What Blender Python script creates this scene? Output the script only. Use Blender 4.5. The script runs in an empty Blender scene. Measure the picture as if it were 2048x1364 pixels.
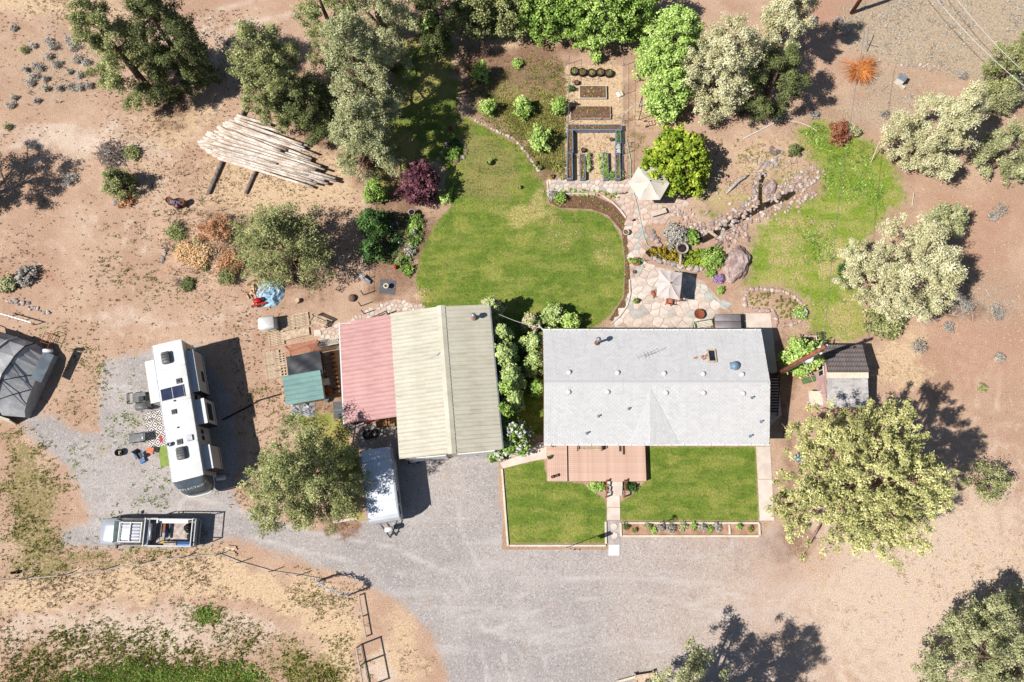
import bpy, bmesh, math, random
import numpy as np
from math import sin, cos, pi, radians
from mathutils import Vector, Matrix, noise as mnoise

random.seed(7)
SC = bpy.context.scene
COL = SC.collection

# ------------------------------------------------------------------ camera
CAM_H, CAM_TILT, FPX = 60.0, radians(13.0), 1593.0      # drone 60 m up, tilted 13 degrees from straight down
cam_data = bpy.data.cameras.new('drone_camera')
cam_data.sensor_width = 36.0
cam_data.lens = 36.0 * FPX / 2048.0
cam_data.clip_start = 0.5
cam_data.clip_end = 3000.0
cam = bpy.data.objects.new('drone_camera', cam_data)
cam.location = (0, 0, CAM_H)
cam.rotation_euler = (CAM_TILT, 0, 0)
COL.objects.link(cam)
SC.camera = cam

# ------------------------------------------------------------------ light
SUN_EL, SHADOW_AZ = radians(51.0), radians(20.5)         # shadows fall to the right and a little up the picture
to_sun = Vector((-cos(SUN_EL) * cos(SHADOW_AZ), -cos(SUN_EL) * sin(SHADOW_AZ), sin(SUN_EL)))
world = bpy.data.worlds.new('World')
SC.world = world
world.use_nodes = True
wn = world.node_tree
bg = wn.nodes['Background']
sky = wn.nodes.new('ShaderNodeTexSky')
sky.sky_type = 'NISHITA'
sky.sun_disc = False
sky.sun_elevation = SUN_EL
sky.sun_rotation = math.atan2(to_sun.x, to_sun.y)
sky.altitude = 1000
wn.links.new(sky.outputs[0], bg.inputs[0])
bg.inputs[1].default_value = 0.065
sun_data = bpy.data.lights.new('sun', 'SUN')
sun_data.energy = 4.8
sun_data.angle = radians(0.53)
sun_data.color = (1.0, 0.965, 0.925)
sun = bpy.data.objects.new('sun', sun_data)
sun.rotation_euler = to_sun.to_track_quat('Z', 'Y').to_euler()
sun.location = (-30, -12, 50)
COL.objects.link(sun)
SC.view_settings.view_transform = 'Standard'
SC.view_settings.look = 'None'
SC.view_settings.gamma = 1.0
SC.view_settings.exposure = 0.84
SC.cycles.use_denoising = True
SC.cycles.max_bounces = 5
SC.cycles.diffuse_bounces = 3
SC.cycles.transparent_max_bounces = 4

# ------------------------------------------------------------------ placing: where a spot on the ground (or at height z) lies
def at(px, py, z=0.0):
    u, v = (px - 1024.0) / FPX, -(py - 682.0) / FPX
    dx, dy, dz = u, v * cos(CAM_TILT) + sin(CAM_TILT), v * sin(CAM_TILT) - cos(CAM_TILT)
    t = (z - CAM_H) / dz
    return Vector((dx * t, dy * t, z))
def proj_np(x, y):                                       # ground metres back to survey coordinates (arrays)
    uu = y * cos(CAM_TILT) - CAM_H * sin(CAM_TILT)
    fw = y * sin(CAM_TILT) + CAM_H * cos(CAM_TILT)
    return 1024.0 + FPX * x / fw, 682.0 - FPX * uu / fw

# ------------------------------------------------------------------ mesh collecting
class MB:
    def __init__(s):
        s.v, s.f, s.m = [], [], []
    def add(s, vs, fs, m=0):
        b = len(s.v)
        s.v += [tuple(q) for q in vs]
        s.f += [tuple(i + b for i in q) for q in fs]
        s.m += [m] * len(fs)
        return s
    def box(s, c, d, rz=0.0, m=0, rx=0.0, ry=0.0, bev=0.0):
        x, y, z = d[0] / 2, d[1] / 2, d[2] / 2
        M3 = Matrix.Rotation(rz, 3, 'Z') @ Matrix.Rotation(ry, 3, 'Y') @ Matrix.Rotation(rx, 3, 'X')
        c = Vector(c)
        if bev <= 0:
            P = [(-x, -y, -z), (x, -y, -z), (x, y, -z), (-x, y, -z), (-x, -y, z), (x, -y, z), (x, y, z), (-x, y, z)]
            F = [(0, 3, 2, 1), (4, 5, 6, 7), (0, 1, 5, 4), (1, 2, 6, 5), (2, 3, 7, 6), (3, 0, 4, 7)]
        else:
            b = min(bev, x * .9, y * .9, z * .9)
            def ring(X, Y, Z): return [(-X + b, -Y, Z), (X - b, -Y, Z), (X, -Y + b, Z), (X, Y - b, Z), (X - b, Y, Z), (-X + b, Y, Z), (-X, Y - b, Z), (-X, -Y + b, Z)]
            def rin(Z): return [(px * (x - b) / x if abs(px) > x - b * .5 else px, py * (y - b) / y if abs(py) > y - b * .5 else py, Z) for px, py, _ in ring(x, y, Z)]
            P = rin(-z) + ring(x, y, -z + b) + ring(x, y, z - b) + rin(z)
            F = [tuple(reversed(range(8))), tuple(range(24, 32))]
            for k in range(3):
                for i in range(8):
                    j = (i + 1) % 8
                    F.append((k * 8 + i, k * 8 + j, k * 8 + 8 + j, k * 8 + 8 + i))
        return s.add([c + M3 @ Vector(p) for p in P], F, m)
    def prism(s, poly, z0, z1, m=0, mtop=None):          # poly counter-clockwise
        n = len(poly)
        z0 = z0 if hasattr(z0, '__len__') else [z0] * n
        z1 = z1 if hasattr(z1, '__len__') else [z1] * n
        V = [(p[0], p[1], z0[i]) for i, p in enumerate(poly)] + [(p[0], p[1], z1[i]) for i, p in enumerate(poly)]
        s.add(V, [(i, (i + 1) % n, n + (i + 1) % n, n + i) for i in range(n)] + [tuple(reversed(range(n)))], m)
        b = len(s.v) - 2 * n
        s.f.append(tuple(b + n + i for i in range(n)))
        s.m.append(m if mtop is None else mtop)
        return s
    def tube(s, pts, r, n=8, m=0, cap=True):
        pts = [Vector(p) for p in pts]
        k = len(pts)
        rs = r if hasattr(r, '__len__') else [r] * k
        V, F = [], []
        up = Vector((0, 0, 1))
        for i, p in enumerate(pts):
            t = (pts[min(i + 1, k - 1)] - pts[max(i - 1, 0)])
            t = t.normalized() if t.length > 1e-9 else Vector((0, 0, 1))
            a = t.cross(up if abs(t.z) < .95 else Vector((1, 0, 0))).normalized()
            b = a.cross(t)
            for j in range(n):
                w = 2 * pi * j / n
                V.append(p + (a * cos(w) + b * sin(w)) * rs[i])
        for i in range(k - 1):
            for j in range(n):
                q = (j + 1) % n
                F.append((i * n + j, i * n + q, (i + 1) * n + q, (i + 1) * n + j))
        if cap:
            F.append(tuple(reversed(range(n))))
            F.append(tuple(range((k - 1) * n, k * n)))
        return s.add(V, F, m)
    def lathe(s, prof, c=(0, 0, 0), n=16, m=0, cap=True):   # prof: (radius, z)
        V, F = [], []
        for r, z in prof:
            for j in range(n):
                w = 2 * pi * j / n
                V.append((c[0] + r * cos(w), c[1] + r * sin(w), c[2] + z))
        k = len(prof)
        for i in range(k - 1):
            for j in range(n):
                q = (j + 1) % n
                F.append((i * n + j, i * n + q, (i + 1) * n + q, (i + 1) * n + j))
        if cap:
            F.append(tuple(reversed(range(n))))
            F.append(tuple(range((k - 1) * n, k * n)))
        return s.add(V, F, m)
    def quad(s, a, b, c, d, m=0):
        return s.add([a, b, c, d], [(0, 1, 2, 3)], m)
    def slab(s, a, b, c, d, t, m=0):                      # a sloped plate: four top corners ccw, thickness t
        a, b, c, d = map(Vector, (a, b, c, d))
        nn = (b - a).cross(d - a).normalized() * t
        return s.add([a - nn, b - nn, c - nn, d - nn, a, b, c, d], [(3, 2, 1, 0), (4, 5, 6, 7), (0, 1, 5, 4), (1, 2, 6, 5), (2, 3, 7, 6), (3, 0, 4, 7)], m)
    def mesh(s, name, mats, smooth=False):
        me = bpy.data.meshes.new(name)
        me.from_pydata(s.v, [], s.f)
        for q in (mats if isinstance(mats, (list, tuple)) else [mats]):
            me.materials.append(q)
        if isinstance(mats, (list, tuple)) and len(mats) > 1:
            me.polygons.foreach_set('material_index', s.m)
        if smooth:
            me.polygons.foreach_set('use_smooth', [True] * len(me.polygons))
        me.update()
        return me

def link(name, data, parent=None, loc=None, rz=0.0):
    o = bpy.data.objects.new(name, data)
    COL.objects.link(o)
    if parent is not None: o.parent = parent
    if loc is not None: o.location = loc
    if rz: o.rotation_euler = (0, 0, rz)
    return o
def tag(o, label, cat, group=None):
    o['label'] = label; o['category'] = cat
    if group: o['group'] = group
    return o
def thing(name, label, cat, loc=(0, 0, 0), rz=0.0, group=None):
    return tag(link(name, None, None, loc, rz), label, cat, group)
def part(name, mb, mats, parent, smooth=False):
    return link(name, mb.mesh(name, mats, smooth), parent)
def one(name, label, cat, mb, mats, loc=(0, 0, 0), rz=0.0, group=None, smooth=False):
    return tag(link(name, mb.mesh(name, mats, smooth), None, loc, rz), label, cat, group)
def struct(o):
    o['kind'] = 'structure'; return o
def stuff(o, label=None, cat=None):
    o['kind'] = 'stuff'
    if label: o['label'] = label; o['category'] = cat
    return o
def dup(root, loc, rz, label=None, sc=1.0):
    r = root.copy(); COL.objects.link(r); r.location = loc; r.rotation_euler = (0, 0, rz)
    if sc != 1.0: r.scale = (sc, sc, sc)
    if label: r['label'] = label
    for ch in list(root.children):
        c = ch.copy(); COL.objects.link(c); c.parent = r
        for g in list(ch.children):
            d = g.copy(); COL.objects.link(d); d.parent = c
    return r
def shared(name, me, parent, loc, rz=0.0, sc=None, rot=None):
    o = link(name, me, parent, loc, rz)
    if rot is not None: o.rotation_euler = rot
    if sc is not None: o.scale = sc
    return o
def np_mesh(name, V, k, mats, rnd=None, smooth=False):
    V = np.asarray(V, dtype=np.float32).reshape(-1, 3)
    nf = len(V) // k
    me = bpy.data.meshes.new(name)
    me.vertices.add(nf * k)
    me.vertices.foreach_set('co', V.ravel())
    me.loops.add(nf * k)
    me.loops.foreach_set('vertex_index', np.arange(nf * k, dtype=np.int32))
    me.polygons.add(nf)
    me.polygons.foreach_set('loop_start', np.arange(0, nf * k, k, dtype=np.int32))
    for q in (mats if isinstance(mats, (list, tuple)) else [mats]): me.materials.append(q)
    if rnd is not None:
        a = me.attributes.new('rnd', 'FLOAT', 'FACE')
        a.data.foreach_set('value', np.asarray(rnd, dtype=np.float32))
    me.update(calc_edges=True)
    return me

# ------------------------------------------------------------------ materials
def lin(c):                                               # 0-255 surface colour to linear
    return tuple(((q / 255) / 12.92 if q / 255 <= .04045 else ((q / 255 + .055) / 1.055) ** 2.4) for q in c) + (1.0,)
class NT:
    def __init__(s, name):
        s.mat = bpy.data.materials.new(name); s.mat.use_nodes = True
        s.t = s.mat.node_tree
        s.b = s.t.nodes['Principled BSDF']
        s.b.inputs['Specular IOR Level'].default_value = 0.25
        s.pos = None
    def n(s, typ, **kw):
        q = s.t.nodes.new(typ)
        for k, v in kw.items(): setattr(q, k, v)
        return q
    def l(s, a, b): s.t.links.new(a, b)
    def put(s, sock, v):
        if hasattr(v, 'node'): s.l(v, sock)
        else: sock.default_value = v
    def position(s, obj=False):
        if s.pos is None:
            s.pos = s.n('ShaderNodeTexCoord').outputs['Object'] if obj else s.n('ShaderNodeNewGeometry').outputs['Position']
        return s.pos
    def noise(s, scale, detail=3, rough=.55, vec=None, dist=0.0, out='Fac'):
        q = s.n('ShaderNodeTexNoise'); q.inputs['Scale'].default_value = scale; q.inputs['Detail'].default_value = detail
        q.inputs['Roughness'].default_value = rough; q.inputs['Distortion'].default_value = dist
        s.l(vec if vec is not None else s.position(), q.inputs['Vector'])
        return q.outputs[out]
    def math(s, op, a, b=0.0, clamp=False):
        q = s.n('ShaderNodeMath', operation=op); q.use_clamp = clamp
        s.put(q.inputs[0], a); s.put(q.inputs[1], b); return q.outputs[0]
    def remap(s, v, a, b, c=0.0, d=1.0, smooth=True):
        q = s.n('ShaderNodeMapRange'); q.interpolation_type = 'SMOOTHSTEP' if smooth else 'LINEAR'
        s.put(q.inputs[0], v); q.inputs[1].default_value = a; q.inputs[2].default_value = b; q.inputs[3].default_value = c; q.inputs[4].default_value = d
        return q.outputs[0]
    def mix(s, f, a, b, mode='MIX'):
        q = s.n('ShaderNodeMix', data_type='RGBA', blend_type=mode)
        s.put(q.inputs[0], f); s.put(q.inputs[6], a); s.put(q.inputs[7], b); return q.outputs[2]
    def attr(s, name, out='Color'):
        q = s.n('ShaderNodeAttribute'); q.attribute_name = name; return q.outputs[out]
    def bump(s, h, dist=.02, strength=.6):
        q = s.n('ShaderNodeBump'); q.inputs['Strength'].default_value = strength; q.inputs['Distance'].default_value = dist
        s.l(h, q.inputs['Height']); s.l(q.outputs[0], s.b.inputs['Normal'])
    def out(s, col, rough=.9):
        s.put(s.b.inputs['Base Color'], col); s.put(s.b.inputs['Roughness'], rough); return s.mat

def M(name, c, c2=None, scale=3.0, fine=40.0, fvar=.12, rough=.8, metal=0.0, bump=0.0, per=0.0, spec=.25, obj=True):
    """plain surface: two tones over a broad noise, fine speckle, optional relief, optional variation from piece to piece"""
    k = NT(name); k.position(obj)
    c2 = c2 or tuple(q * .86 for q in c)
    col = k.mix(k.remap(k.noise(scale, 4), .35, .65), lin(c), lin(c2))
    if fvar: 
        g = k.remap(k.noise(fine, 2), .3, .7, 1 - fvar, 1 + fvar, False)
        v = k.n('ShaderNodeVectorMath', operation='SCALE'); k.l(col, v.inputs[0]); k.l(g, v.inputs['Scale']); col = v.outputs[0]
    if per:
        oi = k.n('ShaderNodeObjectInfo')
        v = k.n('ShaderNodeVectorMath', operation='SCALE'); k.l(col, v.inputs[0]); k.l(k.remap(oi.outputs['Random'], 0, 1, 1 - per, 1 + per, False), v.inputs['Scale']); col = v.outputs[0]
    k.b.inputs['Metallic'].default_value = metal
    k.b.inputs['Specular IOR Level'].default_value = spec
    if bump: k.bump(k.noise(fine * .5, 3), bump, .7)
    return k.out(col, rough)

LEAF_GAIN = 1.6
def leafmat(name, dark, mid, light, trans=.1, scale=.9, gain=None):
    """leaves: tone differs from leaf to leaf and from spray to spray"""
    k = NT(name)
    a = k.attr('rnd', 'Fac')
    g = k.math('ADD', k.math('MULTIPLY', a, .65), k.math('MULTIPLY', k.remap(k.noise(scale, 2), .3, .7), .35))
    cr = k.n('ShaderNodeValToRGB'); k.l(g, cr.inputs[0])
    up_ = lambda c: tuple(q * (gain or LEAF_GAIN) for q in lin(c)[:3]) + (1.0,)
    cr.color_ramp.elements[0].color = up_(dark); cr.color_ramp.elements[0].position = .1
    cr.color_ramp.elements[1].color = up_(light); cr.color_ramp.elements[1].position = .9
    e = cr.color_ramp.elements.new(.5); e.color = up_(mid)
    k.out(cr.outputs[0], .75)
    tr = k.n('ShaderNodeBsdfTranslucent'); k.l(cr.outputs[0], tr.inputs[0])
    ms = k.n('ShaderNodeMixShader'); ms.inputs[0].default_value = trans
    k.l(k.b.outputs[0], ms.inputs[1]); k.l(tr.outputs[0], ms.inputs[2])
    k.l(ms.outputs[0], k.t.nodes['Material Output'].inputs[0])
    return k.mat

LIT = 1.85                                               # how much brighter than its own colour a sunlit flat surface comes out
def S(r, g, b, k=LIT):
    o = []
    for q in (r, g, b):
        a = lin((q, q, q))[0] / k
        o.append(255 * (12.92 * a if a <= .0031308 else 1.055 * a ** (1 / 2.4) - .055))
    return tuple(o)

# ------------------------------------------------------------------ the ground: one sheet, finer where the yard is
GX = np.concatenate([[-900, -400, -200, -110, -75], np.arange(-50, 50.01, .28), [75, 110, 200, 400, 900]])
GY = np.concatenate([[-900, -400, -200, -90, -40], np.arange(-18, 56.01, .28), [80, 120, 200, 400, 900]])
GXX, GYY = np.meshgrid(GX, GY)
GPX, GPY = proj_np(GXX, np.clip(GYY, -45, 120))
def sd_poly(X, Y, poly):                                  # signed distance, positive inside
    P = np.array(poly, float); Q = np.roll(P, -1, axis=0)
    d = np.full(X.shape, 1e9); ins = np.zeros(X.shape, bool)
    for (x0, y0), (x1, y1) in zip(P, Q):
        ex, ey = x1 - x0, y1 - y0
        t = np.clip(((X - x0) * ex + (Y - y0) * ey) / (ex * ex + ey * ey + 1e-9), 0, 1)
        d = np.minimum(d, np.hypot(X - x0 - t * ex, Y - y0 - t * ey))
        c = ((y0 > Y) != (y1 > Y))
        if abs(ey) > 1e-9: ins ^= c & (X < ex * (Y - y0) / ey + x0)
    return np.where(ins, d, -d)
def smooth(a, b, v):
    t = np.clip((v - a) / (b - a), 0, 1); return t * t * (3 - 2 * t)
def warp(X, Y, seed):
    r = np.random.default_rng(seed); z = np.zeros(X.shape)
    for lam, amp in ((9.0, 13), (4.0, 9), (1.9, 6), (1.0, 4)):
        for q in range(4):
            t = r.uniform(0, 6.28); z += amp * .5 * np.sin((X * cos(t) + Y * sin(t)) * 6.28 / lam * r.uniform(.8, 1.25) + r.uniform(0, 6.28))
    return z
WPX, WPY = GPX + warp(GXX, GYY, 11), GPY + warp(GXX, GYY, 12)
ZN = dict(straw=0, soil=1, weed=2, pale=3, litter=4, scrub=5, grass=6, red=7)
ZON = np.zeros(GXX.shape + (8,))
def zp(ch, poly, soft=25, s=1.0):
    m = smooth(-soft * 1.6 - 4, soft * 1.6 + 4, sd_poly(WPX, WPY, poly)) * s
    ZON[..., ZN[ch]] = np.maximum(ZON[..., ZN[ch]], m)
def ze(ch, cx, cy, rx, ry, s=1.0, soft=.75):
    m = smooth(1 + soft, 1 - soft, np.hypot((WPX - cx) / rx, (WPY - cy) / ry)) * s
    ZON[..., ZN[ch]] = np.maximum(ZON[..., ZN[ch]], m)
# dry straw-coloured grass
ze('straw', 560, 370, 190, 65, .8); ze('straw', 350, 235, 110, 60, .6); ze('straw', 90, 15, 190, 30, .8); ze('straw', 300, 340, 90, 60, .35)
zp('straw', [(0, 1165), (200, 1140), (440, 1110), (560, 1135), (690, 1180), (720, 1364), (690, 1364), (640, 1280), (560, 1220), (430, 1180), (250, 1200), (100, 1220), (0, 1230)], 14, .95)
ZON[..., 0] = np.maximum(ZON[..., 0], smooth(-8, 8, sd_poly(GPX, GPY, [(1130, 130), (1245, 130), (1248, 362), (1130, 362)])) * .9)
zp('straw', [(925, 45), (1140, 50), (1320, 90), (1310, 140), (1200, 110), (940, 75)], 14, .65)
ze('straw', 1800, 725, 70, 50, .9); ze('straw', 1900, 1150, 320, 220, .35); ze('straw', 800, 1290, 60, 70, .6); ze('straw', 690, 390, 60, 40, .3)
ze('straw', 1310, 190, 40, 60, .6); ze('straw', 1660, 530, 30, 40, .8); ze('straw', 1700, 590, 40, 25, .6); ze('straw', 1540, 310, 110, 30, .55); ze('straw', 1480, 385, 90, 30, .6); ze('straw', 1600, 640, 30, 20, .5)
ze('straw', 845, 570, 14, 26, .9); ze('straw', 1055, 415, 55, 30, .85); ze('straw', 1120, 480, 60, 40, .5); ze('straw', 1000, 405, 50, 26, .45); ze('straw', 1210, 500, 30, 50, .5); ze('straw', 1580, 520, 50, 60, .6); ze('straw', 1680, 640, 50, 40, .6); ze('straw', 1560, 450, 60, 30, .6); ze('straw', 870, 450, 16, 70, .5); ze('straw', 1075, 385, 20, 40, .7); ze('straw', 1640, 460, 40, 30, .5); ze('straw', 570, 735, 26, 60, .4); ze('straw', 1400, 580, 30, 15, .3); ze('straw', 405, 500, 30, 40, .5)
# brown worked soil
zp('soil', [(930, 75), (1130, 62), (1330, 120), (1270, 140), (1250, 130), (1135, 128), (1130, 360), (1088, 340), (1030, 280), (960, 235), (930, 200)], 18, .75)
zp('soil', [(1548, 640), (1650, 640), (1640, 690), (1600, 850), (1575, 1000), (1640, 1090), (1560, 1130), (1500, 1100), (1545, 1050)], 14, .6)
zp('soil', [(905, 255), (935, 245), (1040, 300), (1060, 340), (1000, 390), (910, 400), (892, 360)], 14, .5); zp('soil', [(1248, 150), (1300, 180), (1290, 360), (1252, 362)], 14, .5); ze('soil', 600, 610, 110, 35, .4); ze('soil', 1112, 325, 22, 26, .9)
zp('soil', [(735, 350), (850, 330), (870, 420), (820, 540), (800, 600), (740, 600)], 14, .7); ze('soil', 1475, 1100, 70, 35, .6); ze('soil', 730, 1060, 60, 16, .6); ze('soil', 700, 820, 100, 60, .6)
ze('soil', 1600, 710, 60, 60, .5)
# reddish ground
zp('red', [(1800, 365), (2048, 355), (2048, 780), (1900, 790), (1780, 700), (1900, 560)], 40, .55); ze('red', 1680, 30, 110, 40, .7); ze('red', 1740, 330, 70, 60, .5); ze('red', 560, 20, 160, 25, .45); ze('red', 60, 560, 60, 20, .7)
zp('red', [(300, 1180), (560, 1150), (690, 1210), (690, 1260), (560, 1230)], 20, .45); ze('red', 1580, 1120, 120, 60, .45); ze('red', 700, 320, 40, 60, .4); ze('red', 430, 470, 70, 60, .3)
# scattered weeds
zp('weed', [(0, 850), (60, 870), (130, 960), (130, 1080), (440, 1095), (470, 1110), (300, 1130), (100, 1160), (0, 1160)], 22, .8)
zp('weed', [(0, 1255), (150, 1232), (420, 1205), (600, 1262), (690, 1340), (690, 1400), (0, 1400)], 20, .5); zp('pale', [(0, 1235), (150, 1215), (420, 1190), (560, 1240), (600, 1290), (300, 1330), (0, 1310)], 25, .6)
ze('weed', 280, 1352, 125, 28, 1.0); ze('weed', 460, 1350, 60, 28, .95); ze('weed', 410, 1230, 34, 26, .95); ze('weed', 620, 1330, 90, 40, .85)
zp('weed', [(150, 640), (240, 700), (195, 860), (110, 850), (100, 800), (150, 700)], 20, .5); ze('weed', 540, 830, 60, 90, .35); ze('weed', 280, 540, 110, 110, .35); ze('weed', 530, 1000, 70, 40, .4); ze('weed', 640, 1200, 60, 40, .5)
zp('weed', [(945, 110), (1125, 110), (1130, 345), (1090, 335), (1030, 275), (960, 230)], 18, .62); ze('weed', 1000, 300, 90, 60, .3); ze('weed', 230, 940, 140, 60, .12); ze('weed', 1270, 300, 30, 70, .4); ze('weed', 600, 850, 60, 30, .4)
ze('weed', 1660, 330, 110, 60, .5); ze('weed', 1560, 300, 60, 30, .4)
# pale packed dirt
ze('pale', 170, 285, 160, 45, .7); ze('pale', 165, 440, 60, 40, .4); ze('pale', 1850, 1180, 330, 260, .75); ze('pale', 1650, 1200, 140, 160, .5); ze('pale', 690, 80, 0.1, 1, 0); ze('pale', 400, 60, 220, 30, .4); ze('pale', 480, 640, 130, 50, .3); ze('pale', 260, 640, 90, 40, .5); ze('pale', 1960, 640, 40, 90, .4)
ze('pale', 290, 1270, 160, 40, .8); ze('pale', 765, 1330, 30, 50, .8); ze('pale', 520, 940, 40, 40, .5); ze('pale', 1960, 1020, 80, 60, .5)
# wheel tracks, pale where tyres have packed the ground
def tracks(poly, s=.6, gauge=21, wid=8):
    P = np.array(poly, float); d = np.full(GPX.shape, 1e9)
    for (x0, y0), (x1, y1) in zip(P[:-1], P[1:]):
        ex, ey = x1 - x0, y1 - y0; t = np.clip(((GPX - x0) * ex + (GPY - y0) * ey) / (ex * ex + ey * ey), 0, 1)
        d = np.minimum(d, np.hypot(GPX - x0 - t * ex, GPY - y0 - t * ey))
    m = np.exp(-((d - gauge) / wid) ** 2) * s * np.clip(.75 + warp(GXX, GYY, int(P[0, 0]) % 97) / 40, .2, 1)
    ZON[..., 3] = np.maximum(ZON[..., 3], m)
for a in (([(1010, 1420), (980, 1280), (900, 1170), (780, 1115), (600, 1080), (470, 1040), (380, 1015)], .75), ([(1100, 1420), (1060, 1300), (960, 1180), (900, 1060), (890, 930)], .6), ([(980, 1240), (1120, 1180), (1300, 1170), (1500, 1220), (1640, 1330), (1700, 1420)], .7), ([(1080, 1290), (1300, 1250), (1500, 1200), (1640, 1130), (1800, 1120), (2100, 1100)], .55),
          ([(-40, 330), (100, 295), (230, 285), (340, 235), (400, 130), (440, 40), (560, 10), (760, -20)], .7), ([(230, 640), (260, 520), (290, 400), (330, 300), (420, 200)], .5), ([(-20, 480), (120, 520), (230, 620), (330, 670), (470, 650), (640, 620)], .45), ([(1990, 640), (1975, 800), (1960, 1000), (1900, 1200), (1850, 1400)], .5)):
    tracks(*a)
# duff under the trees
for a in ((345, 210, 60, 40), (640, 260, 70, 50), (760, 330, 60, 60), (600, 560, 70, 40), (1470, 220, 70, 30), (1900, 620, 80, 30), (850, 480, 40, 60), (1760, 1010, 100, 70), (660, 1060, 60, 30)):
    ze('litter', *a, s=.7)
# grey scrub and thin grass
zp('scrub', [(1715, -60), (2200, -60), (2200, 190), (1960, 190), (1830, 150), (1700, 110)], 25, 1.0); ze('scrub', 1960, 590, 110, 70, .5); ze('scrub', 110, 130, 110, 90, .45); ze('scrub', 1770, 200, 120, 70, .6)
zp('grass', [(790, 60), (905, 60), (935, 130), (930, 240), (890, 335), (800, 350), (755, 300)], 18, .85); ze('grass', 1290, 130, 40, 26, .5); ze('grass', 1290, 260, 40, 60, .3); ze('grass', 1480, 395, 90, 34, .5); ze('grass', 1420, 420, 50, 30, .5); ze('grass', 1560, 345, 40, 26, .5); ze('weed', 1500, 330, 90, 50, .45); zp('grass', [(575, 830), (720, 830), (725, 1040), (690, 1035), (640, 960)], 10, .8)
zp('grass', [(945, 150), (1125, 170), (1130, 345), (1088, 335), (1030, 275), (960, 230)], 25, .5); zp('grass', [(935, 240), (1040, 290), (1088, 350), (1090, 380), (900, 400), (895, 330)], 14, .7); ze('grass', 780, 370, 30, 40, .6); ze('grass', 110, 690, 60, 90, .3); ze('grass', 450, 800, 60, 90, .12)
ZON[(GXX < -52) | (GXX > 52) | (GYY < -20) | (GYY > 58)] *= .6

# mounds of earth
GZ = np.zeros(GXX.shape)
def mound(px, py, r, h, sy=1.0):
    c = at(px, py)
    d = np.hypot(GXX - c.x, (GYY - c.y) / sy) / r
    global GZ
    GZ = GZ + h * np.exp(-d ** 2 * 1.6)
for a in ((425, 465, 2.0, .9, .9), (375, 520, 1.6, .6, .9), (455, 540, 1.4, .7, 1.3), (345, 470, 1.0, .35, 1), (228, 305, 1.8, .25, 1), (1475, 530, 1.2, .25, 1.4)):
    mound(*a)
rg = np.random.default_rng(3)
def smooth_noise(X, Y, s, seed):
    r = np.random.default_rng(seed); z = np.zeros(X.shape)
    for k in range(7):
        a, b, p = r.uniform(-1, 1), r.uniform(-1, 1), r.uniform(0, 6.3)
        z += np.sin((X * a + Y * b) * s * (1 + k * .35) + p) / (1 + k * .4)
    return z / 3
GZ = GZ + np.clip(smooth_noise(GXX, GYY, 1.1, 4), -1, 1) * np.exp(-np.minimum(((GPX - 410) / 75) ** 2 + ((GPY - 505) / 80) ** 2, 40)) * .22

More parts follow.
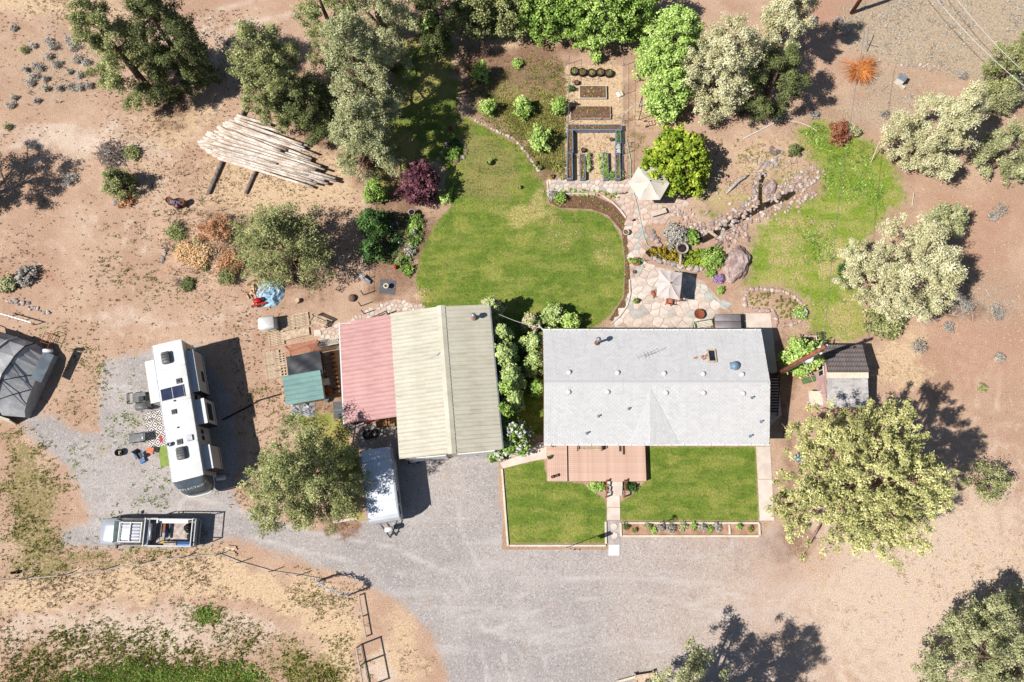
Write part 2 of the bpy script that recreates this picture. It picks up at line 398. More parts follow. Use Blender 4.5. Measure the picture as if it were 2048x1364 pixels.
def ground_colour(k):
    """bare yard: pinkish tan dirt with straw, soil, weeds and scrub where the survey layers say"""
    A, B = k.attr('za'), k.attr('zb')
    sa = k.n('ShaderNodeSeparateColor'); k.l(A, sa.inputs[0])
    sb = k.n('ShaderNodeSeparateColor'); k.l(B, sb.inputs[0])
    aa, ba = k.attr('za', 'Alpha'), k.attr('zb', 'Alpha')
    n1, n2, n3, n4 = k.noise(.22, 4, .6), k.noise(1.3, 5, .62), k.noise(5.5, 4, .65), k.noise(17.0, 2, .6)
    def th(m, nz, amp=.9, w=.22, g=1.5):
        amp *= g
        v = k.math('ADD', m, k.math('MULTIPLY', k.math('SUBTRACT', nz, .5), amp))
        return k.math('MULTIPLY', k.remap(v, .5 - w, .5 + w), k.remap(m, .02, .12))
    n5 = k.noise(10.5, 3, .7)
    col = k.mix(k.remap(n1, .35, .65), lin(S(212, 178, 150)), lin(S(194, 157, 130)))
    col = k.mix(k.math('MULTIPLY', k.remap(n2, .48, .78), .6), col, lin(S(224, 194, 168)))
    col = k.mix(k.math('MULTIPLY', k.remap(k.noise(.6, 5, .7, dist=1.2), .52, .7), .5), col, lin(S(184, 144, 112)))
    col = k.mix(th(aa, n2, .8, .35), col, lin(S(230, 206, 184)))
    col = k.mix(th(ba, n2, .9, .35), col, k.mix(n3, lin(S(206, 162, 134)), lin(S(182, 138, 112))))
    col = k.mix(th(sa.outputs[1], n2, .7, .3), col, k.mix(k.remap(n3, .3, .7), lin(S(166, 130, 104)), lin(S(132, 100, 78))))
    col = k.mix(th(sa.outputs[0], n2, .9, .3), col, k.mix(k.remap(n3, .3, .7), lin(S(238, 210, 174)), lin(S(210, 174, 134))))
    col = k.mix(th(sb.outputs[0], n2, .8, .3), col, k.mix(n3, lin(S(150, 114, 90)), lin(S(118, 88, 68))))
    col = k.mix(k.math('MULTIPLY', th(sb.outputs[1], n3, 1.2, .25), .75), col, k.mix(k.remap(n3, .35, .65), lin(S(214, 194, 166)), lin(S(160, 148, 122))))
    g = k.mix(k.remap(n2, .35, .65), lin(S(146, 152, 64)), lin(S(108, 126, 46)))
    g = k.mix(k.remap(n1, .45, .6), g, lin(S(184, 172, 98)))
    col = k.mix(th(sb.outputs[2], n2, .8, .25), col, g)
    wv = k.math('ADD', k.math('MULTIPLY', n3, .62), k.math('MULTIPLY', n2, .38))
    wsel = k.remap(k.math('ADD', sa.outputs[2], k.math('MULTIPLY', k.math('SUBTRACT', wv, .5), 2.6)), .56, .76)
    col = k.mix(k.math('MULTIPLY', wsel, k.remap(sa.outputs[2], .05, .3, 0, .75)), col, k.mix(k.remap(n3, .4, .6), lin(S(160, 148, 84)), lin(S(118, 116, 54))))
    dark = k.math('MULTIPLY', k.remap(n4, .54, .74), .36)                       # pebbles, twigs, crumbs
    col = k.mix(dark, col, lin(S(112, 88, 70)))
    col = k.mix(k.math('MULTIPLY', k.remap(k.noise(23.0, 1), .60, .78), .45), col, lin(S(246, 230, 210)))
    v = k.n('ShaderNodeVectorMath', operation='SCALE'); k.l(col, v.inputs[0]); k.l(k.remap(n5, .28, .72, .66, 1.30, False), v.inputs['Scale']); col = v.outputs[0]
    return col, k.math('ADD', k.math('MULTIPLY', n3, .6), k.math('ADD', n4, n5))

k = NT('bare_ground')
gc, gh = ground_colour(k)
k.bump(gh, .05, .6)
MAT_GROUND = k.out(gc, .95)

def sheet(name, sel, dz, mat, sd=None):
    """the ground cells picked by sel (bool per cell) as a mesh of their own, dz higher"""
    ny, nx = GXX.shape
    idx = np.full(GXX.shape, -1)
    use = np.zeros(GXX.shape, bool)
    use[:-1, :-1] |= sel; use[1:, :-1] |= sel; use[:-1, 1:] |= sel; use[1:, 1:] |= sel
    idx[use] = np.arange(use.sum())
    V = np.stack([GXX[use], GYY[use], GZ[use] + dz], 1).astype(np.float32)
    J, I = np.nonzero(sel)
    F = np.stack([idx[J, I], idx[J, I + 1], idx[J + 1, I + 1], idx[J + 1, I]], 1).astype(np.int32)
    me = bpy.data.meshes.new(name)
    me.vertices.add(len(V)); me.vertices.foreach_set('co', V.ravel())
    me.loops.add(F.size); me.loops.foreach_set('vertex_index', F.ravel())
    me.polygons.add(len(F)); me.polygons.foreach_set('loop_start', np.arange(0, F.size, 4, dtype=np.int32))
    for nm, sl in (('za', slice(0, 4)), ('zb', slice(4, 8))):
        a = me.attributes.new(nm, 'FLOAT_COLOR', 'POINT'); a.data.foreach_set('color', ZON[use][:, sl].astype(np.float32).ravel())
    if sd is not None:
        a = me.attributes.new('sd', 'FLOAT', 'POINT'); a.data.foreach_set('value', sd[use].astype(np.float32))
    me.materials.append(mat); me.update(calc_edges=True)
    me.polygons.foreach_set('use_smooth', [True] * len(me.polygons))
    return struct(link(name, me))
sheet('ground', np.ones((GXX.shape[0] - 1, GXX.shape[1] - 1), bool), 0.0, MAT_GROUND)

def patch(name, polys, dz, mat, margin=18):
    sd = np.maximum.reduce([sd_poly(GPX, GPY, p) for p in polys])
    inside = sd > -margin
    sel = inside[:-1, :-1] | inside[1:, :-1] | inside[:-1, 1:] | inside[1:, 1:]
    return sheet(name, sel, dz, mat, np.clip(sd / 26.0, -3, 3))

def edge_mask(k, amp=.5, w=.12):
    n = k.math('SUBTRACT', k.noise(1.6, 5, .65), .5)
    return k.remap(k.math('ADD', k.attr('sd', 'Fac'), k.math('MULTIPLY', n, amp * 2)), -w, w)

# gravel drive
k = NT('grey_gravel')
gc, gh = ground_colour(k)
n1, n2 = k.noise(.16, 3, .6), k.noise(.9, 5, .65)
g = k.mix(k.remap(n1, .36, .64), lin(S(176, 167, 161)), lin(S(194, 183, 175)))
sx = k.n('ShaderNodeSeparateXYZ'); k.l(k.position(), sx.inputs[0])
east = k.remap(k.math('ADD', sx.outputs[0], k.math('MULTIPLY', k.math('SUBTRACT', n2, .5), 9)), 3.0, 20.0)
g = k.mix(k.math('MULTIPLY', east, .8), g, lin(S(214, 188, 168)))               # dustier towards the field
g = k.mix(k.math('MULTIPLY', k.remap(n2, .5, .72), .55), g, lin(S(172, 164, 160)))
vo = k.n('ShaderNodeTexVoronoi'); vo.inputs['Scale'].default_value = 11.0; k.l(k.position(), vo.inputs['Vector'])
vs = k.n('ShaderNodeSeparateColor'); k.l(vo.outputs['Color'], vs.inputs[0])
g = k.mix(k.math('MULTIPLY', k.remap(vs.outputs[0], .0, .32, 1, 0), .4), g, lin(S(118, 112, 112)))
g = k.mix(k.math('MULTIPLY', k.remap(vs.outputs[1], .72, 1.0), .38), g, lin(S(236, 230, 224)))
k.bump(k.math('ADD', vo.outputs['Distance'], k.noise(40, 2)), .03, .6)
mp = k.n('ShaderNodeMapping'); mp.inputs['Rotation'].default_value = (0, 0, radians(12)); mp.inputs['Scale'].default_value = (.12, 1.0, 1.0); k.l(k.position(), mp.inputs[0])
g = k.mix(k.math('MULTIPLY', k.remap(k.noise(.7, 5, .65, vec=mp.outputs[0], dist=.6), .48, .66), .4), g, lin(S(214, 204, 198)))   # lanes packed by tyres
g = k.mix(k.math('MULTIPLY', k.remap(k.noise(.45, 6, .7), .56, .7), .5), g, lin(S(190, 164, 144)))
v = k.n('ShaderNodeVectorMath', operation='SCALE'); k.l(g, v.inputs[0]); k.l(k.remap(k.noise(9.0, 3, .7), .28, .72, .84, 1.16, False), v.inputs['Scale']); g = v.outputs[0]
g = k.mix(k.math('MULTIPLY', k.remap(k.math('ADD', k.attr('za', 'Alpha'), k.math('MULTIPLY', k.math('SUBTRACT', n2, .5), .8)), .25, .8), .55), g, lin(S(222, 212, 204)))
fade = k.remap(k.math('ADD', sx.outputs[0], k.math('MULTIPLY', k.math('SUBTRACT', n2, .5), 12)), 13.0, 24.0, 1, 0)
MAT_GRAVEL = k.out(k.mix(k.math('MULTIPLY', edge_mask(k, 1.0, .4), fade), gc, g), .95)
drive = [(205, 722), (300, 700), (392, 690), (455, 780), (480, 900), (462, 985), (480, 1015), (560, 1046), (690, 1076), (722, 1062), (735, 1030), (725, 900), (700, 850), (800, 840), (1000, 880), (1003, 925), (1016, 1094), (1214, 1094), (1240, 1072), (1520, 1072),
         (1548, 1046), (1575, 1090), (1620, 1170), (1680, 1290), (1690, 1420), (900, 1420), (890, 1330), (862, 1270), (800, 1205), (735, 1172), (690, 1148), (640, 1135), (560, 1106), (500, 1084), (450, 1076), (400, 1090), (200, 1096), (128, 1092), (122, 1062), (185, 1040), (158, 975), (138, 935), (42, 855), (60, 832), (100, 830), (150, 862), (196, 872)]
patch('gravel_driveway', [drive], .006, MAT_GRAVEL, 30)

# lawns
def lawnmat(name, a, b, dry, dead, amp, stripes=False, dryness=.5, w=.1):
    k = NT(name)
    gc, gh = ground_colour(k)
    n1, n2, n3, n4 = k.noise(.35, 4, .6), k.noise(1.5, 5, .62), k.noise(6.5, 4, .75), k.noise(15.0, 2, .6)
    mp = k.n('ShaderNodeMapping'); mp.inputs['Rotation'].default_value = (0, 0, radians(-24)); mp.inputs['Scale'].default_value = (.3, 1.0, 1.0); k.l(k.position(), mp.inputs[0])
    st = k.noise(1.1, 4, .6, vec=mp.outputs[0])
    sa = k.n('ShaderNodeSeparateColor'); k.l(k.attr('za'), sa.inputs[0])
    c = k.mix(k.remap(n2, .3, .7), lin(a), lin(b))
    c = k.mix(k.math('MULTIPLY', k.remap(st, .44, .62), .5), c, lin(dry))
    c = k.mix(k.math('MULTIPLY', k.remap(k.math('ADD', n1, k.math('MULTIPLY', n2, .35)), dryness + .15, dryness + .32), .75), c, lin(dry))
    c = k.mix(k.math('MULTIPLY', k.remap(k.noise(2.2, 3, .6), .58, .72), .55), c, lin(tuple(q * .78 for q in b)))
    sv = k.math('ADD', sa.outputs[0], k.math('MULTIPLY', k.math('SUBTRACT', n2, .5), 1.1))
    c = k.mix(k.math('MULTIPLY', k.remap(sv, .3, .8), .85), c, k.mix(k.remap(n3, .35, .65), lin(dry), lin(dead)))
    tv = k.math('ADD', sa.outputs[1], k.math('MULTIPLY', k.math('SUBTRACT', n3, .5), 1.6))
    c = k.mix(k.math('MULTIPLY', k.remap(tv, .3, .7), k.remap(sa.outputs[1], .05, .4, 0, .75)), c, lin(S(168, 140, 102)))
    v = k.n('ShaderNodeVectorMath', operation='SCALE'); k.l(c, v.inputs[0]); k.l(k.math('MULTIPLY', k.remap(n3, .25, .75, .52, 1.44, False), k.remap(n4, .3, .7, .74, 1.26, False)), v.inputs['Scale'])
    k.bump(k.math('ADD', n3, n4), .07, .9)
    return k.out(k.mix(edge_mask(k, amp, w), gc, v.outputs[0]), .9)
MAT_LAWN = lawnmat('mown_lawn', S(130, 150, 52), S(98, 124, 38), S(172, 170, 84), S(216, 192, 132), .22, dryness=.54, w=.14)
MAT_MEADOW = lawnmat('rough_meadow', S(152, 172, 58), S(118, 150, 40), S(190, 182, 104), S(220, 192, 140), 1.4, dryness=.5, w=.5)
patch('back_lawn', [[(908, 252), (930, 234), (985, 262), (1040, 292), (1075, 338), (1092, 380), (1096, 410), (905, 414), (890, 370), (898, 300)], [(846, 616), (830, 560), (838, 515), (868, 450), (905, 408), (985, 392), (1090, 388), (1096, 408), (1130, 419), (1190, 421), (1222, 438), (1245, 480), (1250, 540), (1247, 592), (1222, 630), (1190, 655), (1090, 668), (1088, 870), (1000, 880), (985, 640)]], .010, MAT_LAWN, 16)
patch('front_lawn', [[(1008, 934), (1086, 918), (1093, 946), (1100, 960), (1165, 966), (1213, 1002), (1213, 1086), (1017, 1087)], [(1292, 893), (1512, 893), (1518, 1042), (1240, 1042), (1240, 1004), (1262, 990), (1285, 968), (1297, 955)]], .010, MAT_LAWN, 8)
patch('meadow', [[(1592, 262), (1640, 236), (1720, 268), (1788, 330), (1810, 400), (1762, 440), (1722, 500), (1716, 570), (1732, 640), (1730, 672), (1660, 682), (1632, 672), (1612, 645), (1615, 598), (1560, 572), (1492, 572), (1502, 500), (1520, 450), (1562, 420), (1645, 385), (1640, 330), (1600, 296)]], .006, MAT_MEADOW, 24)

# ------------------------------------------------------------------ foliage
def rdir(r, n):
    v = r.normal(size=(n, 3)); return v / np.linalg.norm(v, axis=1, keepdims=True)
def leaves(r, C, R, per, size, tri=True, stretch=None, up=.5):
    """C clump centres, R clump radii -> corner array of small leaf faces, tone per face"""
    n = len(C) * per
    ci = np.repeat(np.arange(len(C)), per)
    d = rdir(r, n)
    rad = r.uniform(0.15, 1, n) ** .6
    P = C[ci] + d * (R[ci] * rad)[:, None]
    if stretch is not None:                              # sprays reach outwards
        P += stretch[ci] * (r.uniform(-.6, 1.0, n) * R[ci])[:, None]
    N = rdir(r, n) * .75 + d * .75; N[:, 2] += up
    N /= np.linalg.norm(N, axis=1, keepdims=True)
    T = np.cross(N, rdir(r, n)); T /= np.linalg.norm(T, axis=1, keepdims=True) + 1e-9
    B = np.cross(N, T)
    s = (size * r.uniform(.6, 1.45, n))[:, None]
    if tri:
        V = np.stack([P - T * s * .55, P + T * s * .55 , P + B * s * 1.7], 1)
    else:
        V = np.stack([P - B * s * .9, P + T * s * .6, P + B * s * 1.1, P - T * s * .6], 1)
    tone = np.clip(r.normal(.48, .24, n) + np.repeat(r.normal(0, .13, len(C)), per), 0, 1)
    return V.reshape(-1, 3), tone
MAT_BARK = M('juniper_bark', S(150, 122, 104), S(112, 90, 78), scale=6, fine=20, fvar=.2, rough=.95, bump=.03)
MAT_BARK_PINK = M('pine_bark', S(206, 168, 150), S(168, 128, 112), scale=6, fine=20, fvar=.2, rough=.95, bump=.03)
MAT_BARK_GREY = M('dead_wood', S(214, 204, 192), S(168, 156, 146), scale=8, fine=30, fvar=.2, rough=.95, bump=.02)
LF = dict(
    olive=leafmat('juniper_olive', S(84, 90, 50), S(134, 138, 84), S(188, 188, 130)),
    dark=leafmat('juniper_dark', S(58, 68, 36), S(92, 100, 56), S(138, 142, 88)),
    sage=leafmat('juniper_sage', S(112, 116, 76), S(164, 166, 116), S(208, 206, 160), gain=1.45),
    pale=leafmat('juniper_pale', S(156, 150, 104), S(212, 206, 156), S(240, 236, 196), gain=1.3),
    pine=leafmat('pine_needles', S(110, 112, 64), S(172, 170, 106), S(220, 214, 152)),
    green=leafmat('fresh_green_leaves', S(70, 96, 36), S(122, 152, 62), S(176, 198, 104)),
    light=leafmat('light_green_leaves', S(104, 132, 54), S(160, 188, 92), S(204, 220, 136)),
    lime=leafmat('yellow_green_leaves', S(74, 98, 22), S(126, 148, 36), S(192, 198, 76)),
    plum=leafmat('purple_leaves', S(48, 26, 34), S(92, 50, 60), S(146, 96, 102)),
    lilac=leafmat('lilac_leaves', S(104, 126, 64), S(162, 180, 104), S(208, 216, 150)),
    deep=leafmat('deep_green_leaves', S(34, 56, 24), S(62, 92, 40), S(104, 140, 68)),
    sagebrush=leafmat('sagebrush_leaves', S(136, 130, 120), S(184, 178, 164), S(222, 214, 200), gain=1.2),
    weed=leafmat('weed_leaves', S(86, 92, 36), S(128, 130, 58), S(184, 176, 104), gain=1.45),
    dry=leafmat('dry_dark_tufts', S(76, 62, 34), S(120, 98, 58), S(160, 140, 84), gain=1.0),
    straw=leafmat('dry_stalks', S(196, 160, 122), S(222, 192, 154), S(240, 218, 184), gain=1.0),
    amber=leafmat('amber_ground_cover', S(96, 84, 16), S(160, 136, 26), S(206, 186, 60), gain=1.2),
    rust=leafmat('dry_russet_twigs', S(160, 104, 70), S(214, 156, 112), S(240, 196, 150), gain=1.25),
    hay=leafmat('golden_dry_grass', S(206, 156, 104), S(240, 200, 146), S(250, 226, 184), gain=1.4),
    red=leafmat('russet_leaves', S(104, 52, 36), S(160, 96, 70), S(190, 140, 104), gain=1.2),
    pink=leafmat('pink_blossom', S(204, 140, 152), S(230, 178, 184), S(250, 222, 222), gain=1.1),
    white=leafmat('white_blossom', S(222, 220, 206), S(240, 238, 228), S(250, 250, 246), gain=1.0),
    violet=leafmat('violet_blossom', S(120, 84, 140), S(166, 128, 180), S(206, 176, 214), gain=1.1),
)
def tree(name, label, cat, px, py, h, r, leaf, clumps, per=92, leaf_s=.068, cl=(.34, .62), prof=None, seed=1, zc=.5, squash=1.0, lean=0.0, limbs=16,
         bark=None, base=None, inner=.35, tri=True, group=None, spray=.6, lobes=.22, low=.1, trunk_r=None, up=.7, extra=None, open_=0.0, clamp=None):
    """tapered trunk, limbs and a crown of leaf sprays; (px,py) is where the middle of the crown is seen"""
    R_ = np.random.default_rng(seed)
    b = at(px, py, h * zc) if base is None else at(*base)
    gi, gj = int(np.argmin(np.abs(GY - b.y))), int(np.argmin(np.abs(GX - b.x)))
    b = Vector((b.x, b.y, float(GZ[gi, gj]) * .9))
    t = thing(name, label, cat, b, 0, group)
    prof = prof or [(0, .55), (.25, .95), (.5, 1.0), (.75, .72), (.92, .36), (1, .1)]
    ph = np.array([p[0] for p in prof]); pr = np.array([p[1] for p in prof])
    lean_d = np.array([cos(seed * 1.7), sin(seed * 1.7)]) * lean
    tt = R_.uniform(low, 1, clumps * 4)
    w = np.interp(tt, ph, pr); keep = R_.uniform(0, 1, clumps * 4) < (w ** 1.2 + .08)
    tt = tt[keep][:clumps]; w = np.interp(tt, ph, pr); n = len(tt)
    ang = R_.uniform(0, 2 * pi, n)
    p1, p2, p3 = R_.uniform(0, 6.28, 3)
    lob = 1 + lobes * (np.sin(3 * ang + p1 + 2.5 * tt) * .6 + np.sin(5 * ang + p2 - 4 * tt) * .5 + np.sin(9 * ang + p3 + 7 * tt) * .35)
    rf = R_.uniform(inner ** 2, 1, n) ** .5
    if open_:                                            # foliage gathered along separate boughs
        nb = 9 + seed % 4
        ba = R_.uniform(0, 2 * pi, nb * 3); bt = R_.uniform(low, 1, nb * 3)
        pick = R_.integers(0, nb * 3, n)
        ang = np.where(R_.uniform(0, 1, n) < open_, ba[pick] + R_.normal(0, .22, n), ang)
        tt = np.clip(np.where(R_.uniform(0, 1, n) < open_, bt[pick] + R_.normal(0, .05, n) + .06 * rf, tt), low, 1); w = np.interp(tt, ph, pr)
    rr = r * w * lob * rf
    C = np.stack([np.cos(ang) * rr + lean_d[0] * tt * h, (np.sin(ang) * rr) * squash + lean_d[1] * tt * h, tt * h - .12 * rr * (1 - tt)], 1)
    if clamp: C[:, 2] = np.maximum(C[:, 2], clamp)
    cr = R_.uniform(*cl, n) * np.where(tt > .85, .8, 1)
    if n > 140 and not open_ and tri:                      # sprays gather into boughs with gaps between
        nb = max(30, n // 6); q = np.arange(nb) + R_.uniform(-.4, .4, nb)
        cw = np.interp(np.linspace(low, 1, 60), ph, pr) + .12; cw = np.cumsum(cw) / cw.sum()
        bt = np.interp((q + .5) / nb, cw, np.linspace(low, 1, 60)); ba = q * 2.39996 + R_.normal(0, .25, nb); bw = np.interp(bt, ph, pr)
        lob = 1 + lobes * (np.sin(3 * ba + p1 + 2.5 * bt) * .6 + np.sin(5 * ba + p2 - 4 * bt) * .5)
        bf = R_.choice([.35, .7, .85, .95], nb, p=[.2, .2, .3, .3]); br_ = r * bw * lob * bf
        B0 = np.stack([np.cos(ba) * br_, np.sin(ba) * br_, bt * h - .1 * br_ * (1 - bt)], 1)
        bi = R_.integers(0, nb, n); d = rdir(R_, n); d[:, 2] = np.abs(d[:, 2]) * .8
        br = r * R_.uniform(.18, .36, nb) * (.55 + .45 * bw)
        C = B0[bi] + d * (br[bi] * R_.uniform(.2, 1, n) ** .6)[:, None]; ang, tt, rr = ba[bi], bt[bi], br_[bi]; cr = cr * .74
    C[:, 2] = np.maximum(C[:, 2], cr * .85)
    outd = np.stack([np.cos(ang), np.sin(ang), np.full(n, .8)], 1) * spray
    V, tone = leaves(R_, C, cr, per, leaf_s, tri, outd, up)
    V[:, 2] = np.maximum(V[:, 2], .02)
    link('crown', np_mesh('crown', V, 3 if tri else 4, LF[leaf], tone), t)
    tr = trunk_r or (.05 + h * .022)
    bark = bark or MAT_BARK
    m = MB()
    top = Vector((lean_d[0] * h * .9, lean_d[1] * h * .9, h * .9))
    m.tube([(0, 0, -.05), (top * .12).to_tuple(), top * .4 + Vector((.1, -.06, 0)), top * .72 + Vector((-.06, .1, 0)), top], [tr * 1.35, tr, tr * .78, tr * .45, tr * .12], 8)
    sel = R_.choice(n, min(limbs, n), replace=False)
    for q in sel:
        e = Vector(C[q]); s0 = max(.12, min(.8, (e.z - .45 * rr[q]) / h)); a = top * s0 / .9
        mid = a.lerp(e, .55) + Vector((0, 0, .12 * rr[q] * .3))
        m.tube([a, mid, e, e + (e - mid) * .3], [tr * .34 * (1.15 - s0), tr * .22, tr * .10, .008], 5)
    part('trunk', m, bark, t, True)
    if extra:                                            # blossom scattered over the crown
        lf, cnt, sz = extra
        pk = R_.integers(0, n, cnt)
        d = rdir(R_, cnt); d[:, 2] = np.abs(d[:, 2])
        Cb = C[pk] + d * (cr[pk] * 1.15)[:, None]
        V2, tn = leaves(R_, Cb, np.full(cnt, sz * 1.1), 9, sz, False, None, 1.0)
        link('blossom', np_mesh('blossom', V2, 4, LF[lf], tn), t)
    return t
ROUND = [(0, .6), (.2, .92), (.45, 1.0), (.7, .86), (.88, .55), (1, .18)]
CONE = [(0, .8), (.15, 1.0), (.4, .82), (.7, .5), (.9, .22), (1, .06)]
SHRUB = [(0, .85), (.3, 1.0), (.6, .92), (.85, .6), (1, .25)]
JG = 'junipers around the yard'
def bush(name, label, cat, px, py, r, h, leaf, seed, clumps=None, group=None, leaf_s=.06, per=26, extra=None, squash=1.0, tri=False, cl=None, zc=.45):
    return tree(name, label, cat, px, py, h, r, leaf, clumps or int(26 + 60 * r * h), per, leaf_s, cl or (min(.16 * r + .07, .4), min(.26 * r + .1, .55)), SHRUB, seed, zc, squash, 0, 6,
                tri=tri, group=group, spray=.25, lobes=.2, low=.12, trunk_r=.03 + .015 * h, inner=.2, extra=extra)
TALL = [(0, .45), (.14, .8), (.35, 1.0), (.6, .82), (.8, .52), (.94, .24), (1, .07)]
J = lambda label, *a, **k: tree('juniper_tree', label, 'tree', *a, group=JG, **k)
J('olive juniper leaning from the top left corner beside the sagebrush', 238, 105, 12.0, 2.3, 'olive', 520, seed=1, prof=TALL)
J('dark shaded juniper second from the top left, beside the leaning olive one', 338, 85, 11.5, 2.6, 'dark', 560, seed=2, prof=TALL)
J('olive juniper standing directly behind the log pile', 545, 150, 12.0, 2.7, 'olive', 600, seed=3, prof=TALL)
J('dark juniper half hidden right of the one behind the log pile', 612, 215, 7.0, 2.0, 'dark', 240, seed=4)
J('sage green juniper cut by the top edge, left of the orchard', 655, 40, 11.0, 2.5, 'olive', 300, seed=5)
J('sage green juniper at the top edge nearest the light green sapling', 758, 40, 13.0, 2.8, 'sage', 280, seed=6)
J('tallest sage green juniper in the dense clump right of the log pile', 718, 150, 13.5, 2.9, 'sage', 560, seed=7, prof=TALL)
J('lowest sage green juniper of the clump, right of the log ends', 728, 270, 9.5, 2.4, 'sage', 400, seed=8, prof=TALL)
J('spreading olive juniper beside the tarped firewood heap', 565, 490, 7.5, 3.2, 'olive', 360, seed=9, lobes=.34, open_=.6, zc=.45)
J('olive juniper spreading over the camper trailer', 606, 955, 10.5, 3.3, 'olive', 560, seed=10, lobes=.3, zc=.5, cl=(.36, .66))
J('young juniper with a small crown below the brush pile', 232, 360, 3.4, 1.15, 'olive', 90, seed=11, prof=CONE, cl=(.2, .36))
J('juniper standing just outside the left edge, seen by its shadow', -45, 400, 8.0, 3.2, 'olive', 260, seed=12, base=(-38, 396), lobes=.3)
J('pale grey juniper nearest the yellow green tree', 1440, 135, 11.0, 2.7, 'pale', 480, seed=13, prof=TALL)
J('pale grey juniper cut by the top edge, right of the willow', 1568, 45, 11.0, 2.0, 'pale', 420, seed=14, prof=TALL)
J('dark green juniper shaded behind the pale ones by the willow', 1545, 165, 8.0, 2.2, 'dark', 280, seed=15, zc=.45)
J('pale juniper beside the white hive box', 1880, 255, 10.0, 2.7, 'pale', 560, seed=16, lobes=.3, prof=TALL)
J('grey juniper at the right edge below the utility wires', 2030, 300, 6.5, 2.1, 'sage', 220, seed=17)
J('olive juniper cut by the top of the right edge', 2046, 115, 7.5, 2.1, 'olive', 240, seed=18)
J('large round pale juniper right of the meadow', 1818, 530, 9.0, 3.4, 'pale', 640, seed=19, prof=ROUND, cl=(.36, .62), zc=.55)
J('small pale juniper behind the large round one', 1893, 440, 4.0, 1.3, 'sage', 110, seed=20, cl=(.22, .4))
J('sage juniper filling the bottom right corner', 1985, 1318, 9.0, 3.3, 'sage', 460, seed=21, lobes=.34)
J('juniper at the very right edge of the bottom corner', 2110, 1240, 8.0, 2.2, 'sage', 200, seed=22)
J('juniper cut by the bottom edge beside the wooden steps', 1366, 1440, 13.5, 3.6, 'sage', 600, seed=23, zc=.3, lobes=.3)
J('small juniper at the right edge below the wires', 2005, 195, 3.2, 1.2, 'sage', 90, seed=24, cl=(.22, .4))
J('dark juniper cut by the top edge right of the tan drive', 868, 12, 9.0, 2.4, 'dark', 280, seed=25)
tree('pine_tree', 'very large spreading pine right of the house with pink branches', 'tree', 1735, 960, 14.3, 4.6, 'pine', 1150, per=70, leaf_s=.078, cl=(.28, .5), prof=[(0, .3), (.35, .8), (.5, 1.0), (.7, .95), (.88, .6), (1, .2)], seed=31, base=(1625, 980), limbs=120,
     bark=MAT_BARK_PINK, inner=.3, lobes=.3, spray=.7, low=.3, trunk_r=.26)
tree('maple_tree', 'bright yellow green round tree beside the upper parasol', 'tree', 1358, 318, 4.6, 2.7, 'lime', 300, per=48, leaf_s=.11, cl=(.26, .48), prof=ROUND, seed=32, tri=False, lobes=.14, spray=.2, zc=.55)
tree('plum_tree', 'purple leaved plum tree above the flower bed', 'tree', 837, 365, 3.6, 1.6, 'plum', 120, per=34, leaf_s=.10, cl=(.26, .5), prof=ROUND, seed=33, tri=False, lobes=.2, spray=.3)
tree('willow_tree', 'tall light green willow left of the pale juniper', 'tree', 1342, 95, 8.5, 2.3, 'light', 340, per=60, leaf_s=.085, cl=(.28, .5), prof=ROUND, seed=34, tri=False, lobes=.2)
tree('willow_tree', 'light green willow lower down against the pale juniper', 'tree', 1335, 185, 5.0, 1.7, 'light', 170, per=40, leaf_s=.10, cl=(.3, .5), prof=ROUND, seed=35, tri=False, lobes=.2)
hg = 'green trees along the top edge'
for i, (x, y, h, r, lf, lab) in enumerate([
        (945, 12, 6.5, 1.9, 'olive', 'dark olive tree first in the row along the top edge'),
        (1010, 5, 6.5, 2.0, 'olive', 'olive tree second in the row along the top edge'),
        (1075, 8, 6.5, 1.9, 'green', 'green tree third in the row along the top edge'),
        (1140, 14, 7.0, 2.0, 'green', 'green tree fourth in the row along the top edge'),
        (1205, 22, 7.5, 2.2, 'light', 'light green tree bulging lowest in the top edge row'),
        (1270, 8, 7.5, 2.0, 'green', 'green tree next to the willow in the top edge row')]):
    tree('garden_tree', lab, 'tree', x, y, h, r, lf, 230, per=60, leaf_s=.085, cl=(.28, .5), prof=ROUND, seed=40 + i, tri=False, lobes=.26, group=hg)
tree('poplar_sapling', 'light green sapling in the shade right of the junipers', 'tree', 866, 58, 4.2, 1.1, 'light', 60, per=30, leaf_s=.09, cl=(.22, .4), seed=47, tri=False, open_=.4)
tree('olive_shrub_tree', 'yellowish sparse shrub tree in the field right of the pine', 'tree', 1978, 966, 3.2, 1.4, 'olive', 80, per=30, leaf_s=.07, cl=(.26, .42), seed=48, prof=ROUND, open_=.5, limbs=26)
tree('apple_tree', 'leafy green tree at the foot of the utility pole', 'tree', 1605, 712, 3.6, 1.3, 'light', 90, per=34, leaf_s=.10, cl=(.26, .46), seed=49, tri=False, prof=ROUND)
tree('hedge_tree', 'deep green columnar shrub above the shaded flower bed', 'shrub', 746, 445, 3.4, .95, 'deep', 120, per=34, leaf_s=.08, cl=(.26, .44), seed=50, tri=False, prof=SHRUB)
tree('hedge_tree', 'bright green shrub topmost along the garden fence', 'shrub', 748, 383, 3.0, .75, 'green', 70, per=30, leaf_s=.08, cl=(.22, .4), seed=51, tri=False, prof=SHRUB)
tree('hedge_tree', 'dark shrub lowest along the garden fence', 'shrub', 742, 500, 2.4, .8, 'deep', 70, per=30, leaf_s=.08, cl=(.22, .4), seed=52, tri=False, prof=SHRUB)
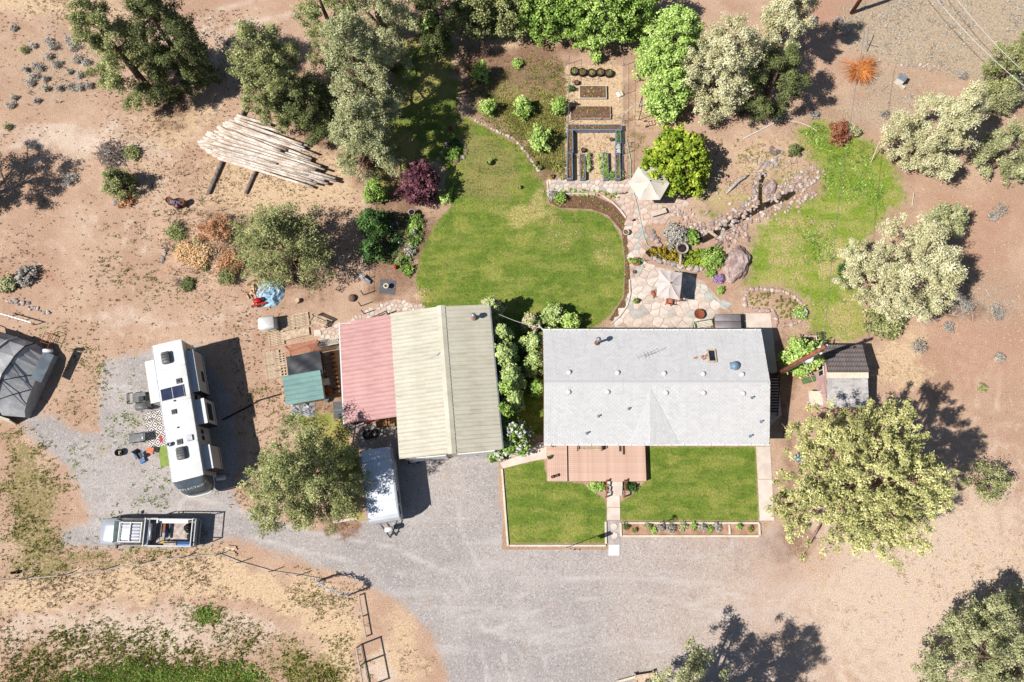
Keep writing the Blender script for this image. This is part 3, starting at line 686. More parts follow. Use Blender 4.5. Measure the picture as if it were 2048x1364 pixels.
# lilacs and other shrubs between the shop and the house
lg = 'shrubs between the shop and the house'
B = bush
for i, (x, y, r, h_, lf, lab, ex) in enumerate([
        (1003, 672, .75, 3.9, 'lilac', 'small lilac bush at the upper right corner of the shop', None),
        (1008, 715, 1.0, 4.4, 'lilac', 'lilac bush second from the top along the shop wall', None),
        (1020, 758, 1.0, 4.4, 'lilac', 'lilac bush halfway along the shop wall', None),
        (1012, 782, .9, 4.2, 'light', 'yellowish lilac bush below the middle of the shop wall', None),
        (1028, 802, .7, 3.6, 'lilac', 'lilac bush jutting out from the yellowish one', None),
        (1010, 825, .85, 4.0, 'green', 'dark green bush just above the white blossoming one', None),
        (1066, 690, .85, 3.4, 'lilac', 'lilac bush at the upper left corner of the house', None),
        (1068, 728, .8, 3.3, 'lilac', 'lilac bush against the left end of the house', None),
        (1073, 775, .6, 2.6, 'green', 'thin green bush low against the left end of the house', None),
        (1105, 632, .85, 2.0, 'lilac', 'grey green bush above the upper left roof corner', None),
        (1140, 642, .7, 1.8, 'light', 'yellowish bush right of the grey green one by the roof', None),
        (982, 622, .8, 3.9, 'lilac', 'pink blossoming bush at the shop corner', ('pink', 170, .075)),
        (1062, 645, .65, 1.8, 'lilac', 'pink blossoming bush by the downspout of the house', ('pink', 120, .075)),
        (1024, 872, 1.35, 3.2, 'green', 'large white blossoming snowball bush by the front walk', ('white', 240, .085)),
        (992, 905, .6, 1.4, 'green', 'small white blossoming bush below the large one', ('white', 60, .08))]):
    B('garden_bush', lab, 'bush', x, y, r, h_, lf, 60 + i, group=lg, leaf_s=.08, per=34, extra=ex, clumps=int(60 + 30 * r * h_))
# garden shrubs and perennials
for i, (x, y, r, h, lf, lab, ex) in enumerate([
        (893, 392, .55, .9, 'light', 'round light green bush below the plum tree', None),
        (1352, 470, .95, 1.1, 'sagebrush', 'grey green mounded shrub above the pond', None),
        (1383, 474, .6, .9, 'green', 'bright green mounded shrub beside the pond', None),
        (1428, 515, .9, 1.0, 'green', 'green juniper shrub right of the pond', None),
        (1437, 558, .35, .5, 'violet', 'violet flowering clump beside the patio', None),
        (1420, 545, .35, .5, 'green', 'green clump left of the violet flowers', None),
        (1440, 580, .3, .4, 'green', 'small green clump below the violet flowers', None),
        (1770, 638, 1.5, 1.2, 'olive', 'low olive juniper shrub at the meadow corner by the shed', None),
        (1682, 265, .95, 1.1, 'red', 'russet barberry bush at the top of the meadow', None),
        (1705, 262, .5, .9, 'sage', 'green bush touching the russet barberry', None),
        (1695, 540, .7, .8, 'deep', 'dark green leafy clump left of the large round juniper', None),
        (1700, 500, .5, .6, 'green', 'green leafy clump at the meadow edge above the dark one', None),
        (1640, 672, .3, .4, 'dark', 'small dark shrub between the shed and the stone bed', None),
        (1120, 395, .45, .8, 'green', 'leafy plant in the bed below the vegetable garden', None),
        (1105, 390, .35, .5, 'sagebrush', 'grey leaved plant left in the bed below the vegetable garden', None),
        (1590, 300, .5, .8, 'dark', 'sparse dark shrub above the stream stones', None),
        (905, 305, .6, .6, 'green', 'green plants inside the small stone ring', None),
        (910, 290, .5, .5, 'deep', 'shaded green clump above the small stone ring', None),
        (820, 500, .45, .5, 'sagebrush', 'grey rounded perennial in the shaded flower bed', None),
        (826, 455, .45, .5, 'light', 'light green plant with red blooms in the flower bed', None),
        (815, 540, .5, .5, 'green', 'green perennial beside the lawn in the flower bed', None),
        (800, 525, .45, .5, 'green', 'green perennial near the red ball in the flower bed', ('pink', 16, .05)),
        (775, 455, .5, .6, 'deep', 'deep shaded perennial clump in the flower bed', ('white', 20, .04)),
        (830, 435, .4, .5, 'green', 'green perennial high in the flower bed', None),
        (790, 480, .5, .5, 'deep', 'dark perennial clump mid flower bed', ('white', 16, .04)),
        (1188, 970, .42, .5, 'light', 'pale ground cover left of the front steps', None),
        (1203, 975, .3, .5, 'green', 'green plants close to the left stair rail', None),
        (1262, 972, .42, .5, 'deep', 'dark leafy plants right of the front steps', None),
        (1602, 625, .5, .5, 'green', 'flowering clump in the stone ringed bed', ('white', 20, .05)),
        (15, 568, .7, .8, 'sage', 'green shrub at the left edge above the grey shelter', None),
        (52, 550, .8, .8, 'sagebrush', 'grey sagebrush clump above the grey shelter', None),
        (945, 50, .45, .7, 'green', 'green plant in shade at the top of the orchard', None)]):
    B('garden_plant', lab, 'plant', x, y, r, h, lf, 90 + i, leaf_s=.06 if r < .6 else .075, per=24, extra=ex)
# orchard saplings
og = 'young fruit trees in the orchard'
for i, (x, y, r, h, lab) in enumerate([
        (976, 212, .6, 1.7, 'young fruit tree leftmost in the orchard row'),
        (1047, 212, .75, 1.9, 'young fruit tree in the middle of the orchard row'),
        (1119, 208, .55, 1.9, 'young fruit tree against the vegetable garden fence'),
        (1080, 272, .85, 2.4, 'largest young fruit tree near the curved lawn edging'),
        (962, 140, .6, 2.2, 'young fruit tree in the shade at the upper orchard'),
        (1034, 125, .28, .6, 'tiny seedling at the top of the orchard'),
        (1196, 112, .25, 1.4, 'thin sapling behind the row of round planters')]):
    tree('fruit_tree', lab, 'tree', x, y, h, r, 'light', int(20 + 60 * r), 26, .075, (.14, .3), ROUND, 130 + i, .55, 1, 0, 10, tri=False, group=og, lobes=.3, spray=.3, trunk_r=.035)
# sagebrush in the dry corners
rs = random.Random(5)
sg = 'sagebrush on the dry ground'
sage = [(47, 98, .5), (95, 82, .45), (65, 90, .3), (105, 92, .55), (140, 80, .7), (148, 92, .65), (98, 113, .4), (112, 128, .5), (155, 118, .5), (172, 125, .4), (50, 140, .35), (72, 132, .5), (80, 138, .45), (66, 153, .5), (90, 157, .35),
        (60, 165, .45), (138, 143, .25), (158, 150, .4), (178, 143, .55), (120, 176, .35), (90, 178, .4), (142, 172, .45), (158, 174, .5), (178, 170, .4), (28, 195, .3), (20, 210, .4), (72, 202, .3), (25, 55, .35), (15, 252, .4), (140, 358, .6),
        (236, 402, .45), (1675, 45, .6), (1690, 60, .45), (1630, 38, .4), (1925, 150, .5), (1985, 140, .4), (1630, 230, .5), (2000, 420, .7), (1985, 432, .5), (1840, 690, .8), (1995, 625, .7), (1920, 600, .9), (1935, 615, .7), (2000, 715, .5), (1965, 775, .4), (1900, 655, .5), (1770, 228, .4), (1800, 240, .3)]
ORD = ['first', 'second', 'third', 'fourth', 'fifth', 'sixth', 'seventh', 'eighth', 'ninth', 'tenth', 'eleventh', 'twelfth', 'thirteenth', 'fourteenth', 'fifteenth', 'sixteenth', 'seventeenth', 'eighteenth', 'nineteenth', 'twentieth', 'twenty-first', 'twenty-second', 'twenty-third', 'twenty-fourth', 'twenty-fifth', 'twenty-sixth', 'twenty-seventh', 'twenty-eighth', 'twenty-ninth', 'thirtieth', 'thirty-first', 'thirty-second']
def region_of(x, y): return 'top left dry corner' if x < 400 else ('scrub at the top right' if y < 300 else 'red ground at the right')
def sage_label(i, x, y, r, green):
    reg = region_of(x, y); mates = sorted([q for q in sage if region_of(q[0], q[1]) == reg], key=lambda q: q[0])
    return ('greenish' if green else 'grey') + (' tiny' if r < .36 else (' small' if r < .46 else ' broad')) + ' sagebrush, ' + ORD[mates.index((x, y, r))] + ' from the left in the ' + reg
for i, (x, y, r) in enumerate(sage):
    green = i in (0, 18, 44, 28)
    lab = sage_label(i, x, y, r, green)
    B('sagebrush', lab, 'shrub', x, y, r * .8, .25 + r * .55, 'olive' if green else 'sagebrush', 200 + i, group=sg, leaf_s=.05, per=18, clumps=int(12 + 26 * r), tri=True)

for i, (x, y, r, h_, lf, lab) in enumerate([
        (430, 462, 1.3, .6, 'rust', 'large russet dry bush on top of the earth mound'),
        (395, 510, 1.0, .5, 'hay', 'golden dry bush on the left of the earth mound'),
        (372, 505, .8, .4, 'hay', 'smaller golden dry bush left on the earth mound'),
        (458, 525, 1.0, .5, 'rust', 'russet dry bush on the right of the earth mound'),
        (452, 552, .7, .45, 'olive', 'olive scrub low on the right of the earth mound'),
        (350, 460, .7, .5, 'olive', 'olive scrub high on the left of the earth mound'),
        (398, 485, .35, .3, 'sage', 'grey green tuft in the middle of the earth mound'),
        (372, 565, .5, .35, 'dark', 'dark scrub at the foot of the earth mound'),
        (410, 533, .22, .3, 'deep', 'small deep green tuft at the foot of the earth mound'),
        (245, 395, .7, .4, 'rust', 'russet weeds below the young juniper'),
        (260, 300, .6, .4, 'olive', 'dry olive scrub right of the brush pile')]):
    B('dry_bush', lab, 'bush', x, y, r, h_, lf, 400 + i, leaf_s=.06, per=24, tri=True, group='dry growth on the mound', clumps=int(50 + 70 * r), zc=1.6)

# ------------------------------------------------------------------ shared surface materials
m_white = M('white_paint', S(246, 244, 238), S(232, 230, 224), rough=.6, fvar=.04)
m_cream = M('cream_trim', S(238, 228, 206), S(224, 212, 190), rough=.7, fvar=.05)
m_concrete = M('pale_concrete', S(238, 222, 206), S(222, 204, 188), scale=1.2, fine=30, fvar=.08, rough=.95, bump=.01, per=.05)
m_greyconc = M('grey_concrete', S(200, 190, 182), S(176, 164, 156), scale=1.5, fine=30, fvar=.1, rough=.95, bump=.01)
m_siding = M('pale_siding', S(226, 206, 190), S(214, 192, 176), rough=.8, fvar=.05)
m_pinkwall = M('pink_siding', S(226, 186, 180), S(212, 170, 164), rough=.85, fvar=.06)
m_glass = M('window_glass', (22, 28, 34), (34, 42, 50), rough=.08, fvar=0, spec=.6)
m_dark = M('black_plastic', (30, 30, 32), (22, 22, 24), rough=.5, fvar=.1)
m_rubber = M('black_rubber', (26, 26, 27), (38, 37, 36), rough=.85, fvar=.15)
m_galv = M('galvanised_metal', S(196, 198, 202), S(168, 172, 178), rough=.45, metal=.5, fvar=.08)
m_steel = M('grey_steel', S(150, 154, 160), S(126, 130, 138), rough=.45, metal=.4, fvar=.08)
m_bluegrey = M('blue_grey_dome', S(128, 152, 172), S(112, 136, 156), rough=.4, fvar=.03)
m_wood = M('weathered_wood', S(224, 200, 170), S(190, 164, 136), scale=5, fine=35, fvar=.2, rough=.9, per=.12)
m_brownwood = M('brown_stained_wood', S(156, 100, 76), S(128, 80, 60), scale=5, fine=35, fvar=.18, rough=.85, per=.1)
m_darkwood = M('dark_wood', S(96, 76, 62), S(72, 56, 46), scale=5, fine=35, fvar=.2, rough=.9, per=.1)
m_rust = M('rusty_metal', S(170, 96, 66), S(120, 68, 50), scale=9, fine=40, fvar=.2, rough=.85)
m_soil = M('garden_soil', S(140, 104, 82), S(110, 80, 62), scale=4, fine=22, fvar=.35, rough=1, bump=.05, obj=False)
m_canvas = M('beige_canvas', S(232, 222, 206), S(222, 212, 196), scale=1.5, fvar=.04, rough=.9)
m_red = M('red_plastic', S(206, 40, 40), S(180, 30, 34), rough=.45, fvar=.05)
m_blue = M('blue_plastic', S(70, 130, 200), S(56, 110, 180), rough=.45, fvar=.05)
m_green = M('green_plastic', S(24, 120, 80), S(20, 100, 66), rough=.45, fvar=.05)
m_terra = M('terracotta', S(200, 128, 96), S(176, 108, 80), rough=.85, fvar=.1)

# ------------------------------------------------------------------ the house
HX0, HX1, HY0, HY1, HRY = 2.28, 18.38, 5.62, 13.98, 9.87
EZ, RZ = 2.95, 4.1
HO = Vector((10.33, 9.8, 0))
house = thing('house', 'long single storey house under a white shingled gable roof', 'house', HO)
def h(x, y, z): return Vector((x, y, z)) - HO
m = MB()
wx0, wx1, wy0, wy1 = HX0 + .35, HX1 - .35, HY0 + .55, HY1 - .5
def rz_at(y): return EZ + (RZ - EZ) * ((y - HY0) / (HRY - HY0) if y < HRY else (HY1 - y) / (HY1 - HRY))
pts = [(wy0, 0), (wy1, 0), (wy1, rz_at(wy1) - .16), (HRY, RZ - .16), (wy0, rz_at(wy0) - .16)]
V = [h(wx0, y, z) for y, z in pts] + [h(wx1, y, z) for y, z in pts]
m.add(V, [(0, 4, 3, 2, 1), (5, 6, 7, 8, 9), (0, 5, 9, 4), (1, 2, 7, 6), (0, 1, 6, 5)])
wall = part('wall', m, m_siding, house)
def window(x, y, z, w, hh, face):                        # face: 's','n','e'
    m = MB(); p = h(x, y, z)
    d = (w, .07, hh) if face in 'sn' else (.07, w, hh)
    m.box(p, d); o = part('window', m, m_white, house)
    m = MB(); off = {'s': (0, -.03, 0), 'n': (0, .03, 0), 'e': (.03, 0, 0)}[face]
    for s in (-.5, .5):
        q = p + Vector(off) + (Vector((s * w * .48, 0, 0)) if face in 'sn' else Vector((0, s * w * .48, 0)))
        m = MB(); m.box(q, (d[0] * (.42 if face in 'sn' else 1), d[1] * (1 if face in 'sn' else .42), hh * .84)); part('pane', m, m_glass, o)
for x in (12.2, 14.3, 16.6): window(x, wy0 - .02, 1.75, 1.3, 1.0, 's')
for x in (4.0, 7.4, 14.6): window(x, wy1 + .02, 1.75, 1.3, 1.0, 'n')
window(wx1 + .02, 7.6, 1.75, 1.2, 1.0, 'e')
for x, y, w in ((6.6, wy0 - .02, 1.0), (10.6, wy1 + .02, 1.8)):
    m = MB(); m.box(h(x, y, 1.75 if y < 9 else 1.1), (w, .08, 2.05)); d = part('door', m, m_cream, house)
    m = MB(); m.tube([h(x + w * .38, y + (-.07 if y < 9 else .07), 1.7 if y < 9 else 1.05), h(x + w * .38, y + (-.1 if y < 9 else .1), 1.7 if y < 9 else 1.05)], .03); part('handle', m, m_steel, d)

def shinglemat(name, base, dark, lightc):
    k = NT(name); a = k.attr('rnd', 'Fac')
    cr = k.n('ShaderNodeValToRGB'); k.l(a, cr.inputs[0])
    cr.color_ramp.elements[0].color = lin(dark); cr.color_ramp.elements[0].position = .05
    cr.color_ramp.elements[1].color = lin(lightc); cr.color_ramp.elements[1].position = .95
    e = cr.color_ramp.elements.new(.5); e.color = lin(base)
    c = k.mix(k.math('MULTIPLY', k.remap(k.noise(.7, 5, .6), .42, .7), .35), cr.outputs[0], lin(dark))
    mp = k.n('ShaderNodeMapping'); mp.inputs['Scale'].default_value = (3.0, .35, 1); k.l(k.position(), mp.inputs[0])
    c = k.mix(k.math('MULTIPLY', k.remap(k.noise(1.0, 5, .65, vec=mp.outputs[0]), .5, .75), .28), c, lin(tuple(q * .84 for q in dark)))   # weather streaks down the slope
    k.bump(k.noise(60, 2), .01, .5)
    return k.out(c, .95)
m_shingle = shinglemat('white_shingles', S(228, 226, 223, 2.05), S(216, 214, 212, 2.05), S(235, 233, 230, 2.05))
m_under = M('roof_felt', S(150, 150, 150), S(136, 136, 136), rough=.95)
def slope(parent, name, A, B, C, D, mat, under, ex=.145, wd=.31, seed=1, gap=.012, th=.012, thick=.12, k=1):
    """a roof slope: A,B along the eave, D,C along the ridge (A below D); deck slab plus courses of shingles"""
    A, B, C, D = map(Vector, (A, B, C, D))
    m = MB(); m.slab(A, B, C, D, thick); sl = part(name, m, under, parent)
    r = random.Random(seed); n = (B - A).cross(D - A).normalized()
    L = (D - A).length; nr = int(L / ex)
    V, tone = [], []
    for i in range(nr):
        t0, t1 = i / nr, min(1.0, (i + 1.25) / nr)
        a0, b0, a1, b1 = A.lerp(D, t0), B.lerp(C, t0), A.lerp(D, t1), B.lerp(C, t1)
        W = (b0 - a0).length; nc = max(1, int(W / wd)); off = (i % 2) * .5 + r.uniform(-.08, .08)
        for j in range(-1, nc + 1):
            s0, s1 = max(0, (j + off) / nc), min(1, (j + 1 + off) / nc - gap / W)
            if s1 - s0 < .1 / nc: continue
            p, q = a0.lerp(b0, s0) + n * (th + .004), a0.lerp(b0, s1) + n * (th + .004)
            u, v = a1.lerp(b1, s1) + n * .004, a1.lerp(b1, s0) + n * .004
            V += [p, q, u, v]; tn = min(1, max(0, r.gauss(.5, .16))); tone.append(tn)
            V += [p - n * (th + .004), q - n * (th + .004), q, p]; tone.append(tn)
    o = link('shingles', np_mesh('shingles', np.array([tuple(q) for q in V]), 4, mat, tone), sl); o['kind'] = 'stuff'
    return sl
rs_ = slope(house, 'roof_slope', h(HX0, HY0, EZ), h(HX1, HY0, EZ), h(HX1, HRY, RZ), h(HX0, HRY, RZ), m_shingle, m_under, seed=1)
rn_ = slope(house, 'roof_slope', h(HX1, HY1, EZ), h(HX0, HY1, EZ), h(HX0, HRY, RZ), h(HX1, HRY, RZ), m_shingle, m_under, seed=2)
# low cross gable over the entrance
gx = 9.83
ap, gl, gm, gr = h(gx, 9.5, rz_at(9.5) + .02), h(8.35, 5.60, EZ + .02), h(gx, 5.60, EZ + .22), h(11.95, 5.60, EZ + .02)
m = MB(); m.add([ap, gl, gm, gr, ap - Vector((0, 0, .1)), gl - Vector((0, 0, .1)), gm - Vector((0, 0, .3)), gr - Vector((0, 0, .1))], [(0, 1, 2), (0, 2, 3), (1, 5, 6, 2), (2, 6, 7, 3)])
cg = part('cross_gable', m, m_under, house)
V, tone = [], []
r = random.Random(9)
for (e0, e1) in ((gl, gm), (gm, gr)):
    nn = (e1 - e0).cross(ap - e0).normalized()
    W = (e1 - e0).length; nc = int(W / .15)
    for j in range(nc):                                   # courses run up the little slopes
        s0, s1 = j / nc, (j + .97) / nc
        for i in range(27):
            t0, t1 = i / 27, (i + .97) / 27
            if s1 * 1 < t0 * 0: continue
            p0, p1 = e0.lerp(e1, s0), e0.lerp(e1, s1)
            P = [p0.lerp(ap, t0), p1.lerp(ap, t0), p1.lerp(ap, t1), p0.lerp(ap, t1)]
            V += [q + nn * .012 for q in P]; tone.append(min(1, max(0, r.gauss(.5, .22))))
o = link('shingles', np_mesh('shingles', np.array([tuple(q) for q in V]), 4, m_shingle, tone), cg); o['kind'] = 'stuff'
nsl = Vector((0, (RZ - EZ), 0)).length
me = MB().add([(-.14, -.16, -.045), (.14, -.16, -.045), (.14, 0, .012), (-.14, 0, .012), (.14, .16, -.045), (-.14, .16, -.045)], [(0, 1, 2, 3), (3, 2, 4, 5)]).mesh('ridge_cap', m_shingle)
me.attributes.new('rnd', 'FLOAT', 'FACE').data.foreach_set('value', [.25, .25])
for i in range(57): shared('ridge_cap', me, house, h(HX0 + .15 + i * .28, HRY, RZ + .03), 0)
me = MB().box((0, 0, 0), (.05, .12, .1)).mesh('gutter_bracket', m_white)
m = MB(); m.box(h((HX0 + HX1) / 2, HY1 + .05, EZ - .05), (HX1 - HX0, .11, .09)); g1 = part('gutter', m, m_white, house)
m = MB(); m.box(h((HX0 + HX1) / 2, HY0 - .05, EZ - .05), (HX1 - HX0, .11, .09)); g2 = part('gutter', m, m_white, house)
for i in range(17):
    shared('gutter_bracket', me, g1, h(HX0 + .5 + i * .95, HY1 + .05, EZ)); shared('gutter_bracket', me, g2, h(HX0 + .5 + i * .95, HY0 - .05, EZ))
for x in (HX0, HX1):
    m = MB(); s = -1 if x == HX0 else 1
    m.slab(h(x + s * .012 - .02, HY0, EZ - .02), h(x + s * .012 + .02, HY0, EZ - .02), h(x + s * .012 + .02, HRY, RZ - .02), h(x + s * .012 - .02, HRY, RZ - .02), .16)
    m.slab(h(x + s * .012 - .02, HRY, RZ - .02), h(x + s * .012 + .02, HRY, RZ - .02), h(x + s * .012 + .02, HY1, EZ - .02), h(x + s * .012 - .02, HY1, EZ - .02), .16)
    part('rake_board', m, m_brownwood if s < 0 else m_darkwood, house)
# vents, flues and skylight
pitchS = math.atan2(RZ - EZ, HRY - HY0)
def on_roof(px, py):
    p = at(px, py, 3.8)
    for _ in range(4): p = at(px, py, rz_at(p.y))
    return p
me_v = MB().lathe([(.18, 0), (.17, .10), (.13, .16), (.05, .18)], n=14).mesh('roof_vent', m_white, True)
for px, py in ((1138, 745), (1235, 746), (1328, 747), (1406, 748), (1484, 749), (1137, 784), (1215, 784), (1332, 786), (1407, 786), (1486, 787)):
    p = on_roof(px, py); shared('roof_vent', me_v, house, p - HO)
m = MB(); p = on_roof(1194, 686) - HO
m.tube([p, p + Vector((0, 0, 1.15))], .085, 12); m.lathe([(.11, 1.05), (.19, 1.10), (.17, 1.25), (.09, 1.36), (.02, 1.4)], p, 14); part('chimney_flue', m, m_galv, house, True)
m = MB(); m.lathe([(.2, 0.02), (.2, .08), (.1, .14)], p, 14); part('flue_collar', m, m_rust, house, True)
p = on_roof(1423, 712) - HO
sk = MB(); sk.box(p + Vector((0, 0, .06)), (.62, 1.05, .14), rx=-pitchS * 1.02); sko = part('skylight', sk, m_wood, house)
m = MB(); m.box(p + Vector((0, 0, .13)), (.42, .82, .03), rx=-pitchS * 1.02); part('pane', m, m_glass, sko)
p = on_roof(1470, 732) - HO
m = MB(); m.lathe([(.33, -.03), (.33, .12), (.26, .24), (.14, .31), (.03, .33)], p, 18); m.box(p + Vector((-.2, 0, .03)), (.34, .5, .1)); part('attic_fan', m, m_bluegrey, house, True)
for px, py, hh in ((1197, 832, .3), (1174, 866, .35), (1522, 843, .3), (1504, 795, .3), (1500, 872, .35), (1258, 817, .22)):
    p = on_roof(px, py) - HO; m = MB(); m.tube([p, p + Vector((0, 0, hh))], .055, 10); m.lathe([(.13, 0), (.07, .06)], p, 10); part('plumbing_vent', m, m_bluegrey, house)
p = on_roof(1290, 712) - HO                               # television aerial
m = MB(); m.tube([p, p + Vector((0, 0, .9))], .012, 6); b0 = p + Vector((-.7, -.35, .9)); b1 = p + Vector((.8, .35, .9)); m.tube([b0, b1], .012, 6)
for t in (.05, .2, .35, .5, .65, .8, .95):
    q = b0.lerp(b1, t); w = .32 * (1.2 - t); m.tube([q + Vector((-.4 * w, .9 * w, 0)), q + Vector((.4 * w, -.9 * w, 0))], .007, 5)
part('aerial', m, m_steel, house)
for i, (px, py, a) in enumerate(((1390, 716, .2), (1404, 714, 1.2), (1408, 718, .4), (1411, 712, .9))):
    p = on_roof(px, py); one('brick', ['loose brick lying alone on the roof by the skylight', 'upright loose brick on the roof by the skylight', 'lowest loose brick beside the skylight', 'topmost loose brick touching the skylight'][i], 'brick',
        MB().box((0, 0, .05), (.22, .12, .09)), m_terra, p, a, 'loose bricks on the roof')
m = MB(); q0 = h(HX0 - .02, 14.1, 2.8)
m.tube([q0, h(1.9, 15.3, .25), h(1.7, 15.7, .1)], .06, 8); part('downspout', m, m_white, house)
# slatted steps against the gable wall
st = thing('slatted_stairs', 'dark slatted wooden stairs under the right eave of the house', 'stairs', at(1546, 790, .6) * 1.0)
st.location.z = 0
for i in range(14): m = MB(); m.box((0, 1.4 - i * .2, 1.5 - i * .09), (.7, .12, .04)); part('tread', m, m_darkwood, st)
for s in (-.37, .37): m = MB(); m.tube([(s, 1.6, 1.55), (s, -1.35, .25), (s, -1.5, 0)], .035, 6); part('stringer', m, m_darkwood, st)

# ------------------------------------------------------------------ deck, steps and front walk
DZ = .62
d0, d1 = at(1095, 962, DZ), at(1290, 890, DZ)
deck = thing('deck', 'terracotta stained plank deck along the front of the house', 'deck', (d0.x, d0.y, 0))
m_plank = M('terracotta_deck_plank', S(232, 196, 174), S(220, 180, 158), scale=2, fine=30, fvar=.08, rough=.8, per=.05)
W, D = d1.x - d0.x, 6.1 - d0.y
sx = at(1137, 925, DZ).x - d0.x
n = int(D / .147)
me = MB().box(((W - sx) / 2, 0, 0), (W - sx - .01, .138, .04)).mesh('plank', m_plank)
for i in range(n): shared('plank', me, deck, (sx + .005, .07 + i * .147, DZ - .02))
nv = int(sx / .147)
me = MB().box((0, D / 2, 0), (.138, D, .04)).mesh('plank', m_plank)
for i in range(nv): shared('plank', me, deck, (.07 + i * .147, 0, DZ - .02))
m = MB(); m.box((W / 2, D / 2, DZ / 2 - .04), (W - .1, D - .1, DZ - .1)); part('frame', m, m_darkwood, deck)
m = MB()
for i in range(int(W / .16)): m.box((.08 + i * .16, -.02, DZ / 2 - .02), (.13, .02, DZ - .05))
for i in range(int(D / .16)): m.box((W + .02, .08 + i * .16, DZ / 2 - .02), (.02, .13, DZ - .05)); m.box((-.02, .08 + i * .16, DZ / 2 - .02), (.02, .13, DZ - .05))
o = part('skirt', m, m_plank, deck); o['kind'] = 'stuff'
steps = thing('front_steps', 'pale concrete steps leading down from the deck', 'steps', (at(1229, 976).x, d0.y, 0))
for i in range(3): m = MB(); m.box((0, -.19 - i * .34, (DZ - .16 * (i + 1)) / 2), (1.12, .36, DZ - .16 * (i + 1)), bev=.02); part('step', m, m_concrete, steps)
for s in (-.68, .64):
    m = MB(); m.box((s, -.55, .9), (.1, 1.3, .06), rx=.28); m.box((s, -1.15, .36), (.09, .09, .72)); m.box((s, -.02, .75), (.09, .09, .6)); part('railing', m, m_brownwood, steps)
wh = thing('wagon_wheel', 'old wagon wheel leaning on the left stair rail', 'wheel', (steps.location.x - .5, d0.y - .55, .36), radians(90))
m = MB(); m.tube([(.34 * cos(t * pi / 9), .04, .34 * sin(t * pi / 9)) for t in range(19)], .022, 6); part('rim', m, m_darkwood, wh)
for t in range(8): m = MB(); m.tube([(0, .04, 0), (.34 * cos(t * pi / 4), .04, .34 * sin(t * pi / 4))], .012, 5); part('spoke', m, m_darkwood, wh)
m = MB(); m.tube([(0, 0, 0), (0, .09, 0)], .05, 8); part('hub', m, m_darkwood, wh)
def pb(a, b, z=0.0): return at(a, b, z)
def flat(name, px, mat, z0=-.05, z1=.03, structure=True, **k):
    """a slab on the ground from survey corners (clockwise in the picture)"""
    P = [at(*q, 0) for q in px]
    c = sum(P, Vector()) / len(P)
    poly = [(p.x - c.x, p.y - c.y) for p in P]
    if sum(poly[i][0] * poly[(i + 1) % len(poly)][1] - poly[(i + 1) % len(poly)][0] * poly[i][1] for i in range(len(poly))) < 0: poly.reverse()
    m = MB(); m.prism(poly, z0, z1)
    o = link(name, m.mesh(name, mat), None, (c.x, c.y, 0))
    return struct(o) if structure else tag(o, k['label'], k['cat'], k.get('group'))
flat('front_walk', [(1214, 990), (1239, 990), (1240, 1014), (1214, 1014)], m_concrete, z1=.045)
flat('front_walk', [(1214, 1015), (1240, 1015), (1240, 1040), (1214, 1040)], m_concrete, z1=.045)
flat('stepping_pad', [(1213, 1041), (1240, 1041), (1240, 1088), (1215, 1088)], m_greyconc, z1=.03)
for i, (x, y) in enumerate(((1228, 1053), (1229, 1071))):
    one('stepping_stone', ['round stepping stone nearer the front walk', 'round stepping stone nearer the white slab'][i], 'stone', MB().lathe([(.24, -.02), (.24, .03), (.22, .045)], n=16), m_concrete, at(x, y, .03), 0, 'round stepping stones')
flat('entry_slab', [(1217, 1089), (1239, 1089), (1239, 1111), (1217, 1111)], m_white, z1=.06)
for y0, y1 in ((893, 958), (959, 1041)):
    flat('side_walk', [(1512 + (y0 - 893) * .05, y0), (1540 + (y0 - 893) * .055, y0), (1540 + (y1 - 893) * .055, y1), (1512 + (y1 - 893) * .05, y1)], m_concrete, z1=.04)
flat('side_path', [(1488, 627), (1541, 627), (1548, 690), (1556, 760), (1563, 830), (1541, 850), (1500, 850)], m_concrete, z1=.035)
flat('tub_pad', [(1489, 628), (1541, 628), (1544, 657), (1489, 657)], m_concrete, z1=.042)
flat('entry_path', [(1000, 926), (1052, 905), (1078, 884), (1100, 884), (1094, 917), (1060, 923), (1006, 937)], m_concrete, z1=.035)
def kerb(name, label, a, b, w=.14, hh=.16, mat=None, group='timber lawn edging'):
    A, B_ = at(*a), at(*b); d = B_ - A
    return one(name, label, 'edging', MB().box((d.length / 2, 0, hh / 2 - .02), (d.length, w, hh), bev=.015), mat or m_cream, A, math.atan2(d.y, d.x), group)
kerb('lawn_edging', 'pale edging along the drive side of the front lawn', (1004, 938), (1016, 1092))
kerb('lawn_edging', 'long pale edging along the bottom of the left front lawn', (1019, 1091), (1212, 1091))
kerb('lawn_edging', 'short pale edging between the left front lawn and stepping stones', (1212, 1088), (1211, 1043))
kerb('lawn_edging', 'short pale edging at the left end of the long planter bed', (1242, 1073), (1241, 1045))
kerb('lawn_edging', 'pale edging between the right front lawn and the long planter bed', (1245, 1046), (1518, 1046))
kerb('lawn_edging', 'pale edging along the drive side of the long planter bed', (1245, 1072), (1518, 1072))
kerb('lawn_edging', 'pale edging closing the right end of the long planter bed', (1519, 1071), (1518, 1047))
kerb('lawn_edging', 'pale divider inside the long planter bed', (1459, 1069), (1458, 1049))
flat('planter_soil', [(1243, 1047), (1518, 1047), (1518, 1071), (1243, 1071)], M('dry_planter_soil', S(206, 164, 136), S(170, 128, 102), scale=1.5, fine=18, fvar=.25, rough=1, bump=.05, obj=False), z1=.05)
rb = random.Random(77)
where = ['first', 'second', 'third', 'fourth', 'fifth', 'sixth', 'seventh', 'eighth', 'ninth', 'tenth', 'eleventh', 'twelfth', 'thirteenth']
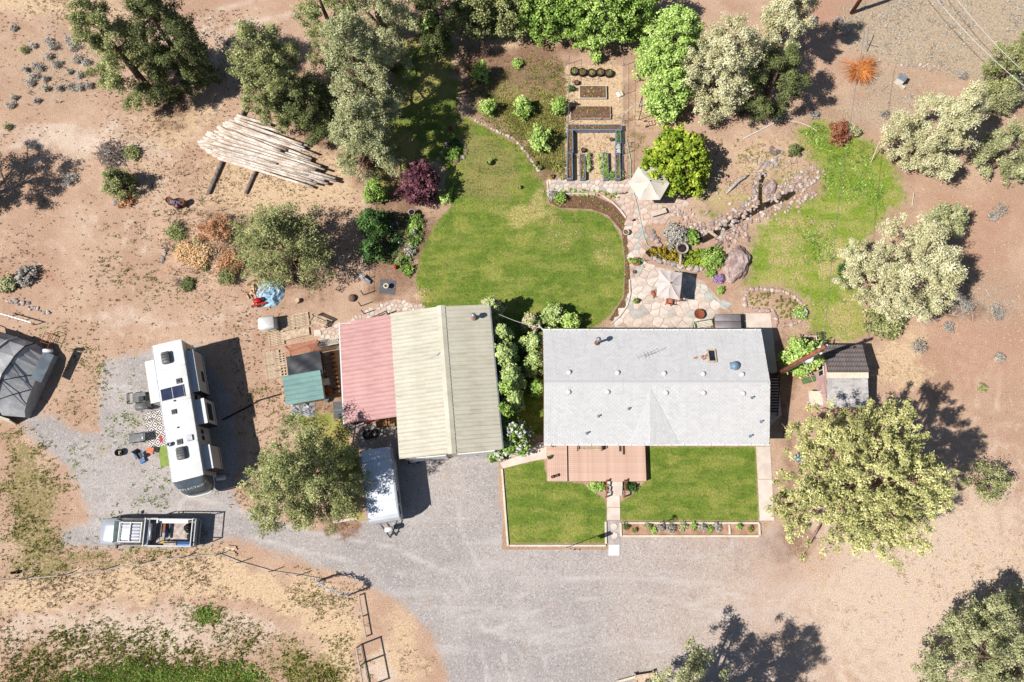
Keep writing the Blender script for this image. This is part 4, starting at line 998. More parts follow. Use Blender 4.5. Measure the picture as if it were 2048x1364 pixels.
for i, (x, y, r, lf) in enumerate(((1252, 1052, .2, 'dark'), (1270, 1060, .14, 'weed'), (1296, 1053, .24, 'olive'), (1308, 1061, .22, 'light'), (1322, 1056, .26, 'sagebrush'), (1343, 1056, .36, 'sagebrush'), (1368, 1054, .3, 'sage'), (1388, 1052, .24, 'green'), (1405, 1056, .34, 'sagebrush'), (1420, 1058, .22, 'green'), (1436, 1054, .28, 'sagebrush'), (1478, 1053, .2, 'green'), (1502, 1058, .18, 'weed'))):
    bush('bedding_plant', where[i] + ' bedding plant from the left in the long front planter', 'plant', x, y, r, .2 + r, lf, 300 + i, group='bedding plants in the long front planter', leaf_s=.045, per=18, clumps=22)

# ------------------------------------------------------------------ metal roofs
def panelmat(name, a, b, fleck=None, amt=.0):
    k = NT(name); k.position(True)
    c = k.mix(k.remap(k.noise(.8, 4), .35, .65), lin(a), lin(b))
    g = k.n('ShaderNodeNewGeometry').outputs['Position']
    mp = k.n('ShaderNodeMapping'); mp.inputs['Scale'].default_value = (.5, 3, 3); mp.inputs['Rotation'].default_value = (0, 0, radians(-5.4)); k.l(g, mp.inputs[0])
    c = k.mix(k.math('MULTIPLY', k.remap(k.noise(1.0, 4, .6, vec=mp.outputs[0]), .46, .74), .4), c, lin(tuple(q * .84 for q in b)))
    c = k.mix(k.math('MULTIPLY', k.remap(k.noise(.35, 5, .65, vec=g), .5, .7), .35), c, lin(tuple(min(250, q * 1.07) for q in a)))
    c = k.mix(k.math('MULTIPLY', k.remap(k.noise(5.0, 3, .6, vec=g), .66, .74), .35), c, lin(S(170, 140, 116)))
    if fleck: c = k.mix(k.math('MULTIPLY', k.remap(k.noise(.9, 3, .6, vec=mp.outputs[0]), .70, .76), .8), c, lin(fleck))
    oi = k.n('ShaderNodeObjectInfo'); v = k.n('ShaderNodeVectorMath', operation='SCALE'); k.l(c, v.inputs[0]); k.l(k.remap(oi.outputs['Random'], 0, 1, .96, 1.03, False), v.inputs['Scale'])
    k.b.inputs['Specular IOR Level'].default_value = .3
    return k.out(v.outputs[0], .55)
m_beige = panelmat('beige_roof_metal', S(216, 209, 188), S(204, 196, 172), S(180, 204, 212))
m_pink = panelmat('faded_red_roof_metal', S(206, 156, 150), S(196, 144, 138))
m_teal = panelmat('teal_roof_metal', S(142, 178, 170), S(124, 162, 156))
def ribbed(width, length, mat, name='roof_panel', pitch=.3, hgt=.035):
    """one sheet of ribbed roofing in its own frame: x down the slope 0..length, y across 0..width"""
    prof = []
    nrib = max(1, round(width / pitch)); pw = width / nrib
    for i in range(nrib):
        y = i * pw
        prof += [(y, 0), (y + pw - .075, 0), (y + pw - .055, hgt), (y + pw - .02, hgt)]
    prof.append((width, 0))
    V = [(0, y, z) for y, z in prof] + [(length, y, z) for y, z in prof] + [(0, y, -.01) for y, z in prof] + [(length, y, -.01) for y, z in prof]
    k = len(prof); F = [(i, k + i, k + i + 1, i + 1) for i in range(k - 1)]
    F += [(2 * k + i, 2 * k + i + 1, 3 * k + i + 1, 3 * k + i) for i in range(k - 1)] + [(i, i + 1, 2 * k + i + 1, 2 * k + i) for i in range(k - 1)] + [(k + i, 3 * k + i, 3 * k + i + 1, k + i + 1) for i in range(k - 1)]
    return MB().add(V, F).mesh(name, mat)
def roof_run(parent, u0, z0, u1, z1, v0, v1, w, mat, lift=0.0):
    """panels side by side from v0 to v1; the slope falls from (u0,z0) to (u1,z1)"""
    n = max(1, round((v1 - v0) / w)); pw = (v1 - v0) / n; L = math.hypot(u1 - u0, z1 - z0)
    me = ribbed(pw - .004, L, mat)
    a = math.atan2(z0 - z1, abs(u1 - u0))
    for i in range(n):
        if u1 > u0: o = shared('roof_panel', me, parent, (u0, v0 + i * pw, z0 + lift)); o.rotation_euler = (0, a, 0)
        else: o = shared('roof_panel', me, parent, (u0, v0 + (i + 1) * pw, z0 + lift)); o.rotation_euler = (0, a, pi); o.rotation_mode = 'XYZ'
    return
SH = radians(5.4)
shop = thing('workshop', 'large workshop with a beige ribbed metal gable roof and red lean-to', 'workshop', (-4.15, 4.85, 0), SH)
SRZ, SEZ = 4.5, 3.8
roof_run(shop, 0, SRZ, 3.5, SEZ, 0, 10.6, .9, m_beige)
roof_run(shop, 0, SRZ, -3.78, SEZ - .1, 0, 10.6, .9, m_beige)
roof_run(shop, -3.74, SEZ - .12, -7.72, 2.55, 3.0, 10.56, .9, m_pink)
m = MB(); pts = [(-3.6, 0), (3.35, 0), (3.35, SEZ - .02), (0, SRZ - .08), (-3.6, SEZ - .12)]
V = [(x, .12, z) for x, z in pts] + [(x, 10.45, z) for x, z in pts]
m.add(V, [(0, 1, 2, 3, 4), (9, 8, 7, 6, 5), (1, 6, 7, 2), (0, 4, 9, 5)]); part('wall', m, m_cream, shop)
m = MB(); m.box((-7.55, 6.8, 1.22), (.08, 7.3, 2.44)); m.box((-5.6, 10.42, 1.4), (3.9, .08, 2.8)); part('lean_to_wall', m, m_cream, shop)
for i, x in enumerate((-1.9, 1.6)):
    m = MB(); m.box((x, .07, 1.35), (2.7, .06, 2.7)); d = part('garage_door', m, m_white, shop)
    for j in range(4): mm = MB(); mm.box((x, .03, .36 + j * .66), (2.6, .03, .6)); part('door_panel', mm, m_white, d)
    mm = MB(); mm.box((x, 0, .9), (.2, .05, .05)); part('handle', mm, m_steel, d)
m = MB(); m.slab((0, -.05, SRZ + .07), (.3, -.05, SRZ - .01), (.3, 10.65, SRZ - .01), (0, 10.65, SRZ + .07), .015); m.slab((-.3, -.05, SRZ - .01), (0, -.05, SRZ + .07), (0, 10.65, SRZ + .07), (-.3, 10.65, SRZ - .01), .015); part('ridge_cap', m, m_beige, shop)
m = MB()
for i in range(60): m.box((.31, .1 + i * .177, SRZ - .085), (.03, .09, .04))
o = part('ridge_closure', m, m_dark, shop); o['kind'] = 'stuff'
m = MB(); m.box((3.54, 5.3, SEZ - .03), (.1, 10.6, .09)); part('gutter', m, m_steel, shop)
m = MB(); m.box((-7.76, 6.8, 2.52), (.1, 7.6, .09)); part('gutter', m, m_white, shop)
m = MB(); m.tube([(-7.72, 3.0, 2.5), (-7.75, 2.9, .1)], .05, 8); part('downspout', m, m_blue, shop)
m = MB(); m.tube([(2.3, 9.6, 3.9), (2.3, 9.6, 4.75)], .1, 12); m.lathe([(.13, .66), (.21, .72), (.18, .9), (.08, 1.0)], (2.3, 9.6, 4.0), 14); part('chimney_flue', m, m_galv, shop, True)
m = MB(); m.lathe([(.2, -.03), (.19, .1), (.11, .16)], (2.3, 9.6, 4.13), 14); part('flue_collar', m, m_terra, shop, True)
m = MB(); m.tube([(-.3, 7.2, SRZ + .05), (-.55, 7.0, SRZ - .02), (-1.0, 6.9, SRZ - .18), (-1.45, 6.92, SRZ - .32)], .015, 6); one_w = part('cable', m, m_steel, shop)
# wire from the shop to the house
m = MB(); a, b = Vector((-.95, 15.0, 3.7)), Vector((2.0, 14.2, 2.9)); m.tube([a.lerp(b, t / 8) - Vector((0, 0, .35 * sin(pi * t / 8))) for t in range(9)], .018, 6)
one('overhead_wire', 'white wire slung between the shop and the house', 'wire', m, m_white)

# ------------------------------------------------------------------ small shed by the pole
shed = thing('garden_shed', 'small shed with one dark tiled roof slope and one grey slope', 'shed', (24.6, 10.75, 0))
m_tile = M('dark_roof_tile', S(136, 124, 118), S(104, 96, 94), scale=2, fine=20, fvar=.15, rough=.9, per=.14)
m_greyroll = shinglemat('grey_shed_shingles', S(202, 196, 190), S(170, 164, 160), S(222, 216, 210))
def sl(x, y, z): return Vector((x, y, z))
zr, ze2, zs = 2.75, 2.15, 1.95
m = MB(); m.slab(sl(-1.5, .15, zr), sl(1.48, .15, zr), sl(1.55, 2.3, ze2), sl(-1.45, 2.3, ze2), .08); rt = part('roof_slope', m, m_darkwood, shed)
me = MB().add([(-.055, -.19, 0), (-.02, -.19, .035), (.02, -.19, .035), (.055, -.19, 0), (-.055, .19, .012), (-.02, .19, .05), (.02, .19, .05), (.055, .19, .012)], [(0, 1, 5, 4), (1, 2, 6, 5), (2, 3, 7, 6), (4, 5, 6, 7)]).mesh('roof_tile', m_tile)
ang = math.atan2(zr - ze2, 2.15)
for j in range(6):
    for i in range(25):
        t = (j + .5) / 6; shared('roof_tile', me, rt, (-1.44 + .05 * t + i * .119, 2.12 - j * .36, ze2 + .07 + j * .1), rot=(-ang + .0, 0, 0))
slope(shed, 'roof_slope', sl(-1.45, -2.35, zs), sl(1.6, -2.35, zs), sl(1.5, -.28, 2.45), sl(-1.5, -.28, 2.45), m_greyroll, m_under, seed=5, thick=.08)
m = MB(); m.box((0, -.06, 2.52), (3.05, .44, .1), rx=.12); part('ridge_board', m, m_cream, shed)
m = MB(); m.prism([(-1.35, -2.2), (1.4, -2.2), (1.4, 2.15), (-1.35, 2.15)], 0, [1.86, 1.86, 2.05, 2.05]); part('wall', m, m_pinkwall, shed)
m = MB(); m.box((-1.39, .55, 1.25), (.06, .9, .9)); w = part('window', m, m_cream, shed)
for s in (-.21, .21): m = MB(); m.box((-1.42, .55 + s, 1.25), (.04, .34, .74)); part('pane', m, m_glass, w)
m = MB(); m.box((-1.4, -.8, 1.0), (.06, .8, 1.9)); d = part('door', m, m_pinkwall, shed); m = MB(); m.box((-1.45, -1.1, 1.0), (.05, .05, .12)); part('handle', m, m_steel, d)
wo = at(1636, 797, .9)
ph = thing('pump_house', 'low pink pump house with a pale flat lid beside the shed', 'pump house', (wo.x, wo.y, 0))
m = MB(); m.box((0, 0, .42), (1.3, 1.0, .84)); part('wall', m, m_pinkwall, ph)
m = MB(); m.box((.03, .03, .88), (1.4, 1.08, .07), rx=.03); part('lid', m, m_cream, ph)
flat('pink_ramp', [(1638, 768), (1662, 748), (1665, 805), (1648, 812)], m_pinkwall, z1=.05, structure=False, label='pink painted ramp slab at the shed door', cat='ramp')
flat('door_mat', [(1602, 758), (1632, 750), (1634, 762), (1606, 769)], M('green_mat', S(110, 132, 84), S(90, 112, 68), fvar=.2), z1=.02, structure=False, label='green doormat on the dirt left of the shed', cat='mat')
fr = thing('sapling_guard', 'small white wooden guard around a sapling above the shed', 'guard', at(1617, 684))
for p, q in (((-.45, -.3, .55), (-.45, .35, .55)), ((-.45, .35, .55), (.42, .35, .55)), ((.42, .35, .55), (.42, -.3, .55))):
    m = MB(); m.tube([p, q], .04, 6); part('rail', m, m_cream, fr)
for p in ((-.45, -.3), (-.45, .35), (.42, .35), (.42, -.3)): m = MB(); m.tube([(p[0], p[1], 0), (p[0], p[1], .58)], .04, 6); part('post', m, m_cream, fr)
# ------------------------------------------------------------------ utility poles and wires
pole = thing('utility_pole', 'tall wooden utility pole with a transformer between house and shed', 'utility pole', at(1547, 752))
m_pole = M('pole_wood', S(176, 104, 74), S(136, 84, 62), scale=4, fine=18, fvar=.2, rough=.9)
m = MB(); m.tube([(0, 0, 0), (0, 0, 5), (0, 0, 10.3)], [.17, .15, .115], 12); part('shaft', m, m_pole, pole, True)
m = MB(); m.lathe([(.16, -.4), (.22, -.36), (.22, .3), (.12, .38)], (.32, -.1, 6.6), 14); tr = part('transformer', m, m_white, pole, True)
m = MB(); m.box((.2, -.05, 6.6), (.2, .08, .5)); part('bracket', m, m_galv, tr)
for i, (x, y, z) in enumerate(((.25, -.1, 7.4), (.1, -.22, 9.3), (-.15, .1, 9.8), (.18, .12, 10.1))):
    m = MB(); m.lathe([(.03, -.15), (.07, -.1), (.07, .0), (.03, .05), (.06, .1)], (x, y, z), 10); part('insulator', m, m_white, pole)
m = MB(); m.tube([(.12, -.12, 2.0), (.12, -.12, 8.8)], .035, 6); part('conduit', m, m_galv, pole)
p0 = Vector(at(1547, 752)); 
def wire(name, label, a, b, sag, r=.014, mat=None):
    a, b = Vector(a), Vector(b); m = MB(); m.tube([a.lerp(b, t / 14) - Vector((0, 0, sag * 4 * (t / 14) * (1 - t / 14))) for t in range(15)], r, 5)
    return one(name, label, 'wire', m, mat or m_steel)
wire('overhead_wire', 'thin dark wire crossing the meadow up to the pole', p0 + Vector((0, 0, 10.0)), at(1730, 60, 8.6), .6)
wire('overhead_wire', 'pale wire from the pole down to the bush by the pump house', p0 + Vector((0, -.1, 6.2)), at(1662, 822, 1.2), .15, .02, m_white)
up2 = thing('utility_pole', 'reddish wooden utility pole at the top edge', 'utility pole', at(1703, 26))
m = MB(); m.tube([(0, 0, 0), (0, 0, 9.5)], [.17, .12], 12); part('shaft', m, m_pole, up2, True)
m = MB(); m.box((0, 0, 9.0), (2.2, .1, .12)); part('crossarm', m, m_pole, up2)
t2 = Vector(at(1703, 26)) + Vector((0, 0, 9.0))
for i, dx in enumerate((-.9, .9)):
    wire('power_line', ['left of the two pale power lines over the scrub', 'right of the two pale power lines over the scrub'][i], t2 + Vector((dx, 0, .1)), at(2140 + 16 * i, 240 - 10 * i, 4.0), 1.2, .02, m_white)
# ------------------------------------------------------------------ grey fabric shelter at the left edge
RZS = radians(-18)
hut = thing('fabric_shelter', 'grey fabric covered shelter with bracing poles at the left edge', 'shelter', (-39.0, 11.3, 0), RZS)
m_fabric = M('grey_tarp', S(204, 202, 200), S(176, 176, 176), scale=.9, fine=9, fvar=.12, rough=.6)
m_fabric2 = M('blue_grey_tarp', S(112, 124, 132), S(90, 100, 110), scale=1.5, fvar=.08, rough=.5)
def hutp(i, j):                                          # arched cover
    y = -2.9 + 5.8 * j / 12; z = np.interp(abs(y), [0, 1.5, 2.45, 2.9], [2.75, 2.45, 1.75, .9])
    if i == 7: return (3.5, y * .86, .25 + .42 * z)
    return (-2.6 + i * .75, y, z + .04 * sin(i * 2.1 + j * 1.3))
m = MB(); NI = 8
V = [hutp(i, j) for i in range(NI) for j in range(13)]
F = [(i * 13 + j, i * 13 + j + 1, (i + 1) * 13 + j + 1, (i + 1) * 13 + j) for i in range(NI - 1) for j in range(12)]
m.add(V, [tuple(reversed(f)) for f in F]); cv = part('cover', m, m_fabric, hut)
m = MB(); m.add([hutp(NI - 1, j) for j in range(13)] + [(3.5, 2.5, 0), (3.5, -2.5, 0)], [(0, 1, 2, 3, 4, 5, 6, 7, 8, 9, 10, 11, 12, 13, 14)]); part('end_panel', m, m_fabric, hut)
for i in (0, 2, 4, 6):
    m = MB(); m.tube([(hutp(i, j)[0], hutp(i, j)[1], hutp(i, j)[2] + .05) for j in range(13)] , .04 if i != 4 else .08, 6); part('hoop', m, m_darkwood if i != 4 else m_white, hut)
for a, b in (((0, 9), (2, 6)), ((2, 9), (4, 6)), ((2, 3), (4, 6)), ((6, 2), (7, 5)), ((6, 5), (7, 2)), ((6, 8), (7, 5)), ((4, 2), (6, 5)), ((4, 8), (6, 5)), ((6, 5), (7, 8)), ((0, 3), (2, 6))):
    m = MB(); p, q = Vector(hutp(*a)), Vector(hutp(*b)); m.tube([p + Vector((0, 0, .08)), (p + q) / 2 + Vector((0, 0, .22)), q + Vector((0, 0, .08))], .025, 5); part('brace', m, m_dark, hut)
m = MB(); m.slab((3.3, .3, 1.75), (4.1, .3, 1.6), (4.1, 2.5, 1.6), (3.3, 2.5, 1.75), .03); part('awning', m, m_fabric2, hut)
m = MB(); m.tube([(3.35, 2.55, 1.85), (3.95, 2.75, 1.75)], .14, 10); part('rolled_cover', m, m_white, hut, True)
m = MB(); m.box((1.6, -3.1, .55), (2.3, .08, 1.1), rx=-.2); part('wind_board', m, m_cream, hut)
ck = thing('cage', 'small red framed cage beside the fabric shelter', 'cage', hut.matrix_world @ Vector((0, 0, 0)))
ck.location = Vector(at(101, 690)); ck.rotation_euler = (0, 0, RZS)
for z in (.1, .75):
    for p, q in (((-.35, -.8), (.35, -.8)), ((.35, -.8), (.35, .8)), ((.35, .8), (-.35, .8)), ((-.35, .8), (-.35, -.8)), ((-.35, 0), (.35, 0))):
        m = MB(); m.tube([(p[0], p[1], z), (q[0], q[1], z)], .025, 5); part('bar', m, m_rust, ck)
for p in ((-.35, -.8), (.35, -.8), (.35, .8), (-.35, .8)): m = MB(); m.tube([(p[0], p[1], 0), (p[0], p[1], .78)], .025, 5); part('leg', m, m_rust, ck)
m = MB(); a, b = at(0, 627, .8), at(62, 645, .8); m.tube([a, b], .05, 7)
for t in (.1, .55, .97):
    q = Vector(a).lerp(Vector(b), t); m.tube([(q.x, q.y, 0), q], .04, 6)
one('pole_fence', 'grey pole fence behind the fabric shelter', 'fence', m, m_galv)
# ------------------------------------------------------------------ tarp hut, teal hut and pallets left of the shop
RP = radians(11)
th = thing('tarp_hut', 'wood hut with black tarp roof and brown lattice edge', 'hut', (-15.55, 12.0, 0), RP)
m_tarp = M('black_tarp', (44, 45, 48), (34, 35, 38), scale=1.3, fine=7, fvar=.15, rough=.6, spec=.3)
N = 15
V = [(-1.28 + 2.55 * i / N, -1.35 + 1.85 * j / N, 1.75 + .03 * sin(i * .7 + j * .5) + .02 * sin(j * .9 - i * .6) + .1 * math.exp(-((i - 7) ** 2 + (j - 7) ** 2) / 14) - .06 * abs(i - j) / N) for j in range(N + 1) for i in range(N + 1)]
m = MB(); m.add(V, [(j * (N + 1) + i, j * (N + 1) + i + 1, (j + 1) * (N + 1) + i + 1, (j + 1) * (N + 1) + i) for j in range(N) for i in range(N)]); part('tarp', m, m_tarp, th, True)
m_lattice = M('brown_lattice', S(206, 140, 108), S(186, 120, 92), fvar=.1, rough=.9, per=.06)
lt = part('lattice', MB().box((0, 1.33, 1.72), (2.5, .06, .05)), m_lattice, th)
me = MB().box((0, 0, 0), (1.02, .04, .015)).mesh('lattice_strip', m_lattice)
for s in (1, -1):
    for i in range(21):
        x = -1.05 + i * .105; shared('lattice_strip', me, lt, (x, .92, 1.72 + .012 * s), s * radians(48), (1, 1, 1))
for x in (-1.2, 1.2):
    for y in (-1.25, .45, 1.3): m = MB(); m.box((x, y, .86), (.09, .09, 1.72)); part('post', m, m_darkwood, th)
m = MB(); m.box((0, .45, 1.66), (2.45, .09, .08)); m.box((0, -1.25, 1.66), (2.45, .09, .08)); part('beam', m, m_darkwood, th)
m = MB(); m.box((1.28, -.4, .8), (.05, 1.7, 1.5), ry=.12); part('side_board', m, m_darkwood, th)
tl = thing('teal_shed', 'lean-to shed with a teal ribbed metal roof below the tarp hut', 'shed', (-15.45, 9.9, 0), RP)
L = math.hypot(2.75, .25)
roof_run(tl, -1.38, 1.95, 1.4, 1.75, -1.1, 1.1, .73, m_teal)
m = MB(); m.prism([(-1.2, -.9), (1.25, -.9), (1.25, .95), (-1.2, .95)], 0, [1.85, 1.68, 1.68, 1.85]); part('wall', m, m_wood, tl)
def pallet(label, px, py, rz, z=0.0, slats=8, w=1.2, l=1.05):
    t = thing('pallet', label, 'pallet', at(px, py, z), rz, 'wooden pallets left of the shop')
    for s in (-.48, 0, .48): m = MB(); m.box((s * w / 1.05, 0, .05), (.06, l, .1)); part('stringer', m, m_wood, t)
    me = MB().box((0, 0, 0), (w, .09 if slats > 6 else .085, .02)).mesh('slat', m_wood)
    for i in range(slats): shared('slat', me, t, (0, -l / 2 + .05 + i * (l - .1) / (slats - 1), .11 + .001 * (i % 3)))
    return t
m_wood.name = 'weathered_wood'
pallet('pallet at the right end of the top row, beside the bench', 603, 640, radians(11), slats=9)
pallet('pallet shaded by the wrapped stack in the top row', 573, 648, radians(11), slats=9)
pallet('pallet next to the lattice edge of the tarp hut', 553, 678, radians(11), slats=8)
pallet('pallet with sparse slats left of the black tarp', 566, 718, radians(10), slats=6)
pallet('upper of the two outermost left pallets', 544, 716, radians(11), slats=10)
pallet('lower of the two outermost left pallets', 548, 745, radians(11), slats=10)
pallet('pallet with sparse slats above the teal roof', 569, 740, radians(10), slats=5)
flat('plywood_sheet', [(566, 665), (618, 655), (620, 670), (568, 682)], m_wood, z0=.05, z1=.15, structure=False, label='pale plywood sheet above the lattice', cat='sheet')
ws = thing('wrapped_stack', 'stack under a white plastic cover on the leftmost pallet', 'stack', at(541, 652), radians(9))
m = MB(); m.box((0, -.05, .12), (1.35, 1.1, .24)); part('pallet', m, m_wood, ws)
m = MB(); m.box((0, 0, .7), (1.3, 1.0, .95), bev=.14); part('plastic_cover', m, m_white, ws, True)
for i, x in enumerate((-.3, .3)): m = MB(); m.box((x, -.53, .5), (.55, .06, .12)); part('board', m, m_wood, ws)
bn = thing('garden_bench', 'pale slatted garden bench above the lattice, facing down left', 'bench', at(640, 645), radians(-24))
for i in range(4): m = MB(); m.box((0, -.2 + i * .12, .43), (1.35, .09, .03)); part('seat_slat', m, m_wood, bn)
for i in range(3): m = MB(); m.box((0, .27 + i * .025, .55 + i * .13), (1.35, .03, .1)); part('back_slat', m, m_wood, bn)
for s in (-.62, .62):
    m = MB(); m.box((s, 0, .6), (.06, .55, .05)); part('arm', m, m_wood, bn)
    for y in (-.2, .25): m = MB(); m.box((s, y, .3 if y < 0 else .42), (.06, .06, .6 if y < 0 else .84)); part('leg', m, m_wood, bn)
flat('stone_slab', [(628, 660), (641, 660), (643, 672), (629, 673)], m_concrete, z1=.06, structure=False, label='pale square slab below the garden bench', cat='slab')
lp = thing('lattice_panel', 'pale lattice panel between the tarp hut and the shop', 'lattice', at(660, 690), radians(13))
me = MB().box((0, 0, 0), (.62, .03, .015)).mesh('lattice_strip', m_cream)
for s in (1, -1):
    for i in range(12): shared('lattice_strip', me, lp, (-.75 + i * .135, 0, .9 + .012 * s), s * radians(46))
for y in (-.24, .24): m = MB(); m.box((0, y, .9), (1.75, .04, .04)); part('frame', m, m_cream, lp)
for x in (-.8, .8): m = MB(); m.box((x, 0, .44), (.06, .06, .9)); part('post', m, m_cream, lp)
# firewood rows in the gap beside the huts
rw = random.Random(3)
m_fire = M('split_wood', S(176, 130, 96), S(130, 94, 70), scale=6, fvar=.25, per=.2)
me_f = MB().prism([(-.1, -.05), (.1, -.06), (.08, .07), (-.06, .09)], -.19, .19).mesh('log', m_fire)
fw = thing('firewood_row', 'shaded row of split firewood in the gap beside the tarp hut', 'firewood', (-13.5, 11.4, 0), RP)
for j in range(10):
    for q in range(3): shared('log', me_f, fw, (rw.uniform(-.05, .05), -1.6 + j * .34, .12 + q * .2), rot=(pi / 2 * 0, pi / 2, rw.uniform(-.3, .3)))
ju = thing('junk_heap', 'heap of crates and white boxes right of the teal shed', 'heap', at(655, 768), RP)
for i, (x, y, s, mt) in enumerate(((0, .1, .45, m_white), (-.15, .75, .4, m_cream), (.1, -.6, .5, m_rust), (-.2, -1.1, .45, m_fabric2))): m = MB(); m.box((x, y, s / 2), (s, s * 1.2, s), rz=.3 * i); part('crate', m, mt, ju)
gt = thing('grey_tarp_bundle', 'crumpled silver grey tarp heap below the teal shed', 'tarp', at(606, 818))
rt2 = np.random.default_rng(5); N = 14
hz = np.abs(rt2.normal(0, .16, (N + 1, N + 1))); hz = (hz + np.roll(hz, 1, 0) + np.roll(hz, 1, 1)) * .6
V = [((-.9 + 1.8 * i / N), (-.55 + 1.1 * j / N) + .08 * sin(i), float(hz[j, i]) * (1 - abs(2 * i / N - 1) ** 3) * (1 - abs(2 * j / N - 1) ** 3) + .02) for j in range(N + 1) for i in range(N + 1)]
m = MB(); m.add(V, [(j * (N + 1) + i, j * (N + 1) + i + 1, (j + 1) * (N + 1) + i + 1, (j + 1) * (N + 1) + i) for j in range(N) for i in range(N)]); part('sheet', m, M('silver_tarp', S(196, 198, 202), S(150, 152, 158), scale=3, rough=.5), gt)

# ------------------------------------------------------------------ fifth wheel trailer
m_rvwhite = M('trailer_white', S(250, 249, 245, 2.0), S(240, 238, 232, 2.0), scale=.8, fvar=.03, rough=.35, spec=.4)
m_rvwall = M('trailer_wall', S(226, 222, 214), S(214, 208, 200), scale=.8, fvar=.03, rough=.35, spec=.4)
m_rvgrey = M('trailer_grey_cap', S(104, 114, 122), S(80, 90, 98), scale=.7, fvar=.02, rough=.25, spec=.5)
m_solar = M('solar_cells', (30, 36, 56), (40, 46, 68), scale=2, fvar=.05, rough=.2, spec=.5)
m_acgrey = M('grey_plastic', S(126, 126, 124), S(104, 104, 104), rough=.5, fvar=.06)
m_trim = M('dark_trim', (34, 34, 36), (44, 44, 46), rough=.4, fvar=.05)
def wheel(parent, x, y, z, r, w, axis='x'):
    o = link('wheel', None, parent, (x, y, z)); o.rotation_euler = (0, pi / 2, 0) if axis == 'x' else (pi / 2, 0, 0)
    m = MB(); m.lathe([(r * .6, -w / 2), (r * .93, -w / 2), (r, -w * .35), (r, w * .35), (r * .93, w / 2), (r * .6, w / 2)], n=20, cap=False); part('tyre', m, m_rubber, o, True)
    m = MB(); m.lathe([(r * .1, -w * .3), (r * .6, -w * .45), (r * .6, w * .45), (r * .1, w * .3)], n=14); part('rim', m, m_galv, o)
    return o
rv = thing('fifth_wheel_trailer', 'long white fifth wheel trailer with slide-outs and a dark front cap', 'trailer', (-23.72, 7.6, 0), radians(14.1))
RT = 3.72
m = MB(); m.box((0, .45, 2.35), (2.12, 10.0, 2.7), bev=.06); body = part('body', m, m_rvwall, rv)
m = MB()                                                 # rounded roof sheet
V = [(x, y, RT + .05 * (1 - (x / 1.06) ** 2)) for y in (-4.62, 5.44) for x in np.linspace(-1.07, 1.07, 9)]
m.add(V, [(i, i + 1, 9 + i + 1, 9 + i) for i in range(8)]); part('roof', m, m_rvwhite, rv, True)
for y in (-2.1, 1.0, 3.5):
    m = MB(); m.box((0, y, RT + .045), (2.1, .05, .02)); part('roof_seam', m, m_rvwall, rv)
for s in (-1, 1): m = MB(); m.box((s * 1.07, .42, RT - .03), (.05, 10.0, .09)); part('roof_rail', m, m_galv, rv)
N = 14; V, F = [], []                                     # front cap, rounded in plan and profile
for j in range(9):
    t = j / 8
    for i in range(N + 1):
        a = -pi / 2 + pi * i / N
        z = RT + .02 - 2.0 * t ** 1.35
        reach = 1.05 * math.sin(min(1, t * 1.15 + .02) * pi / 2)
        V.append((1.07 * math.copysign(abs(sin(a)) ** .55, sin(a)), -4.58 - reach * cos(a) ** .55, z))
F = [(j * (N + 1) + i, (j + 1) * (N + 1) + i, (j + 1) * (N + 1) + i + 1, j * (N + 1) + i + 1) for j in range(8) for i in range(N)]
m = MB(); m.add(V, F); cap = part('front_cap', m, m_rvgrey, rv, True)
m = MB(); m.tube([(1.09 * math.copysign(abs(sin(a)) ** .55, sin(a)), -4.58 - 1.12 * cos(a) ** .55, 1.85) for a in np.linspace(-pi / 2, pi / 2, 17)], .05, 6); part('cap_trim', m, m_rvwhite, rv)
m = MB(); m.box((0, -4.55, 1.75), (2.05, 1.2, .3)); part('cap_floor', m, m_trim, rv)
cu = bpy.data.curves.new('lettering', 'FONT'); cu.body = 'REFLECTION'; cu.size = .38; cu.extrude = .006; cu.align_x = 'CENTER'; cu.align_y = 'CENTER'
to = bpy.data.objects.new('lettering_source', cu); COL.objects.link(to)
dg = bpy.context.evaluated_depsgraph_get(); tme = bpy.data.meshes.new_from_object(to.evaluated_get(dg)); bpy.data.objects.remove(to)
tme.materials.clear(); tme.materials.append(m_rvwhite)
for v in tme.vertices:                                   # wrap the words onto the bulging cap
    x, yy = v.co.x * .98, v.co.y * 1.0; t = .34 - yy * .28
    sgn = math.copysign(1, x); cq = max(0.0, 1 - (abs(x) / 1.07) ** (2 / .55)) ** .5
    reach = 1.05 * math.sin(min(1, t * 1.15 + .02) * pi / 2)
    v.co = Vector((x, -4.58 - reach * cq ** .55 - .05, RT + .02 - 2.0 * t ** 1.35 + .06 + v.co.z))
link('lettering', tme, cap)
m = MB(); m.box((-1.42, 2.87, 2.45), (.7, 3.1, 2.3), bev=.03); s0 = part('slide_out', m, m_rvwall, rv)
m = MB(); m.box((-1.41, 2.87, 3.61), (.72, 3.14, .05)); part('slide_roof', m, m_rvwhite, s0)
m = MB(); m.box((-1.78, 2.87, 3.56), (.04, 3.12, .1)); part('awning_tube', m, m_wood, s0)
